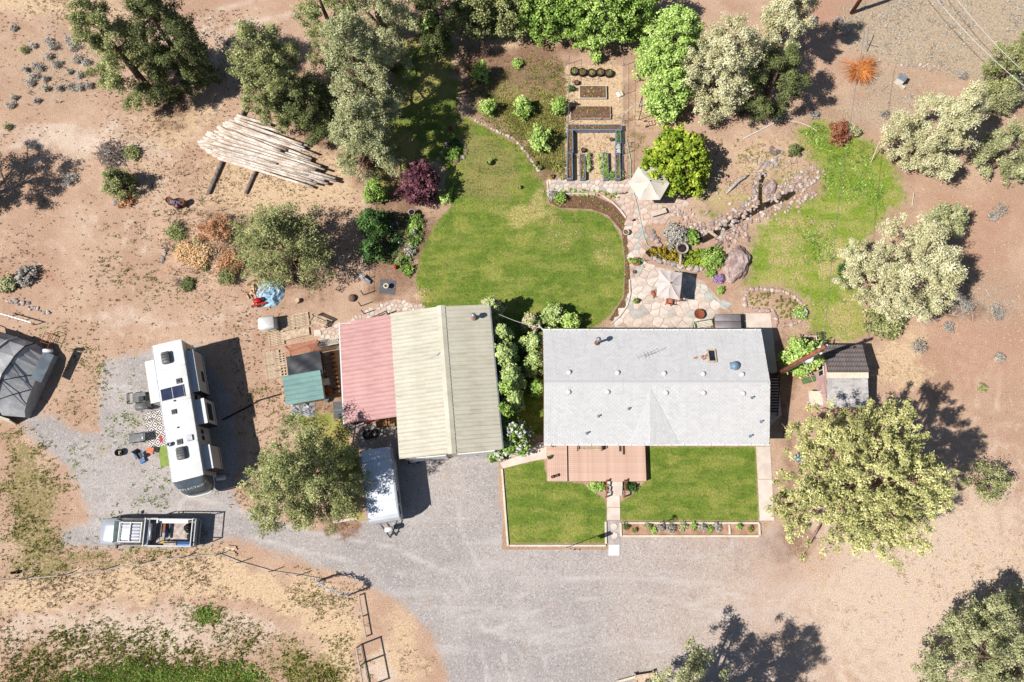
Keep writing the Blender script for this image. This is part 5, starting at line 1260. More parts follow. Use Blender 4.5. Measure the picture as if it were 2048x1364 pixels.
for y0, y1, dx, zt, wn_ in ((1.5, 4.65, .52, 3.12, 1), (-.92, .9, .72, 3.12, 2), (-4.2, -2.5, .6, 3.12, 0)):
    x0 = 1.05; c = (y0 + y1) / 2
    m = MB(); m.box((x0 + dx / 2, c, (zt + 1.15) / 2), (dx, y1 - y0, zt - 1.15), bev=.02); s = part('slide_out', m, m_rvwall, rv)
    m = MB(); m.box((x0 + dx / 2, c, zt + .02), (dx + .02, y1 - y0 + .02, .05)); part('slide_roof', m, M('slide_roof_white', S(236, 236, 236), S(226, 226, 228), fvar=.03, rough=.4), s)
    for yy in (y0 - .01, y1 + .01): m = MB(); m.box((x0 + dx / 2, yy, (zt + 1.15) / 2), (dx + .03, .05, zt - 1.12)); part('corner_trim', m, m_trim, s)
    if wn_: m = MB(); m.box((x0 + dx + .01, c + (0 if wn_ == 2 else -.3), 2.3 if wn_ == 2 else 2.0), (.03, 1.25 if wn_ == 2 else .8, .85 if wn_ == 2 else .45)); part('window', m, m_glass, s)
    m = MB(); m.box((x0 + dx + .012, c, 1.45), (.02, y1 - y0 - .1, .05)); part('stripe', m, m_trim, s)
for y, z, w, hh in ((5.05, 2.6, .45, .6), (-1.35, 2.5, .32, .5), (-1.8, 2.5, .32, .5), (1.2, 2.6, .4, .5)): m = MB(); m.box((1.065, y, z), (.03, w, hh)); part('window', m, m_glass, rv)
for y in (4.27, -2.77):
    m = MB(); m.box((-.12, y, RT + .2), (.66, .9, .32), bev=.1); o = part('air_conditioner', m, m_acgrey, rv, True)
    for q in (-.2, 0, .2): mm = MB(); mm.box((-.12, y + q, RT + .365), (.4, .06, .02)); part('grille', mm, m_trim, o)
sp = link('solar_panel', MB().box((-.1, 1.65, RT + .09), (1.64, .9, .03)).mesh('solar_panel', m_galv), rv)
for x in (-.51, .31): m = MB(); m.box((x, 1.65, RT + .105), (.77, .84, .02)); part('cell_sheet', m, m_solar, sp)
for x, y, s, mt in ((.47, 2.4, .38, m_acgrey), (-.2, .28, .36, m_acgrey), (-.14, -1.93, .4, m_acgrey), (.6, -1.83, .42, m_galv)):
    m = MB(); m.box((x, y, RT + .09), (s, s, .1), bev=.03); o = part('roof_hatch', m, mt, rv)
    if mt is m_acgrey: mm = MB(); mm.box((x, y, RT + .145), (s * .62, s * .62, .02)); part('hatch_lid', mm, m_trim, o)
m = MB(); m.lathe([(.15, .03), (.15, .3), (.12, .34), (.10, .2)], (-.83, -1.95, RT), 16); part('round_vent', m, m_galv, rv, True)
for x, y in ((-.05, 1.05), (-.1, -.9)): m = MB(); m.lathe([(.06, 0), (.06, .1)], (x, y, RT + .04), 10); part('pipe_vent', m, m_trim, rv)
for y in (.4, 1.3, 2.2):
    for s in (-.95, .95): wheel(rv, s, y, .38, .38, .22)
m = MB(); m.box((0, .4, .85), (1.7, 9.4, .3)); part('chassis', m, m_trim, rv)
for s in (-.75, .75): m = MB(); m.box((s, -4.2, .75), (.1, .1, 1.5)); part('landing_leg', m, m_steel, rv)
m = MB(); m.tube([(.9, 5.6, 1.0), (-.9, 5.6, 1.0)], .04, 6); m.box((0, 5.52, 1.0), (.1, .2, .1)); part('bumper', m, m_steel, rv)
m = MB(); m.box((-1.2, -.6, .45), (.6, .8, .06)); m.box((-1.4, -.6, .2), (.5, .8, .05)); part('entry_steps', m, m_wood, rv)
# things set out around the trailer
def cyl_tank(name, label, px, py, r, hh, lying=False, group=None, rz=0.0, z=0):
    t = thing(name, label, 'gas bottle', at(px, py, z), rz, group)
    m = MB(); prof = [(r * .5, 0), (r * .95, .04), (r, .1), (r, hh - .12), (r * .8, hh - .03), (r * .3, hh)]
    m.lathe(prof, n=14); o = part('bottle', m, m_white, t, True)
    if lying: o.rotation_euler = (pi / 2, 0, 0); o.location = (0, 0, r)
    m = MB(); m.lathe([(r * .5, hh), (r * .5, hh + .1)], n=10, cap=False); o2 = part('collar', m, m_galv, t)
    if lying: o2.rotation_euler = (pi / 2, 0, 0); o2.location = (0, 0, r)
    return t
gb = 'gas bottles by the trailer hitch'
cyl_tank('gas_bottle', 'white gas bottle lying on its side by the trailer hitch', 434, 957, .18, .75, True, gb, radians(96))
cyl_tank('gas_bottle', 'upright white gas bottle farthest from the dark front cap', 430, 949, .15, .5, False, gb)
cyl_tank('gas_bottle', 'upright white gas bottle in the middle of the hitch group', 424, 966, .15, .5, False, gb)
cyl_tank('gas_bottle', 'upright white gas bottle nearest the dark front cap', 418, 974, .16, .5, False, gb)
def rugmat():
    k = NT('diamond_rug'); k.position(True)
    mp = k.n('ShaderNodeMapping'); mp.inputs['Rotation'].default_value = (0, 0, radians(45)); mp.inputs['Scale'].default_value = (2.05, 2.05, 1); k.l(k.position(), mp.inputs[0])
    sx = k.n('ShaderNodeSeparateXYZ'); k.l(mp.outputs[0], sx.inputs[0])
    fx, fy = (k.math('ABSOLUTE', k.math('SUBTRACT', k.math('FRACT', sx.outputs[i]), .5)) for i in (0, 1))
    d = k.math('MAXIMUM', fx, fy)
    ring = k.math('ADD', k.math('LESS_THAN', k.math('ABSOLUTE', k.math('SUBTRACT', d, .36)), .065), k.math('LESS_THAN', d, .12))
    return k.out(k.mix(ring, lin(S(236, 228, 222)), lin(S(96, 78, 76))), .95)
rug0, rug1 = at(310, 858), (2.6, 1.25)
one('outdoor_rug', 'white outdoor rug with dark diamond pattern beside the trailer', 'rug', MB().box((0, 0, .012), (1.3, 2.75, .02)), rugmat(), at(312, 858), radians(14.1))
one('grass_mat', 'green artificial grass mat beside the trailer', 'mat', MB().box((0, 0, .012), (.85, 1.55, .025)), M('artificial_turf', S(150, 168, 82), S(132, 152, 68), fine=60, fvar=.15), at(330, 912), radians(14.1))
one('red_mat', 'small red step mat on the diamond rug', 'mat', MB().box((0, 0, .035), (.2, .5, .03)), m_red, at(322, 878), radians(14.1))
gr = thing('barbecue_grill', 'grey pellet barbecue grill standing beside the trailer slide-out', 'grill', at(293, 815), radians(10))
m = MB(); m.box((.0, .0, .72), (1.05, .55, .4), bev=.12); part('lid', m, m_acgrey, gr, True)
m = MB(); m.box((.62, .05, .75), (.28, .42, .4)); part('hopper', m, m_trim, gr)
for x in (-.42, .42):
    for y in (-.2, .2): m = MB(); m.box((x, y, .27), (.05, .05, .54)); part('leg', m, m_dark, gr)
m = MB(); m.tube([(-.35, -.32, .75), (.35, -.32, .75)], .02, 6); part('handle', m, m_galv, gr)
sb = thing('smoker_cart', 'black framed folding cart with glass top by the trailer', 'cart', at(281, 797), radians(8))
m = MB(); m.box((.15, 0, .55), (.95, .7, .05)); part('top', m, m_acgrey, sb)
m = MB(); m.box((.35, -.15, .62), (.4, .35, .14), bev=.03); part('burner', m, m_trim, sb)
for p, q in (((-.55, -.4, .7), (-.55, .4, .7)), ((-.75, -.4, .55), (-.75, .4, .55)), ((-.75, -.4, .55), (-.3, -.4, .6)), ((-.75, .4, .55), (-.3, .4, .6))): m = MB(); m.tube([p, q], .035, 6); part('rail', m, m_dark, sb)
for x in (-.3, .55):
    for y in (-.3, .3): m = MB(); m.box((x, y, .27), (.04, .04, .54)); part('leg', m, m_dark, sb)
lc = thing('reclining_chair', 'grey reclining camp chair on the gravel by the rug', 'chair', at(282, 876), radians(6))
m = MB(); V = [(-.75 + .15 * i, y, .32 + (.0 if i < 5 else (i - 5) * .09) + .02 * cos(y * 6)) for i in range(10) for y in (-.3, -.1, .1, .3)]
m.add(V, [(i * 4 + j, (i + 1) * 4 + j, (i + 1) * 4 + j + 1, i * 4 + j + 1) for i in range(9) for j in range(3)]); part('sling', m, m_acgrey, lc, True)
m = MB(); m.box((.42, 0, .62), (.22, .44, .12), bev=.05); part('headrest', m, m_galv, lc, True)
for y in (-.33, .33): m = MB(); m.tube([(-.75, y, .33), (.0, y, .34), (.6, y, .72)], .022, 6); m.tube([(-.55, y, 0), (.25, y, .5)], .02, 6); m.tube([(.35, y, 0), (-.15, y, .4)], .02, 6); part('frame', m, m_dark, lc)
cc = thing('camp_chair', 'blue and black folding camp chair on the gravel', 'chair', at(285, 911), radians(30))
m = MB(); m.box((0, 0, .4), (.5, .5, .05), rx=.12); part('seat', m, m_dark, cc); m = MB(); m.box((0, .27, .72), (.52, .05, .6), rx=-.25); part('backrest', m, m_trim, cc)
for x in (-.29, .29): m = MB(); m.box((x, 0, .62), (.08, .5, .04)); part('armrest', m, m_blue, cc)
for x in (-.27, .27):
    for y in (-.25, .25): m = MB(); m.tube([(x, y, 0), (x * .9, -y * .6, .62)], .018, 6); part('leg', m, m_steel, cc)
m = MB(); m.box((-.1, -.42, .12), (.4, .25, .18)); part('bag', m, m_blue, cc)
ot = thing('camp_table', 'small orange camp table next to the folding chair', 'table', at(305, 902), radians(-10))
m = MB(); m.box((0, 0, .42), (.5, .4, .04)); part('top', m, M('orange_plastic', S(240, 120, 76), S(226, 104, 60), rough=.5), ot)
for x in (-.2, .2):
    for y in (-.15, .15): m = MB(); m.tube([(x, y, 0), (x, y, .42)], .018, 6); part('leg', m, m_steel, ot)
fp = thing('fire_pit', 'small dark metal fire pit on the gravel left of the chairs', 'fire pit', at(241, 906))
m = MB(); m.lathe([(.24, 0), (.25, .38), (.27, .40), (.22, .38), (.2, .08), (.02, .06)], n=18); part('bowl', m, m_trim, fp, True)
for i in range(3): m = MB(); m.tube([(-.14 + .1 * i, -.12, .16 + .03 * i), (.12 - .08 * i, .13, .22)], .035, 6); part('firewood', m, m_wood, fp)
m = MB(); m.tube([at(262, 845, .1), at(272, 850, .05), at(290, 852, .05), at(294, 857, .1)], .02, 6); one('broom', 'thin pale broom lying on the gravel by the rug', 'broom', m, m_wood)
m = MB(); m.tube([at(445, 840, .06), at(480, 822, .06), at(520, 800, .05), at(562, 788, .05)], .06, 7); one('sewer_hose', 'black hose lying from the trailer towards the teal shed', 'hose', m, m_rubber)

# ------------------------------------------------------------------ pickup truck
m_silver = M('silver_paint', S(206, 208, 212), S(192, 194, 200), scale=.6, fvar=.02, rough=.25, metal=.35, spec=.5)
m_bed = M('bed_floor', S(214, 200, 190), S(176, 158, 146), scale=3, fvar=.2, rough=.9)
tk = thing('pickup_truck', 'silver crew cab pickup with white ladder rack and loaded bed', 'pickup', (-26.35, -.5, 0), radians(-.6))
def loft(sections, mat, name, parent, smooth=True):
    """closed body skin from cross sections: list of (x, [(y,z)...])"""
    n = len(sections[0][1]); V = [(x, y, z) for x, s in sections for y, z in s]
    F = [(i * n + j, i * n + (j + 1) % n, (i + 1) * n + (j + 1) % n, (i + 1) * n + j) for i in range(len(sections) - 1) for j in range(n)]
    F.append(tuple(range(n))[::-1]); F.append(tuple((len(sections) - 1) * n + j for j in range(n)))
    m = MB(); m.add(V, [tuple(reversed(f)) for f in F]); return part(name, m, mat, parent, smooth)
def sect(w, zb, zt, r=.12): return [(-w, zb), (w, zb), (w, zt - r), (w - r, zt), (w * .4, zt + .02), (-w * .4, zt + .02), (-w + r, zt), (-w, zt - r)]
loft([(-3.36, sect(.72, .5, .92)), (-3.25, sect(.88, .45, 1.02)), (-2.9, sect(.95, .42, 1.12)), (-2.25, sect(.97, .42, 1.2)), (-1.9, sect(.97, .42, 1.24))], m_silver, 'bonnet', tk)
loft([(-1.92, sect(.97, .42, 1.2)), (.16, sect(.98, .42, 1.22)), (.2, sect(.97, .42, 1.2))], m_silver, 'cab_body', tk)
loft([(-2.25, sect(.86, 1.15, 1.2, .03)), (-1.55, sect(.76, 1.15, 1.78)), (-1.3, sect(.76, 1.15, 1.84)), (-.2, sect(.76, 1.15, 1.84)), (.1, sect(.76, 1.15, 1.74))], m_silver, 'cab_roof', tk)
m = MB(); m.slab((-2.24, -.78, 1.235), (-2.24, .78, 1.235), (-1.56, .68, 1.825), (-1.56, -.68, 1.825), .02); 
m.f = [tuple(reversed(f)) for f in m.f]; part('windscreen', m, M('windscreen_glass', (60, 78, 76), (44, 58, 60), rough=.08, fvar=0, spec=.6), tk)
for s in (-1, 1):
    m = MB(); m.slab((-1.75, s * .90, 1.25), (.05, s * .9, 1.25), (.0, s * .775, 1.72), (-1.42, s * .775, 1.74), .012 * s); part('side_window', m, m_glass, tk)
    m = MB(); m.box((-1.84, s * 1.05, 1.3), (.14, .22, .2), bev=.03); m.box((-1.8, s * .95, 1.22), (.06, .16, .05)); part('mirror', m, m_trim, tk)
    m = MB(); m.box((-3.3, s * .62, .85), (.12, .34, .18), bev=.03); part('headlight', m, m_glass, tk)
    m = MB(); m.box((1.9, s * .97, .85), (3.35, .06, .75)); part('bed_side', m, m_silver, tk)
    for x, nm in ((-2.5, 0), (2.2, 0)): wheel(tk, x, s * .84, .4, .4, .26, 'y')
m = MB(); m.box((-3.4, 0, .55), (.14, 1.75, .25), bev=.04); part('bumper', m, m_galv, tk); m = MB(); m.box((3.66, 0, .55), (.16, 1.8, .2), bev=.04); part('bumper', m, m_galv, tk)
m = MB(); m.box((1.9, 0, .68), (3.3, 1.88, .06)); part('bed_floor', m, m_bed, tk); m = MB(); m.box((3.56, 0, .85), (.07, 1.9, .72)); part('tailgate', m, m_silver, tk)
m = MB(); m.box((.25, 0, .95), (.06, 1.9, .55)); part('bed_front', m, m_silver, tk); m = MB(); m.box((.2, 0, .55), (6.4, 1.5, .2)); part('chassis', m, m_trim, tk)
for y in (-.66, .66): m = MB(); m.box((-.72, y, 1.95), (1.65, .06, .05)); part('roof_rail', m, m_white, tk)
for x in (-1.5, -.75, .05): m = MB(); m.box((x, 0, 1.96), (.07, 1.4, .06)); part('roof_bar', m, m_white, tk)
for i in range(5): m = MB(); m.box((-.72, -.44 + i * .22, 1.875), (1.3, .1, .02)); part('roof_rib', m, m_silver, tk)
for y in (-.98, .98):                                    # rack over the bed
    m = MB(); m.tube([(.2, y, 1.2), (.2, y * .98, 1.85), (.45, y * .94, 2.0), (3.7, y * .94, 2.0)], .04, 8); part('rack_rail', m, m_white, tk)
    m = MB(); m.tube([(3.62, y, 1.2), (3.68, y * .94, 2.0)], .04, 8); part('rack_post', m, m_white, tk)
for x in (.3, .62, 3.66): m = MB(); m.tube([(x, -.94, 2.0), (x, .94, 2.0)], .045, 8); part('rack_bar', m, m_white if x != .62 else m_galv, tk)
m = MB(); m.tube([(.75, -.55, 1.99), (.75, .62, 1.99)], .1, 10); part('rolled_awning', m, m_galv, tk, True)
for i in range(3): m = MB(); m.box((.98 + i * .12, .05, 1.5), (.04, 1.2, .05)); part('guard_bar', m, m_trim, tk)
m = MB(); m.box((2.0, .8, 1.32), (2.3, .34, .3), bev=.03); part('tool_box', m, m_white, tk)
m = MB(); m.box((2.95, -.82, 1.2), (1.0, .36, .3), bev=.02); part('cooler', m, m_blue, tk); m = MB(); m.box((1.9, -.82, 1.15), (.9, .34, .25)); part('tray', m, m_bed, tk)
ca = [('load_bag', 'black refuse bag at the tail of the truck bed', (3.0, .28, .71), .34, m_dark), ('load_bag', 'second dark bag lower in the corner of the truck bed', (3.2, -.3, .71), .3, m_rubber)]
for nm, lab, p, r, mt in ca:
    m = MB(); V = []; rr = random.Random(int(r * 100))
    m.lathe([(r * .5, 0), (r, r * .4), (r * .9, r * .9), (r * .4, r * 1.3), (.03, r * 1.5)], n=9); m.v = [(x * rr.uniform(.8, 1.2), y * rr.uniform(.8, 1.2), z * rr.uniform(.9, 1.1)) for x, y, z in m.v]
    one(nm, lab, 'bag', m, mt, Vector((-26.35, -.5, 0)) + Vector(p), 0, 'bags in the truck bed')
for i, (p, s, mt, lab) in enumerate((((1.25, .3, .71), (.2, .7, .25), m_brownwood, 'brown crate of tools in the truck bed'), ((1.45, -.1, .71), (.14, .6, .2), m_blue, 'blue tool case in the truck bed'), ((1.62, -.25, .71), (.2, .4, .16), m_cream, 'cream bucket lid box in the truck bed'), ((1.3, -.68, .71), (.5, .18, .14), M('yellow_plastic', S(226, 190, 70), S(206, 168, 50)), 'yellow strap bundle along the truck bed side'))):
    one('tool_case', lab, 'tool case', MB().box((0, 0, s[2] / 2), s, bev=.02), mt, Vector((-26.35, -.5, 0)) + Vector(p), .05 * i, 'tools in the truck bed')

# ------------------------------------------------------------------ camper trailer
m_camper = M('camper_white', S(244, 246, 250), S(232, 236, 242), scale=.8, fvar=.03, rough=.4, spec=.35)
cp = thing('camper_trailer', 'short white camper trailer dappled by tree shade beside the shop', 'trailer', (-9.4, 2.8, 0), radians(9))
CT = 2.62
loft([(-1, [(0, 0)] * 0)] if False else [(2.55, sect(1.08, .55, CT, .04)), (2.4, sect(1.08, .5, CT + .02, .04)), (-2.2, sect(1.08, .5, CT + .02, .04)), (-2.45, sect(1.08, .5, CT - .3, .04)), (-2.62, sect(1.08, .55, 1.7, .04)), (-2.66, sect(1.06, .7, 1.2, .04))], m_camper, 'body', cp, False).rotation_euler = (0, 0, pi / 2)
m = MB(); m.box((0, .3, CT + .035), (2.0, 4.3, .03), bev=.01); part('roof_sheet', m, m_camper, cp)
for x, y in ((.55, 2.1), (-.1, 1.8)): m = MB(); m.box((x, y, CT + .1), (.38, .38, .1), bev=.03) if x > 0 else m.lathe([(.18, .04), (.16, .1), (.06, .13)], (x, y, CT), 12); part('roof_hatch', m, m_camper, cp)
for y, w in ((-1.05, .85), (-1.95, .6)): m = MB(); m.box((1.09, y, 1.75), (.03, w, .42)); part('window', m, m_glass, cp)
for y in (-1.2, .3, 1.7): m = MB(); m.box((0, y, CT + .055), (2.0, .05, .015)); part('roof_seam', m, m_rvwall, cp)
for s in (-1, 1): m = MB(); m.box((s * 1.09, .1, CT - .01), (.04, 4.9, .07)); part('roof_rail', m, m_galv, cp)
m = MB(); m.box((1.09, .4, 1.15), (.025, 4.0, .06)); part('stripe', m, m_steel, cp); m = MB(); m.box((1.095, 1.3, 1.4), (.03, .7, 1.65)); part('door', m, m_camper, cp)
m = MB(); m.box((0, -2.74, 1.2), (1.6, .03, .3)); part('front_panel', m, m_steel, cp)
for s in (-1, 1):
    for y in (-.1, .75): wheel(cp, s * .92, y, .34, .34, .2)
    m = MB(); m.tube([(s * .7, -2.5, .48), (0, -3.75, .48)], .05, 6); part('tow_frame', m, m_trim, cp)
m = MB(); m.box((0, 0, .5), (1.7, 4.8, .16)); part('chassis', m, m_trim, cp)
m = MB(); m.tube([(0, -3.55, 0), (0, -3.55, .8)], .04, 8); part('jack', m, m_steel, cp)
m = MB(); m.lathe([(.1, -.3), (.19, -.26), (.2, 0), (.19, .26), (.1, .3)], n=14); o = part('gas_tank_cover', m, m_white, cp, True); o.location = (0, -3.15, .82); o.rotation_euler = (0, pi / 2, 0)
# old car front and bits by the shop doors
pc = thing('pedal_car', 'small white toy pedal car with red front by the shop wall', 'pedal car', at(828, 920), radians(5))
m = MB(); m.box((0, 0, .3), (.62, .44, .26), bev=.08); part('body', m, m_white, pc, True); m = MB(); m.box((-.36, 0, .27), (.16, .42, .22), bev=.05); part('bonnet', m, m_red, pc, True)
m = MB(); m.box((.05, 0, .45), (.26, .3, .06)); part('seat', m, m_acgrey, pc)
for x in (-.3, .28):
    for s in (-.24, .24): wheel(pc, x, s, .13, .13, .06, 'y')
for i, (x, y) in enumerate(((735, 870), (748, 868))):
    o = one('old_tyre', ['old black tyre lying left of the other behind the camper', 'old black tyre lying right of the other behind the camper'][i], 'tyre', MB().lathe([(.2, .02), (.3, 0), (.36, .06), (.36, .16), (.3, .22), (.2, .2), (.2, .02)], n=20, cap=False), m_rubber, at(x, y), 0, 'old tyres behind the camper', True)
one('cardboard_box', 'brown cardboard box in the shade under the red roof edge', 'box', MB().box((0, 0, .3), (.8, .6, .6)).box((0, 0, .61), (.84, .3, .02), rz=.1), M('cardboard', S(186, 138, 92), S(166, 118, 76)), at(765, 846), .1)
one('cardboard_box', 'second brown cardboard box nearer the beige roof edge', 'box', MB().box((0, 0, .3), (.5, .6, .6)).box((0, 0, .61), (.2, .64, .02), rz=.1), M('cardboard_light', S(200, 152, 104), S(176, 128, 86)), at(785, 845), -.05)
one('bicycle_frame_heap', 'tangle of bicycles left of the cardboard boxes', 'bicycles', MB().tube([(.3 * cos(t * pi / 8), 0, .32 + .3 * sin(t * pi / 8)) for t in range(17)], .025, 6).tube([(.9 + .3 * cos(t * pi / 8), .1, .32 + .3 * sin(t * pi / 8)) for t in range(17)], .025, 6).tube([(0, 0, .32), (.35, .05, .7), (.9, .1, .32), (.45, .05, .3), (.35, .05, .7)], .025, 6).tube([(.35, -.2, .85), (.35, .3, .85)], .02, 6), m_red, at(738, 845), .2)
def matmat():
    k = NT('ring_rubber_mat'); k.position(True)
    w = k.n('ShaderNodeTexWave'); w.wave_type = 'RINGS'; w.inputs['Scale'].default_value = 3.2; k.l(k.position(), w.inputs['Vector'])
    return k.out(k.mix(k.remap(w.outputs[1], .4, .6), (.035, .036, .038, 1), (.11, .11, .115, 1)), .8)
mm_ = matmat()
one('rubber_mat', 'dark ringed rubber mat against the lower end of the red roof', 'mat', MB().box((0, 0, .012), (.85, 1.3, .025)), mm_, at(678, 820), .1)
one('rubber_mat', 'dark ringed rubber mat under the pedestal by the lawn', 'mat', MB().box((0, 0, .012), (1.25, 1.15, .025)), mm_, at(775, 574), -.05)

# ------------------------------------------------------------------ log pile
m_log = M('peeled_log', S(244, 232, 218), S(204, 182, 162), scale=1.6, fine=9, fvar=.25, rough=.9, per=.14)
m_greylog = M('grey_log', S(150, 136, 126), S(116, 102, 94), scale=4, fine=16, fvar=.25, rough=.95)
rl = random.Random(21)
lgp = 'peeled logs stacked in the pile'
def logmesh(L, r0, r1, seed):
    r = random.Random(seed); k = 7
    return MB().tube([(L * i / k, r.uniform(-.03, .03) * (0 < i < k), r.uniform(-.02, .02) * (0 < i < k)) for i in range(k + 1)], [(r0 + (r1 - r0) * i / k) * r.uniform(.96, 1.04) for i in range(k + 1)], 9).mesh('log', m_log, True)
# left and right ends of the stack, from its upper to its lower edge
LE = [(475, 228), (452, 244), (436, 252), (412, 266), (396, 275), (394, 286), (402, 297), (426, 315)]
RE = [(556, 256), (634, 303), (624, 320), (650, 340), (672, 354), (675, 364), (665, 376), (660, 387)]
def along(P, t):
    q = t * (len(P) - 1); i = min(int(q), len(P) - 2); f = q - i
    return (P[i][0] + (P[i + 1][0] - P[i][0]) * f, P[i][1] + (P[i + 1][1] - P[i][1]) * f)
LOGS = []
for ly, n_l in ((0, 23), (1, 17), (2, 5)):
    for i in range(n_l):
        t = (i + .5) / n_l * (1 if ly == 0 else (.86 if ly == 1 else .5)) + (0 if ly == 0 else (.06 if ly == 1 else .25)); a, b = along(LE, t), along(RE, min(1, t + rl.uniform(-.05, .05)))
        f0, f1 = rl.uniform(0, .06 + .06 * ly), rl.uniform(0, .16 + .16 * ly)
        LOGS.append(((a[0] + (b[0] - a[0]) * f0, a[1] + (b[1] - a[1]) * f0), (b[0] + (a[0] - b[0]) * f1, b[1] + (a[1] - b[1]) * f1 + rl.uniform(-3, 3)), ly))
for i, (a, b, ly) in enumerate(LOGS):
    z = .36 + ly * .22 + rl.uniform(0, .03)
    A, B_ = at(*a, z), at(*b, z); d = B_ - A; r0 = rl.uniform(.11, .16)
    tag(link('log', logmesh(d.length, r0, r0 * rl.uniform(.6, .85), i), None, A, math.atan2(d.y, d.x)),
        ORD[i - (0, 23, 40)[ly]] + ' pale peeled log from the upper edge, ' + ('bottom', 'upper', 'topmost')[ly] + ' layer of the log pile', 'log', lgp)
for i, (a, b, lab) in enumerate((((418, 388), (492, 220), 'thick grey bearer log under the left end of the pile'), ((492, 388), (520, 330), 'shorter grey bearer log under the middle of the pile'))):
    A, B_ = at(*a), at(*b); d = B_ - A; r = .17 if i == 0 else .14
    m = MB(); m.tube([(0, 0, r * .95), (d.length * .5, .03, r), (d.length, 0, r * .9)], [r, r * .96, r * .85], 10); one('bearer_log', lab, 'log', m, m_greylog, A, math.atan2(d.y, d.x), None, True)

# ------------------------------------------------------------------ brush pile, mounds' dry growth, firewood under the tarp
def twigs(n, r, hh, seed, th=.02, spread=1.0, curve=.25):
    g = random.Random(seed); m = MB()
    for _ in range(n):
        a, q = g.uniform(0, 2 * pi), r * g.uniform(0, .75) ** .7; c = Vector((q * cos(a), q * sin(a), g.uniform(.02, hh * (1 - (q / r) ** 2))))
        b = g.uniform(0, 2 * pi); L = g.uniform(.4, 1.0) * r * .7; d = Vector((cos(b), sin(b), g.uniform(-.15, .3))) * L
        m.tube([c - d * .5, c + Vector((0, 0, curve * g.uniform(0, .3))), c + d * .5], [th * g.uniform(.7, 1.4), th, th * .4], 4, cap=False)
    m.v = [(x, y, max(z, .01)) for x, y, z in m.v]
    return m
bp = thing('brush_pile', 'round heap of grey dead branches above the young juniper', 'brush pile', at(225, 312))
o = part('branches', twigs(260, 1.55, .75, 4), M('grey_twigs', S(164, 146, 134), S(112, 96, 90), scale=3, fvar=.3), bp); o['kind'] = 'stuff'
o = part('pale_branches', twigs(60, 1.1, .8, 5, .025), m_bark_pale if False else MAT_BARK_GREY, bp); o['kind'] = 'stuff'
for i, (x, y, n, r, lab) in enumerate(((140, 358, 40, .9, 'small scatter of grey sticks at the shadow edge on the left'), (1925, 610, 34, 1.5, 'grey fallen branches on the red ground right of the meadow'), (1990, 612, 26, 1.4, 'grey fallen branches near the right edge'), (1850, 640, 20, .7, 'twisted roots of dead wood below the large round juniper'), (1430, 350, 24, .6, 'pale driftwood pieces under the yellow green tree'))):
    o = one('dead_branches', lab, 'branches', twigs(n, r, .3, 30 + i, .028), MAT_BARK_GREY, at(x, y)); 
    o['kind'] = 'stuff'
ow = thing('orange_willow', 'bright orange fan of bare willow stems near the white hive', 'shrub', at(1712, 148))
g = random.Random(8); m = MB()
for i in range(420):
    a = g.uniform(-2.5, .75) if g.random() < .8 else g.uniform(0, 2 * pi); L = g.uniform(.7, 1.75); zt = g.uniform(.15, .9)
    c = Vector((g.uniform(-.25, .25), g.uniform(.1, .5), .05)); e = c + Vector((cos(a) * L, sin(a) * L * .95, zt))
    m.tube([c, c.lerp(e, .5) + Vector((0, 0, .3)), e], [.022, .016, .007], 4, cap=False)
o = part('stems', m, M('orange_stems', S(238, 160, 92), S(222, 130, 62), scale=4, fvar=.2), ow); o['kind'] = 'stuff'
m = MB(); m.lathe([(.25, 0), (.22, .12), (.05, .16)], (0, .3, 0), 10); part('crown', m, MAT_BARK, ow)
fwp = thing('firewood_heap', 'heap of split firewood left of the blue tarp', 'firewood', at(515, 590))
m_split = M('fresh_split_wood', S(242, 216, 188), S(216, 170, 130), scale=5, fvar=.15, per=.14)
me_s = MB().prism([(-.12, -.07), (.12, -.08), (.03, .11)], -.22, .22).mesh('log', m_split)
g = random.Random(12)
for i in range(46): shared('log', me_s, fwp, (g.gauss(0, .42), g.gauss(.1, .62), .1 + abs(g.gauss(0, .14))), rot=(g.uniform(1.2, 1.9), g.uniform(-.3, .3), g.uniform(0, 6.3)))
tp = thing('blue_tarp', 'crumpled light blue tarp over firewood under the olive juniper', 'tarp', at(541, 583), -.3)
N = 20; rgn = np.random.default_rng(9); hz = rgn.normal(0, .09, (N + 1, N + 1)); hz = hz + np.roll(hz, 1, 0) + np.roll(hz, 1, 1) + np.roll(hz, (1, 1), (0, 1))
V = []
for j in range(N + 1):
    for i in range(N + 1):
        x, y = -1 + 2 * i / N, -1 + 2 * j / N; rr = max(abs(x), abs(y)); s = 1 - .25 * (abs(x * y))
        V.append((x * 1.15 * s, y * 1.3 * s, max(.01, (.62 * (1 - rr ** 2.2) + float(hz[j, i]) * .55 * (1 - rr * .6)))))
m = MB(); m.add(V, [(j * (N + 1) + i, j * (N + 1) + i + 1, (j + 1) * (N + 1) + i + 1, (j + 1) * (N + 1) + i) for j in range(N) for i in range(N)]); part('sheet', m, M('light_blue_tarp', S(190, 218, 234), S(156, 196, 220), scale=2, fvar=.08, rough=.5), tp)
ls = thing('log_splitter', 'red log splitter beside the blue tarp', 'machine', at(519, 606), .25)
m = MB(); m.box((0, .05, .5), (.6, .36, .3), bev=.06); part('engine_cover', m, m_red, ls, True); m = MB(); m.box((.1, -.22, .35), (1.0, .12, .14)); part('beam', m, m_red, ls)
m = MB(); m.box((.45, .1, .42), (.3, .3, .3), bev=.03); part('engine', m, m_trim, ls)
for s in (-.3, .3): wheel(ls, -.05, s, .18, .18, .1, 'y')
one('chopping_block', 'round chopping block on the wood chips', 'block', MB().lathe([(.2, 0), (.19, .36), (.17, .37)], n=14), m_wood, at(596, 603))
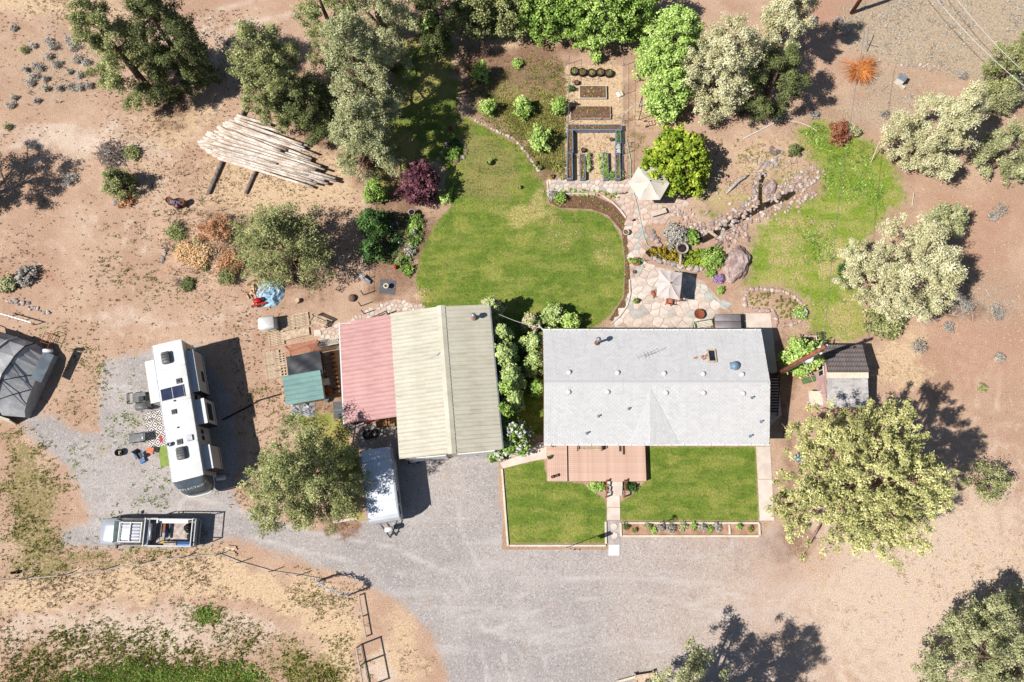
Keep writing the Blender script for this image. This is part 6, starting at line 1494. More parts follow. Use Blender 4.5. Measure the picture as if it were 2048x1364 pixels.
one('boulder', 'dark rounded stone near the garden gate', 'stone', MB().lathe([(.25, 0), (.32, .15), (.22, .32), (.05, .38)], n=10), MAT_BARK, at(705, 597), 0, None, True)
# barrels with flowers on the open dirt
bg2 = 'barrel planters on the open dirt'
def barrel(label, px, py, flower=None):
    t = thing('barrel_planter', label, 'planter', at(px, py), 0, bg2)
    m = MB(); m.lathe([(.22, 0), (.29, .3), (.29, .42), (.26, .72), (.225, .72), (.22, .6)], n=18); part('barrel', m, m_brownwood, t, True)
    for z in (.14, .55): m = MB(); m.lathe([(.272 if z < .3 else .283, z), (.287 if z < .3 else .276, z + .05)], n=18, cap=False); part('hoop', m, m_galv, t)
    m = MB(); m.lathe([(.225, .6), (.1, .64)], n=14); part('soil', m, m_soil, t)
    if flower:
        R_ = np.random.default_rng(3); C = R_.normal(0, .1, (16, 3)); C[:, 2] = .74 + np.abs(C[:, 2])
        for lf, nn, sz in (('green', 10, .05), ('violet', 14, .06)): V, tn = leaves(R_, C[:nn], np.full(nn, .1), 22, sz, False, None, 1.0); link('flowers', np_mesh('flowers', V, 4, LF[lf], tn), t)
    return t
barrel('dark empty barrel planter leftmost of the three on the dirt', 344, 406)
barrel('barrel planter filled with violet flowers on the open dirt', 357, 413, True)
barrel('dark barrel planter rightmost of the three on the dirt', 369, 409)

# ------------------------------------------------------------------ stones: patio, paths, stream, rings
def clip(poly, nx, ny, c):                               # keep n.p <= c
    out = []
    for i in range(len(poly)):
        p, q = poly[i], poly[(i + 1) % len(poly)]; a, b = nx * p[0] + ny * p[1] - c, nx * q[0] + ny * q[1] - c
        if a <= 0: out.append(p)
        if a * b < 0: t = a / (a - b); out.append((p[0] + t * (q[0] - p[0]), p[1] + t * (q[1] - p[1])))
    return out
def inside(p, poly):
    r = False
    for i in range(len(poly)):
        (x0, y0), (x1, y1) = poly[i], poly[(i + 1) % len(poly)]
        if (y0 > p[1]) != (y1 > p[1]) and p[0] < (x1 - x0) * (p[1] - y0) / (y1 - y0) + x0: r = not r
    return r
def flagstones(parent, region, step, mats, seed, z1=.05, gap=.03, off=Vector()):
    """irregular paving: cells around jittered centres, each a slab of its own"""
    g = random.Random(seed); xs, ys = [p[0] for p in region], [p[1] for p in region]; pts = []
    y = min(ys) - step
    row = 0
    while y < max(ys) + step:
        x = min(xs) - step + (row % 2) * step * .5
        while x < max(xs) + step:
            pts.append((x + g.uniform(-.36, .36) * step, y + g.uniform(-.36, .36) * step)); x += step * 1.05
        y += step * .9; row += 1
    for i, p in enumerate(pts):
        if not inside(p, region): continue
        poly = [(p[0] + 2 * step * cos(a * pi / 8), p[1] + 2 * step * sin(a * pi / 8)) for a in range(16)]
        for j, q in enumerate(pts):
            if j == i: continue
            dx, dy = q[0] - p[0], q[1] - p[1]; d = math.hypot(dx, dy)
            if d < 3.2 * step: poly = clip(poly, dx / d, dy / d, (dx * (p[0] + q[0]) / 2 + dy * (p[1] + q[1]) / 2) / d - gap / 2)
            if len(poly) < 3: break
        if len(poly) < 3: continue
        h_ = z1 + g.uniform(-.012, .012); cx, cy = sum(q[0] for q in poly) / len(poly), sum(q[1] for q in poly) / len(poly)
        m = MB(); n = len(poly); inn = [(cx + (q[0] - cx) * .93, cy + (q[1] - cy) * .93) for q in poly]
        m.add([(q[0] - cx, q[1] - cy, -.02) for q in poly] + [(q[0] - cx, q[1] - cy, h_ - .012) for q in poly] + [(q[0] - cx, q[1] - cy, h_) for q in inn], [(k, (k + 1) % n, n + (k + 1) % n, n + k) for k in range(n)] + [(n + k, n + (k + 1) % n, 2 * n + (k + 1) % n, 2 * n + k) for k in range(n)] + [tuple(2 * n + k for k in range(n))])
        link('flagstone', m.mesh('flagstone', g.choice(mats)), parent, Vector((cx, cy, 0)) - off)
m_flag = [M('flagstone_tan', S(228, 210, 194), S(210, 190, 172), scale=2, fvar=.1, per=.1), M('flagstone_pink', S(226, 198, 180), S(206, 176, 158), scale=2, fvar=.1, per=.1), M('flagstone_grey', S(204, 198, 188), S(184, 180, 170), scale=2, fvar=.1, per=.1), M('flagstone_pale', S(238, 224, 210), S(222, 204, 188), scale=2, fvar=.1, per=.08)]
m_joint = M('patio_grit', S(212, 190, 172), S(186, 162, 142), scale=2, fine=25, fvar=.25, rough=1, obj=False)
def W2(px): return [tuple(at(*q)[:2]) for q in px]
def paved(name, px, step, seed, mats=m_flag, gap=.04):
    o = flat(name, px, m_joint, z0=-.05, z1=.02); flagstones(o, W2(px), step, mats, seed, .045, gap, Vector(o.location)); return o
paved('patio', [(1262, 540), (1300, 528), (1372, 548), (1405, 562), (1432, 590), (1450, 612), (1428, 640), (1428, 656), (1218, 656), (1232, 640), (1256, 600)], .72, 1, [m_flag[0], m_flag[2], m_flag[3], m_flag[3]])
paved('garden_path', [(1252, 440), (1288, 436), (1292, 480), (1286, 520), (1298, 528), (1262, 540), (1254, 520)], .55, 2)
paved('garden_path', [(1097, 362), (1270, 358), (1272, 380), (1250, 388), (1180, 384), (1100, 384)], .42, 3)
paved('upper_patio', [(1228, 388), (1272, 382), (1292, 388), (1340, 392), (1372, 405), (1365, 425), (1330, 440), (1290, 452), (1254, 440), (1245, 415)], .46, 4, [m_flag[1], m_flag[0], m_flag[1]])
paved('stone_path', [(640, 672), (650, 650), (700, 640), (740, 618), (790, 598), (850, 612), (848, 622), (760, 628), (700, 655), (680, 665), (682, 690), (640, 690)], .36, 5, [m_flag[3], m_flag[0], m_flag[1]], .07)
# rocks
m_rock = [M('rock_pink', S(212, 180, 164), S(178, 146, 132), scale=3, fine=14, fvar=.2, bump=.03, per=.14), M('rock_grey', S(190, 178, 170), S(156, 144, 138), scale=3, fine=14, fvar=.2, bump=.03, per=.14), M('rock_pale', S(230, 212, 198), S(200, 178, 164), scale=3, fine=14, fvar=.18, bump=.03, per=.12), M('rock_dark', S(150, 126, 118), S(112, 94, 90), scale=3, fine=14, fvar=.25, bump=.03, per=.14)]
def rockmesh(seed, mat):
    bm = bmesh.new(); bmesh.ops.create_icosphere(bm, subdivisions=1, radius=1.0); g = random.Random(seed)
    for v in bm.verts: v.co = v.co * g.uniform(.72, 1.18); v.co.z *= .62
    me = bpy.data.meshes.new('stone'); bm.to_mesh(me); bm.free(); me.materials.append(mat); return me
ROCKS = [[rockmesh(60 + i * 7 + j, m_rock[i]) for j in range(4)] for i in range(4)]
def stones_along(parent, px, n, size, seed, spread=.0, kinds=(0, 1, 2), zb=0.0):
    g = random.Random(seed); P = [Vector(at(*q)) for q in px]; L = [(P[i + 1] - P[i]).length for i in range(len(P) - 1)]; T = sum(L); o0 = Vector(parent.location)
    for k in range(n):
        s = T * (k + g.uniform(.1, .9)) / n; i = 0
        while i < len(L) - 1 and s > L[i]: s -= L[i]; i += 1
        p = P[i].lerp(P[i + 1], s / L[i]); r = size * g.uniform(.6, 1.5) * .5; d = (P[i + 1] - P[i]).normalized()
        p = p + Vector((-d.y, d.x, 0)) * g.gauss(0, spread); p.z = r * .3 + zb
        shared('stone', g.choice(ROCKS[g.choice(kinds)]), parent, p - o0, rot=(g.uniform(-.3, .3), g.uniform(-.3, .3), g.uniform(0, 6.3)), sc=(r, r * g.uniform(.7, 1.1), r * g.uniform(.6, 1)))
def stone_thing(name, label, px, n, size, seed, spread=0.0, kinds=(0, 1, 2), cat='stones'):
    t = thing(name, label, cat, at(*px[0])); stones_along(t, px, n, size, seed, spread, kinds); return t
k = NT('stream_water'); k.b.inputs['Specular IOR Level'].default_value = .5
m_water = k.out(k.mix(k.remap(k.noise(2.5, 4), .4, .6), lin((52, 40, 26)), lin((30, 24, 18))), .12)
k2 = m_water
def ribbon(name, px, w, mat, z=.02):
    P = [Vector(at(*q)) for q in px]; V = []
    for i, p in enumerate(P):
        d = (P[min(i + 1, len(P) - 1)] - P[max(i - 1, 0)]).normalized(); s = Vector((-d.y, d.x, 0)) * (w[i] if hasattr(w, '__len__') else w) * .5
        V += [(p + s) - P[0] + Vector((0, 0, z)), (p - s) - P[0] + Vector((0, 0, z))]
    m = MB(); m.add(V, [(2 * i, 2 * i + 1, 2 * i + 3, 2 * i + 2) for i in range(len(P) - 1)]); return struct(link(name, m.mesh(name, mat), None, P[0]))
main_s = [(1402, 482), (1432, 466), (1458, 450), (1482, 436), (1512, 420), (1545, 404), (1572, 394), (1590, 384)]
ribbon('stream', main_s, [.5, .6, .55, .6, .6, .5, .6, .3], m_water)
ribbon('stream_branch', [(1521, 408), (1520, 385), (1522, 362), (1530, 345)], [.3, .3, .35, .3], m_water, .024)
stone_thing('stream_stones', 'bank of pinkish stones along the upper side of the stream', [(1385, 468), (1425, 452), (1452, 436), (1480, 424), (1510, 408)], 90, .32, 1, .28)
stone_thing('stream_stones', 'bank of pale stones along the lower side of the stream', [(1440, 478), (1470, 458), (1490, 446), (1520, 432), (1560, 415), (1600, 400), (1632, 385)], 100, .27, 2, .26, (0, 2, 2, 1))
stone_thing('stream_stones', 'line of grey stones left of the side branch of the stream', [(1512, 405), (1510, 380), (1512, 358), (1520, 335), (1535, 322), (1560, 330)], 60, .3, 3, .2, (1, 1, 0, 2))
stone_thing('stream_stones', 'stones between the side branch and the end of the stream', [(1530, 400), (1550, 395), (1572, 380), (1592, 370), (1606, 350)], 60, .32, 4, .22, (2, 0, 1))
stone_thing('stream_stones', 'scattered pale stones at the far end of the stream', [(1596, 385), (1615, 370), (1630, 350), (1622, 335)], 26, .3, 5, .3, (2, 2, 1))
stone_thing('stream_stones', 'heap of pink stones between the stream and the boulder', [(1432, 492), (1450, 480), (1475, 470), (1490, 462)], 60, .28, 6, .4, (0, 0, 2, 3))
stone_thing('rock_scatter', 'loose pink stones between the upper patio and the stream', [(1335, 425), (1360, 428), (1378, 445), (1405, 455)], 64, .26, 7, .36, (0, 2, 0))
stone_thing('rock_scatter', 'stones and dark rocks left of the pond', [(1300, 468), (1312, 478), (1318, 492)], 16, .38, 8, .18, (1, 3, 0))
stone_thing('pond_edging', 'flat grey edging stones below the pond', [(1300, 518), (1330, 524), (1352, 532), (1395, 540), (1412, 530)], 16, .5, 9, .06, (1, 2))
stone_thing('bed_edging', 'ring of stones around the right planting bed', [(1490, 592), (1497, 580), (1530, 578), (1565, 582), (1590, 594), (1607, 612), (1612, 628), (1600, 642), (1580, 650), (1566, 652)], 48, .36, 10, .03, (0, 2, 0))
stone_thing('bed_edging', 'row of brick coloured stones along the near side of the right planting bed', [(1488, 596), (1490, 614), (1510, 620), (1546, 622), (1552, 640), (1550, 652)], 30, .34, 11, .03, (0, 0, 2))
stone_thing('ring_stones', 'small ring of grey stones by the shaded upper lawn', [(896, 320), (885, 305), (890, 290), (908, 280), (928, 288), (935, 302), (928, 314), (912, 322), (898, 320)], 26, .36, 12, .05, (1, 3))
stone_thing('curved_edging', 'curved line of stones between the orchard and the upper lawn', [(950, 240), (990, 260), (1030, 280), (1050, 302), (1068, 330), (1080, 345)], 40, .24, 13, .03, (2, 0, 2))
stone_thing('bed_edging', 'low stones along the meadow edge by the dark leafy clump', [(1668, 556), (1685, 568), (1705, 578)], 12, .3, 14, .05, (0, 1))
stone_thing('bed_edging', 'stones beside the shelter at the left edge', [(10, 600), (40, 605), (60, 612), (80, 622), (100, 628)], 22, .3, 15, .1, (1, 2))
stone_thing('wall_stones', 'row of stones by the scrub below the power lines', [(1800, 128), (1840, 133), (1880, 138), (1930, 145)], 18, .28, 16, .12, (1, 2, 0))
stone_thing('dry_stones', 'grey stones at the head of the stream under the shrub', [(1540, 300), (1550, 308), (1560, 300)], 14, .36, 17, .2, (1, 3))
stone_thing('mound_rocks', 'dark rocks on the lower side of the earth mound', [(355, 560), (368, 572), (385, 580)], 16, .34, 18, .15, (3, 3, 1))
stone_thing('mound_rocks', 'rocks on the upper side of the earth mound', [(318, 520), (330, 510), (350, 450), (365, 445)], 14, .4, 19, .2, (1, 1, 3))
stone_thing('rock_scatter', 'scattered pale stones on the dry grass above the stream', [(1430, 400), (1470, 375), (1500, 345), (1550, 315), (1600, 330)], 40, .24, 27, .9, (2, 0, 1))
stone_thing('rock_scatter', 'scattered stones on the dry ground by the far stream end', [(1560, 365), (1600, 345), (1625, 360)], 40, .22, 28, .5, (2, 2, 0))
bo = bmesh.new(); bmesh.ops.create_icosphere(bo, subdivisions=4, radius=1.0)
for v in bo.verts:
    n_ = mnoise.fractal(v.co * 1.4 + Vector((3, 1, 7)), 1.0, 2.0, 4); v.co *= 1 + .28 * n_; v.co.z = max(v.co.z, -.2)
me = bpy.data.meshes.new('boulder'); bo.to_mesh(me); bo.free(); me.materials.append(m_rock[1]); me.materials[0] = M('boulder_rock', S(200, 176, 166), S(150, 124, 116), scale=1.6, fine=9, fvar=.25, bump=.08)
b1 = tag(link('boulder', me, None, at(1473, 530), -.3), 'large grey pink boulder right of the pond', 'boulder'); b1.scale = (.95, 1.5, .75); b1.location.z = .1
b2 = tag(link('boulder', me, None, at(1522, 388), .9), 'flat pale rock slab between the two stream arms', 'boulder'); b2.location = at(1540, 376); b2.scale = (.75, .5, .3)
# pond with water plants
pond = flat('pond', [(1290, 505), (1305, 492), (1340, 500), (1400, 500), (1430, 515), (1412, 535), (1370, 535), (1330, 522), (1300, 515)], m_water, z0=-.05, z1=.03)
R_ = np.random.default_rng(31)
def cover(name, label, px, n, leaf, r=.14, z=.12, size=.06, per=20, seed=1):
    g = random.Random(seed); reg = W2(px); xs, ys = [p[0] for p in reg], [p[1] for p in reg]; C = []
    while len(C) < n:
        p = (g.uniform(min(xs), max(xs)), g.uniform(min(ys), max(ys)))
        if inside(p, reg): C.append((p[0], p[1], z * g.uniform(.6, 1.3)))
    V, tn = leaves(np.random.default_rng(seed), np.array(C), np.full(n, r), per, size, False, None, .8); V[:, 2] = np.maximum(V[:, 2], .012)
    return stuff(link(name, np_mesh(name, V, 4, LF[leaf], tn)), label, 'plants')
cover('water_plants', 'amber floating leaves on the left of the pond', [(1296, 500), (1340, 492), (1365, 505), (1366, 530), (1330, 520), (1302, 512)], 90, 'amber', seed=2)
cover('water_plants', 'yellow green cover on the right of the pond', [(1368, 505), (1398, 498), (1425, 515), (1410, 534), (1370, 533)], 90, 'lime', seed=3)
cover('bed_plants', 'deep green plants filling the shaded flower bed', [(745, 430), (790, 425), (850, 440), (845, 480), (815, 535), (770, 530), (745, 490)], 150, 'deep', .22, .2, .06, 18, 14)
cover('bed_plants', 'light flowering plants at the lawn side of the flower bed', [(815, 430), (850, 435), (848, 475), (820, 530), (800, 545), (795, 520), (815, 480)], 60, 'green', .18, .2, .06, 16, 15)
cover('bed_plants', 'green plants in the right planting bed', [(1496, 590), (1540, 584), (1590, 600), (1602, 625), (1580, 642), (1555, 635), (1548, 614), (1498, 610)], 110, 'weed', .1, .1, .05, 14, 4)
cover('path_weeds', 'green plants along the garden path', [(1100, 378), (1160, 378), (1230, 384), (1240, 396), (1110, 392)], 60, 'green', .1, .1, .05, 14, 5)
cover('bed_plants', 'seedlings in the curved lawn bed', [(1100, 398), (1130, 402), (1190, 400), (1225, 415), (1250, 445), (1256, 520), (1260, 600), (1230, 640), (1222, 636), (1250, 598), (1250, 520), (1243, 455), (1215, 425), (1180, 412), (1120, 412), (1100, 404)], 150, 'weed', .07, .06, .04, 10, 6)
flat('curved_bed', [(1097, 392), (1190, 392), (1228, 410), (1252, 440), (1258, 520), (1262, 600), (1232, 645), (1218, 640), (1248, 594), (1250, 520), (1243, 462), (1216, 430), (1180, 418), (1120, 416), (1099, 406)], m_soil, z1=.03)
for i, px in enumerate(([(1205, 392), (1225, 405), (1240, 420), (1252, 436)], [(1259, 560), (1260, 590), (1254, 612), (1240, 632), (1222, 648)], [(1125, 388), (1160, 388), (1190, 390)])):
    P = [Vector(at(*q)) for q in px]; m = MB()
    m.tube([p - P[0] + Vector((0, 0, .07)) for p in P], .08, 6); one('edging_timber', ['pale curved edging between the curved bed and the garden path', 'pale curved edging between the curved bed and the patio', 'pale straight edging below the stone path'][i], 'edging', m, m_concrete, P[0], 0, 'pale edging of the curved bed')
one('lawn_log', 'thin pale pole along the end of the bed by the orchard', 'pole', MB().tube([(0, 0, .06), Vector(at(1097, 385)) - Vector(at(1095, 362)) + Vector((0, 0, .06))], .05, 6), m_cream, at(1095, 362))
# hump of dry growth on the mound, weeds and tufts
def scatter(name, label, n, zonefn, leaf, size, hh, seed, per=7, spread=.08, region=(-46, 46, -14, 50)):
    """small tufts of blades standing where zonefn(survey x, y, rng) allows"""
    R_ = np.random.default_rng(seed); X = R_.uniform(region[0], region[1], n * 30); Y = R_.uniform(region[2], region[3], n * 30)
    px, py = proj_np(X, Y); k = R_.uniform(0, 1, len(X)) < zonefn(px, py, X, Y); X, Y = X[k][:n], Y[k][:n]; n = len(X)
    gi = np.clip(((Y - GY[5]) / .28 + 5).astype(int), 0, len(GY) - 1); gj = np.clip(((X - GX[5]) / .28 + 5).astype(int), 0, len(GX) - 1); Z = GZ[gi, gj]
    sc = R_.uniform(.5, 1.5, n); ci = np.repeat(np.arange(n), per); a = R_.uniform(0, 6.28, n * per); q = R_.uniform(0, spread, n * per) * sc[ci]
    B0 = np.stack([X[ci] + np.cos(a) * q, Y[ci] + np.sin(a) * q, Z[ci]], 1); L = hh * sc[ci] * R_.uniform(.5, 1.2, n * per)
    tip = B0 + np.stack([np.cos(a) * L * R_.uniform(.3, 1.1, n * per), np.sin(a) * L * R_.uniform(.3, 1.1, n * per), L], 1); w = (size * sc[ci] * R_.uniform(.6, 1.3, n * per))[:, None]
    s = np.stack([-np.sin(a), np.cos(a), np.zeros(n * per)], 1) * w
    V = np.stack([B0 - s, B0 + s, tip], 1).reshape(-1, 3)
    return stuff(link(name, np_mesh(name, V, 3, LF[leaf], np.clip(R_.normal(.5, .22, n * per) + np.repeat(R_.normal(0, .15, n), per), 0, 1))), label, 'plants')
def zone(ch, lo=.15, gain=1.0, pat=1.2, seed=5):
    def f(px, py, X, Y):
        i = np.clip(((Y - GY[5]) / .28 + 5).astype(int), 0, len(GY) - 1); j = np.clip(((X - GX[5]) / .28 + 5).astype(int), 0, len(GX) - 1)
        z = ZON[i, j, ZN[ch]]; nz = smooth_noise(X, Y, pat, seed)
        return np.clip((z - lo) * gain, 0, 1) * np.clip(.45 + nz * 1.1, .04, 1)
    return f
scatter('weeds', 'low green weeds scattered over the bare ground', 9000, zone('weed', .1, 1.2), 'weed', .028, .10, 1)
scatter('field_weeds', 'dense green tufts in the lower left field', 3000, lambda px, py, X, Y: (np.clip(sd_poly(px, py, [(0, 1262), (150, 1240), (420, 1210), (600, 1270), (690, 1345), (690, 1420), (-60, 1420)]) / 30, 0, 1)) * np.clip(.35 + smooth_noise(X, Y, .9, 23) * .9 + (py - 1310) / 120, .03, 1), 'weed', .04, .15, 11, spread=.1, region=(-40, -10, -13, -4))
scatter('field_grass', 'bright green grass along the bottom left edge', 1700, lambda px, py, X, Y: np.clip(1.4 - np.hypot((px - 290) / 130, (py - 1362) / 30), 0, 1) + np.clip(1.2 - np.hypot((px - 460) / 70, (py - 1355) / 30), 0, 1) + np.clip(1.1 - np.hypot((px - 410) / 34, (py - 1228) / 24), 0, 1) * .8, 'green', .04, .15, 12, spread=.1, region=(-36, -16, -12, -4))
scatter('dirt_tufts', 'small dark tufts dotted over the bare dirt', 9000, lambda px, py, X, Y: ((px < 720) & (py > 20) & (sd_poly(px, py, drive) < -6) & (sd_poly(px, py, [(640, 600), (1000, 600), (1000, 900), (700, 900)]) < 0)) * np.clip(.25 + smooth_noise(X, Y, .6, 44) * .8 + smooth_noise(X, Y, 1.7, 45) * .4, .03, 1), 'dry', .026, .07, 21, per=5, spread=.05)
scatter('field_tufts', 'small dry tufts dotted over the right hand field', 4000, lambda px, py, X, Y: ((px > 1560) & (sd_poly(px, py, drive) < -6)) * np.clip(.2 + smooth_noise(X, Y, .6, 54) * .8, .03, 1), 'straw', .026, .07, 22, per=5, spread=.06)
scatter('orchard_weeds', 'low green cover between the young fruit trees', 3500, lambda px, py, X, Y: (sd_poly(px, py, [(935, 110), (1130, 130), (1130, 350), (1088, 338), (1030, 278), (950, 232)]) > 0) * np.clip(.45 + smooth_noise(X, Y, 1.0, 61) * .9 + (py - 220) / 250, .05, 1), 'weed', .035, .09, 23, per=6, spread=.09, region=(-6, 8, 24, 42))
scatter('dry_grass', 'tufts of dry straw coloured grass', 7000, zone('straw', .2, 1.0, .9, 8), 'straw', .022, .12, 2)
scatter('scrub_tufts', 'grey tufts on the scrub at the top right', 3000, zone('scrub', .3, 1.0, 1.6, 9), 'sagebrush', .03, .16, 3, spread=.14)
scatter('meadow_weeds', 'taller green weeds in the rough meadow', 900, lambda px, py, X, Y: (sd_poly(px, py, [(1600, 262), (1640, 240), (1720, 270), (1785, 332), (1805, 400), (1760, 440), (1720, 500), (1712, 570), (1650, 560), (1600, 460), (1640, 390), (1640, 330)]) > 0) * np.clip(.3 + smooth_noise(X, Y, 1.1, 3) * 1.6 - .2, .01, 1), 'green', .035, .14, 4, region=(15, 32, 14, 36))
scatter('mound_growth', 'dry growth over the earth mound', 700, lambda px, py, X, Y: np.clip(1.3 - np.hypot((px - 405) / 75, (py - 500) / 85), 0, 1) * np.clip(.5 + smooth_noise(X, Y, 1.6, 6), .05, 1), 'straw', .03, .22, 5, spread=.14, region=(-30, -18, 15, 28))
scatter('mound_weeds', 'dark weeds on the earth mound', 500, lambda px, py, X, Y: np.clip(1.2 - np.hypot((px - 400) / 80, (py - 500) / 85), 0, 1) * np.clip(smooth_noise(X, Y, 1.4, 16), 0, 1), 'dark', .035, .2, 6, spread=.16, region=(-30, -18, 15, 28))
scatter('drive_weeds', 'sparse green weeds growing through the gravel', 260, lambda px, py, X, Y: (sd_poly(px, py, [(130, 860), (200, 720), (290, 700), (330, 900), (350, 1030), (200, 1040), (150, 960)]) > 0) * np.clip(.2 + smooth_noise(X, Y, .9, 12), .02, 1), 'green', .03, .12, 7, spread=.12, region=(-36, -20, -2, 13))

# ------------------------------------------------------------------ vegetable garden
def bed(name, label, a, b, hh, mat, group, soil=True, plants=None, seed=1, wall=.05):
    """open topped box between two survey corners, filled with soil"""
    A, B_ = at(*a, hh), at(*b, hh); w, d = B_.x - A.x, A.y - B_.y
    t = thing(name, label, 'raised bed', ((A.x + B_.x) / 2, (A.y + B_.y) / 2, 0), 0, group)
    for x in (-w / 2, w / 2): m = MB(); m.box((x, 0, hh / 2), (wall, d + wall, hh)); part('side_board', m, mat, t)
    for y in (-d / 2, d / 2): m = MB(); m.box((0, y, hh / 2), (w - wall - .004, wall, hh)); part('end_board', m, mat, t)
    m = MB(); m.box((0, 0, hh * .42), (w - wall - .01, d - wall - .01, hh * .84)); part('soil', m, m_soil, t)
    if plants:
        lf, n, r, sz = plants; R_ = np.random.default_rng(seed); C = np.stack([R_.uniform(-w * .42, w * .42, n), R_.uniform(-d * .45, d * .45, n), np.full(n, hh * .9)], 1)
        V, tn = leaves(R_, C, np.full(n, r), 14, sz, False, None, .9); o = link('seedlings', np_mesh('seedlings', V, 4, LF[lf], tn), t); o['kind'] = 'stuff'
    return t
rb_ = 'raised beds in the vegetable garden'
m_bedmetal = M('blue_grey_bed_metal', S(150, 164, 180), S(126, 140, 158), rough=.5, fvar=.06)
bed('raised_bed', 'pale timber raised bed directly below the round planters', (1159, 171), (1213, 196), .25, m_cream, rb_, plants=('weed', 26, .07, .05), seed=1)
bed('raised_bed', 'longer pale timber raised bed, second below the round planters', (1141, 212), (1221, 236), .25, m_wood, rb_, plants=('weed', 22, .06, .05), seed=2)
bed('raised_bed', 'dark topped grid bed across the top of the enclosure', (1136, 249), (1243, 259), .55, m_bedmetal, rb_, plants=('weed', 30, .05, .035), seed=3)
bed('raised_bed', 'upper bed on the left side of the enclosure', (1135, 261), (1146, 304), .55, m_bedmetal, rb_, plants=('weed', 14, .05, .035), seed=4)
bed('raised_bed', 'lower bed on the left side of the enclosure', (1134, 307), (1145, 357), .55, m_bedmetal, rb_, plants=('weed', 10, .06, .04), seed=5)
bed('raised_bed', 'inner left bed inside the enclosure', (1160, 308), (1171, 358), .4, m_bedmetal, rb_, plants=('weed', 16, .08, .05), seed=6)
bed('raised_bed', 'inner right bed with leafy rows inside the enclosure', (1206, 305), (1217, 358), .4, m_bedmetal, rb_, plants=('green', 50, .1, .055), seed=7)
bed('raised_bed', 'green planted upper bed on the right side of the enclosure', (1232, 261), (1242, 285), .55, m_bedmetal, rb_, plants=('deep', 60, .09, .05), seed=8)
bed('raised_bed', 'white and yellow flowering bed on the right side of the enclosure', (1231, 287), (1241, 306), .55, m_bedmetal, rb_, plants=('white', 34, .07, .05), seed=9)
bed('raised_bed', 'lower bed on the right side of the enclosure', (1231, 309), (1241, 357), .55, m_bedmetal, rb_, plants=('weed', 24, .07, .05), seed=10)
me = MB().box((0, 0, 0), (.02, .4, .02)).mesh('grid_bar', m_galv)
cover('bean_row', 'leafy green row beside the inner left bed', [(1173, 310), (1178, 310), (1179, 345), (1174, 345)], 40, 'lilac', .12, .35, .05, 16, 21)
cover('bean_row', 'leafy green clump left of the inner right bed', [(1196, 312), (1204, 312), (1204, 352), (1198, 352)], 26, 'light', .12, .25, .05, 14, 22)
cover('fence_vines', 'green plants along the lower garden fence', [(1210, 345), (1246, 345), (1246, 362), (1210, 362)], 40, 'green', .12, .25, .05, 14, 23)
cover('fence_vines', 'green plants at the lower left garden corner', [(1105, 330), (1128, 320), (1130, 360), (1122, 362)], 40, 'weed', .12, .15, .05, 14, 24)
for i, (x, y) in enumerate(((1148, 146), (1164, 148), (1183, 149), (1200, 148), (1217, 150))):
    t = thing('round_planter', ['first', 'second', 'third', 'fourth', 'fifth'][i] + ' black round planter from the left in the top garden row', 'planter', at(x, y), .3 * i, 'black round planters in a row')
    m = MB(); m.lathe([(.27, 0), (.33, .1), (.35, .36), (.33, .4), (.29, .38), (.28, .28)], n=20, cap=False); part('pot', m, m_rubber, t, True)
    m = MB(); m.lathe([(.3, .3), (.15, .33), (.02, .33)], n=16); part('soil', m, m_soil, t)
    R_ = np.random.default_rng(50 + i); C = R_.normal(0, .1, (7, 3)); C[:, 2] = .36; V, tn = leaves(R_, C, np.full(7, .06), 12, .045, False, None, .9); link('seedlings', np_mesh('seedlings', V, 4, LF['weed' if i % 2 else 'green'], tn), t)
def pot(name, label, px, py, r, hh, mat, leaf=None, cat='pot', group=None, seed=1, lr=1.0):
    t = thing(name, label, cat, at(px, py), 0, group)
    m = MB(); m.lathe([(r * .7, 0), (r * .98, hh * .85), (r * 1.06, hh * .88), (r * 1.06, hh), (r * .9, hh), (r * .85, hh * .8)], n=16, cap=False); m.lathe([(r * .7, .01), (.01, .012)], n=16); part('pot', m, mat, t, True)
    m = MB(); m.lathe([(r * .88, hh * .82), (.01, hh * .84)], n=14); part('soil', m, m_soil, t)
    if leaf: R_ = np.random.default_rng(seed); C = R_.normal(0, r * .5 * lr, (14, 3)); C[:, 2] = hh + np.abs(C[:, 2]) * .8; V, tn = leaves(R_, C, np.full(14, r * .45), 16, .05, False, None, .9); link('plant', np_mesh('plant', V, 4, LF[leaf], tn), t)
    return t
pot('bucket', 'green bucket standing on straw inside the enclosure', 1222, 281, .14, .3, m_green, cat='bucket')
pot('bucket', 'green compost bin by the left garden fence', 1141, 181, .2, .45, m_green, 'deep', cat='bin')
pot('bucket', 'black tub above the first timber bed', 1153, 168, .2, .3, m_rubber, cat='tub')
pot('bucket', 'black pot at the head of the inner left bed', 1166, 303, .18, .35, m_rubber, cat='tub')
pot('garden_pot', 'white stone pot where the lawn meets the garden path', 1251, 467, .24, .4, m_cream, cat='pot')
pot('garden_pot', 'large planter with flowers at the patio corner', 1270, 526, .32, .5, m_terra, 'green', seed=3)
pot('garden_pot', 'leafy plant left of the patio corner planter', 1259, 523, .2, .25, m_terra, 'light', seed=4)
pot('garden_pot', 'small dark pot below the patio corner planter', 1268, 545, .14, .2, m_rubber, cat='pot')
pot('garden_pot', 'small planted pot at the patio edge near the lawn', 1271, 604, .2, .3, m_terra, 'green', seed=5)
pot('garden_pot', 'dark pot with leaves on the upper lawn', 980, 327, .24, .3, m_rubber, 'green', seed=6)
pot('garden_pot', 'pale pot on the upper lawn near the flower bed', 1039, 376, .15, .25, m_cream, 'weed', seed=7)
pot('garden_pot', 'pale pot at the end of the curved stone line', 1079, 337, .16, .28, m_cream, 'weed', seed=8)
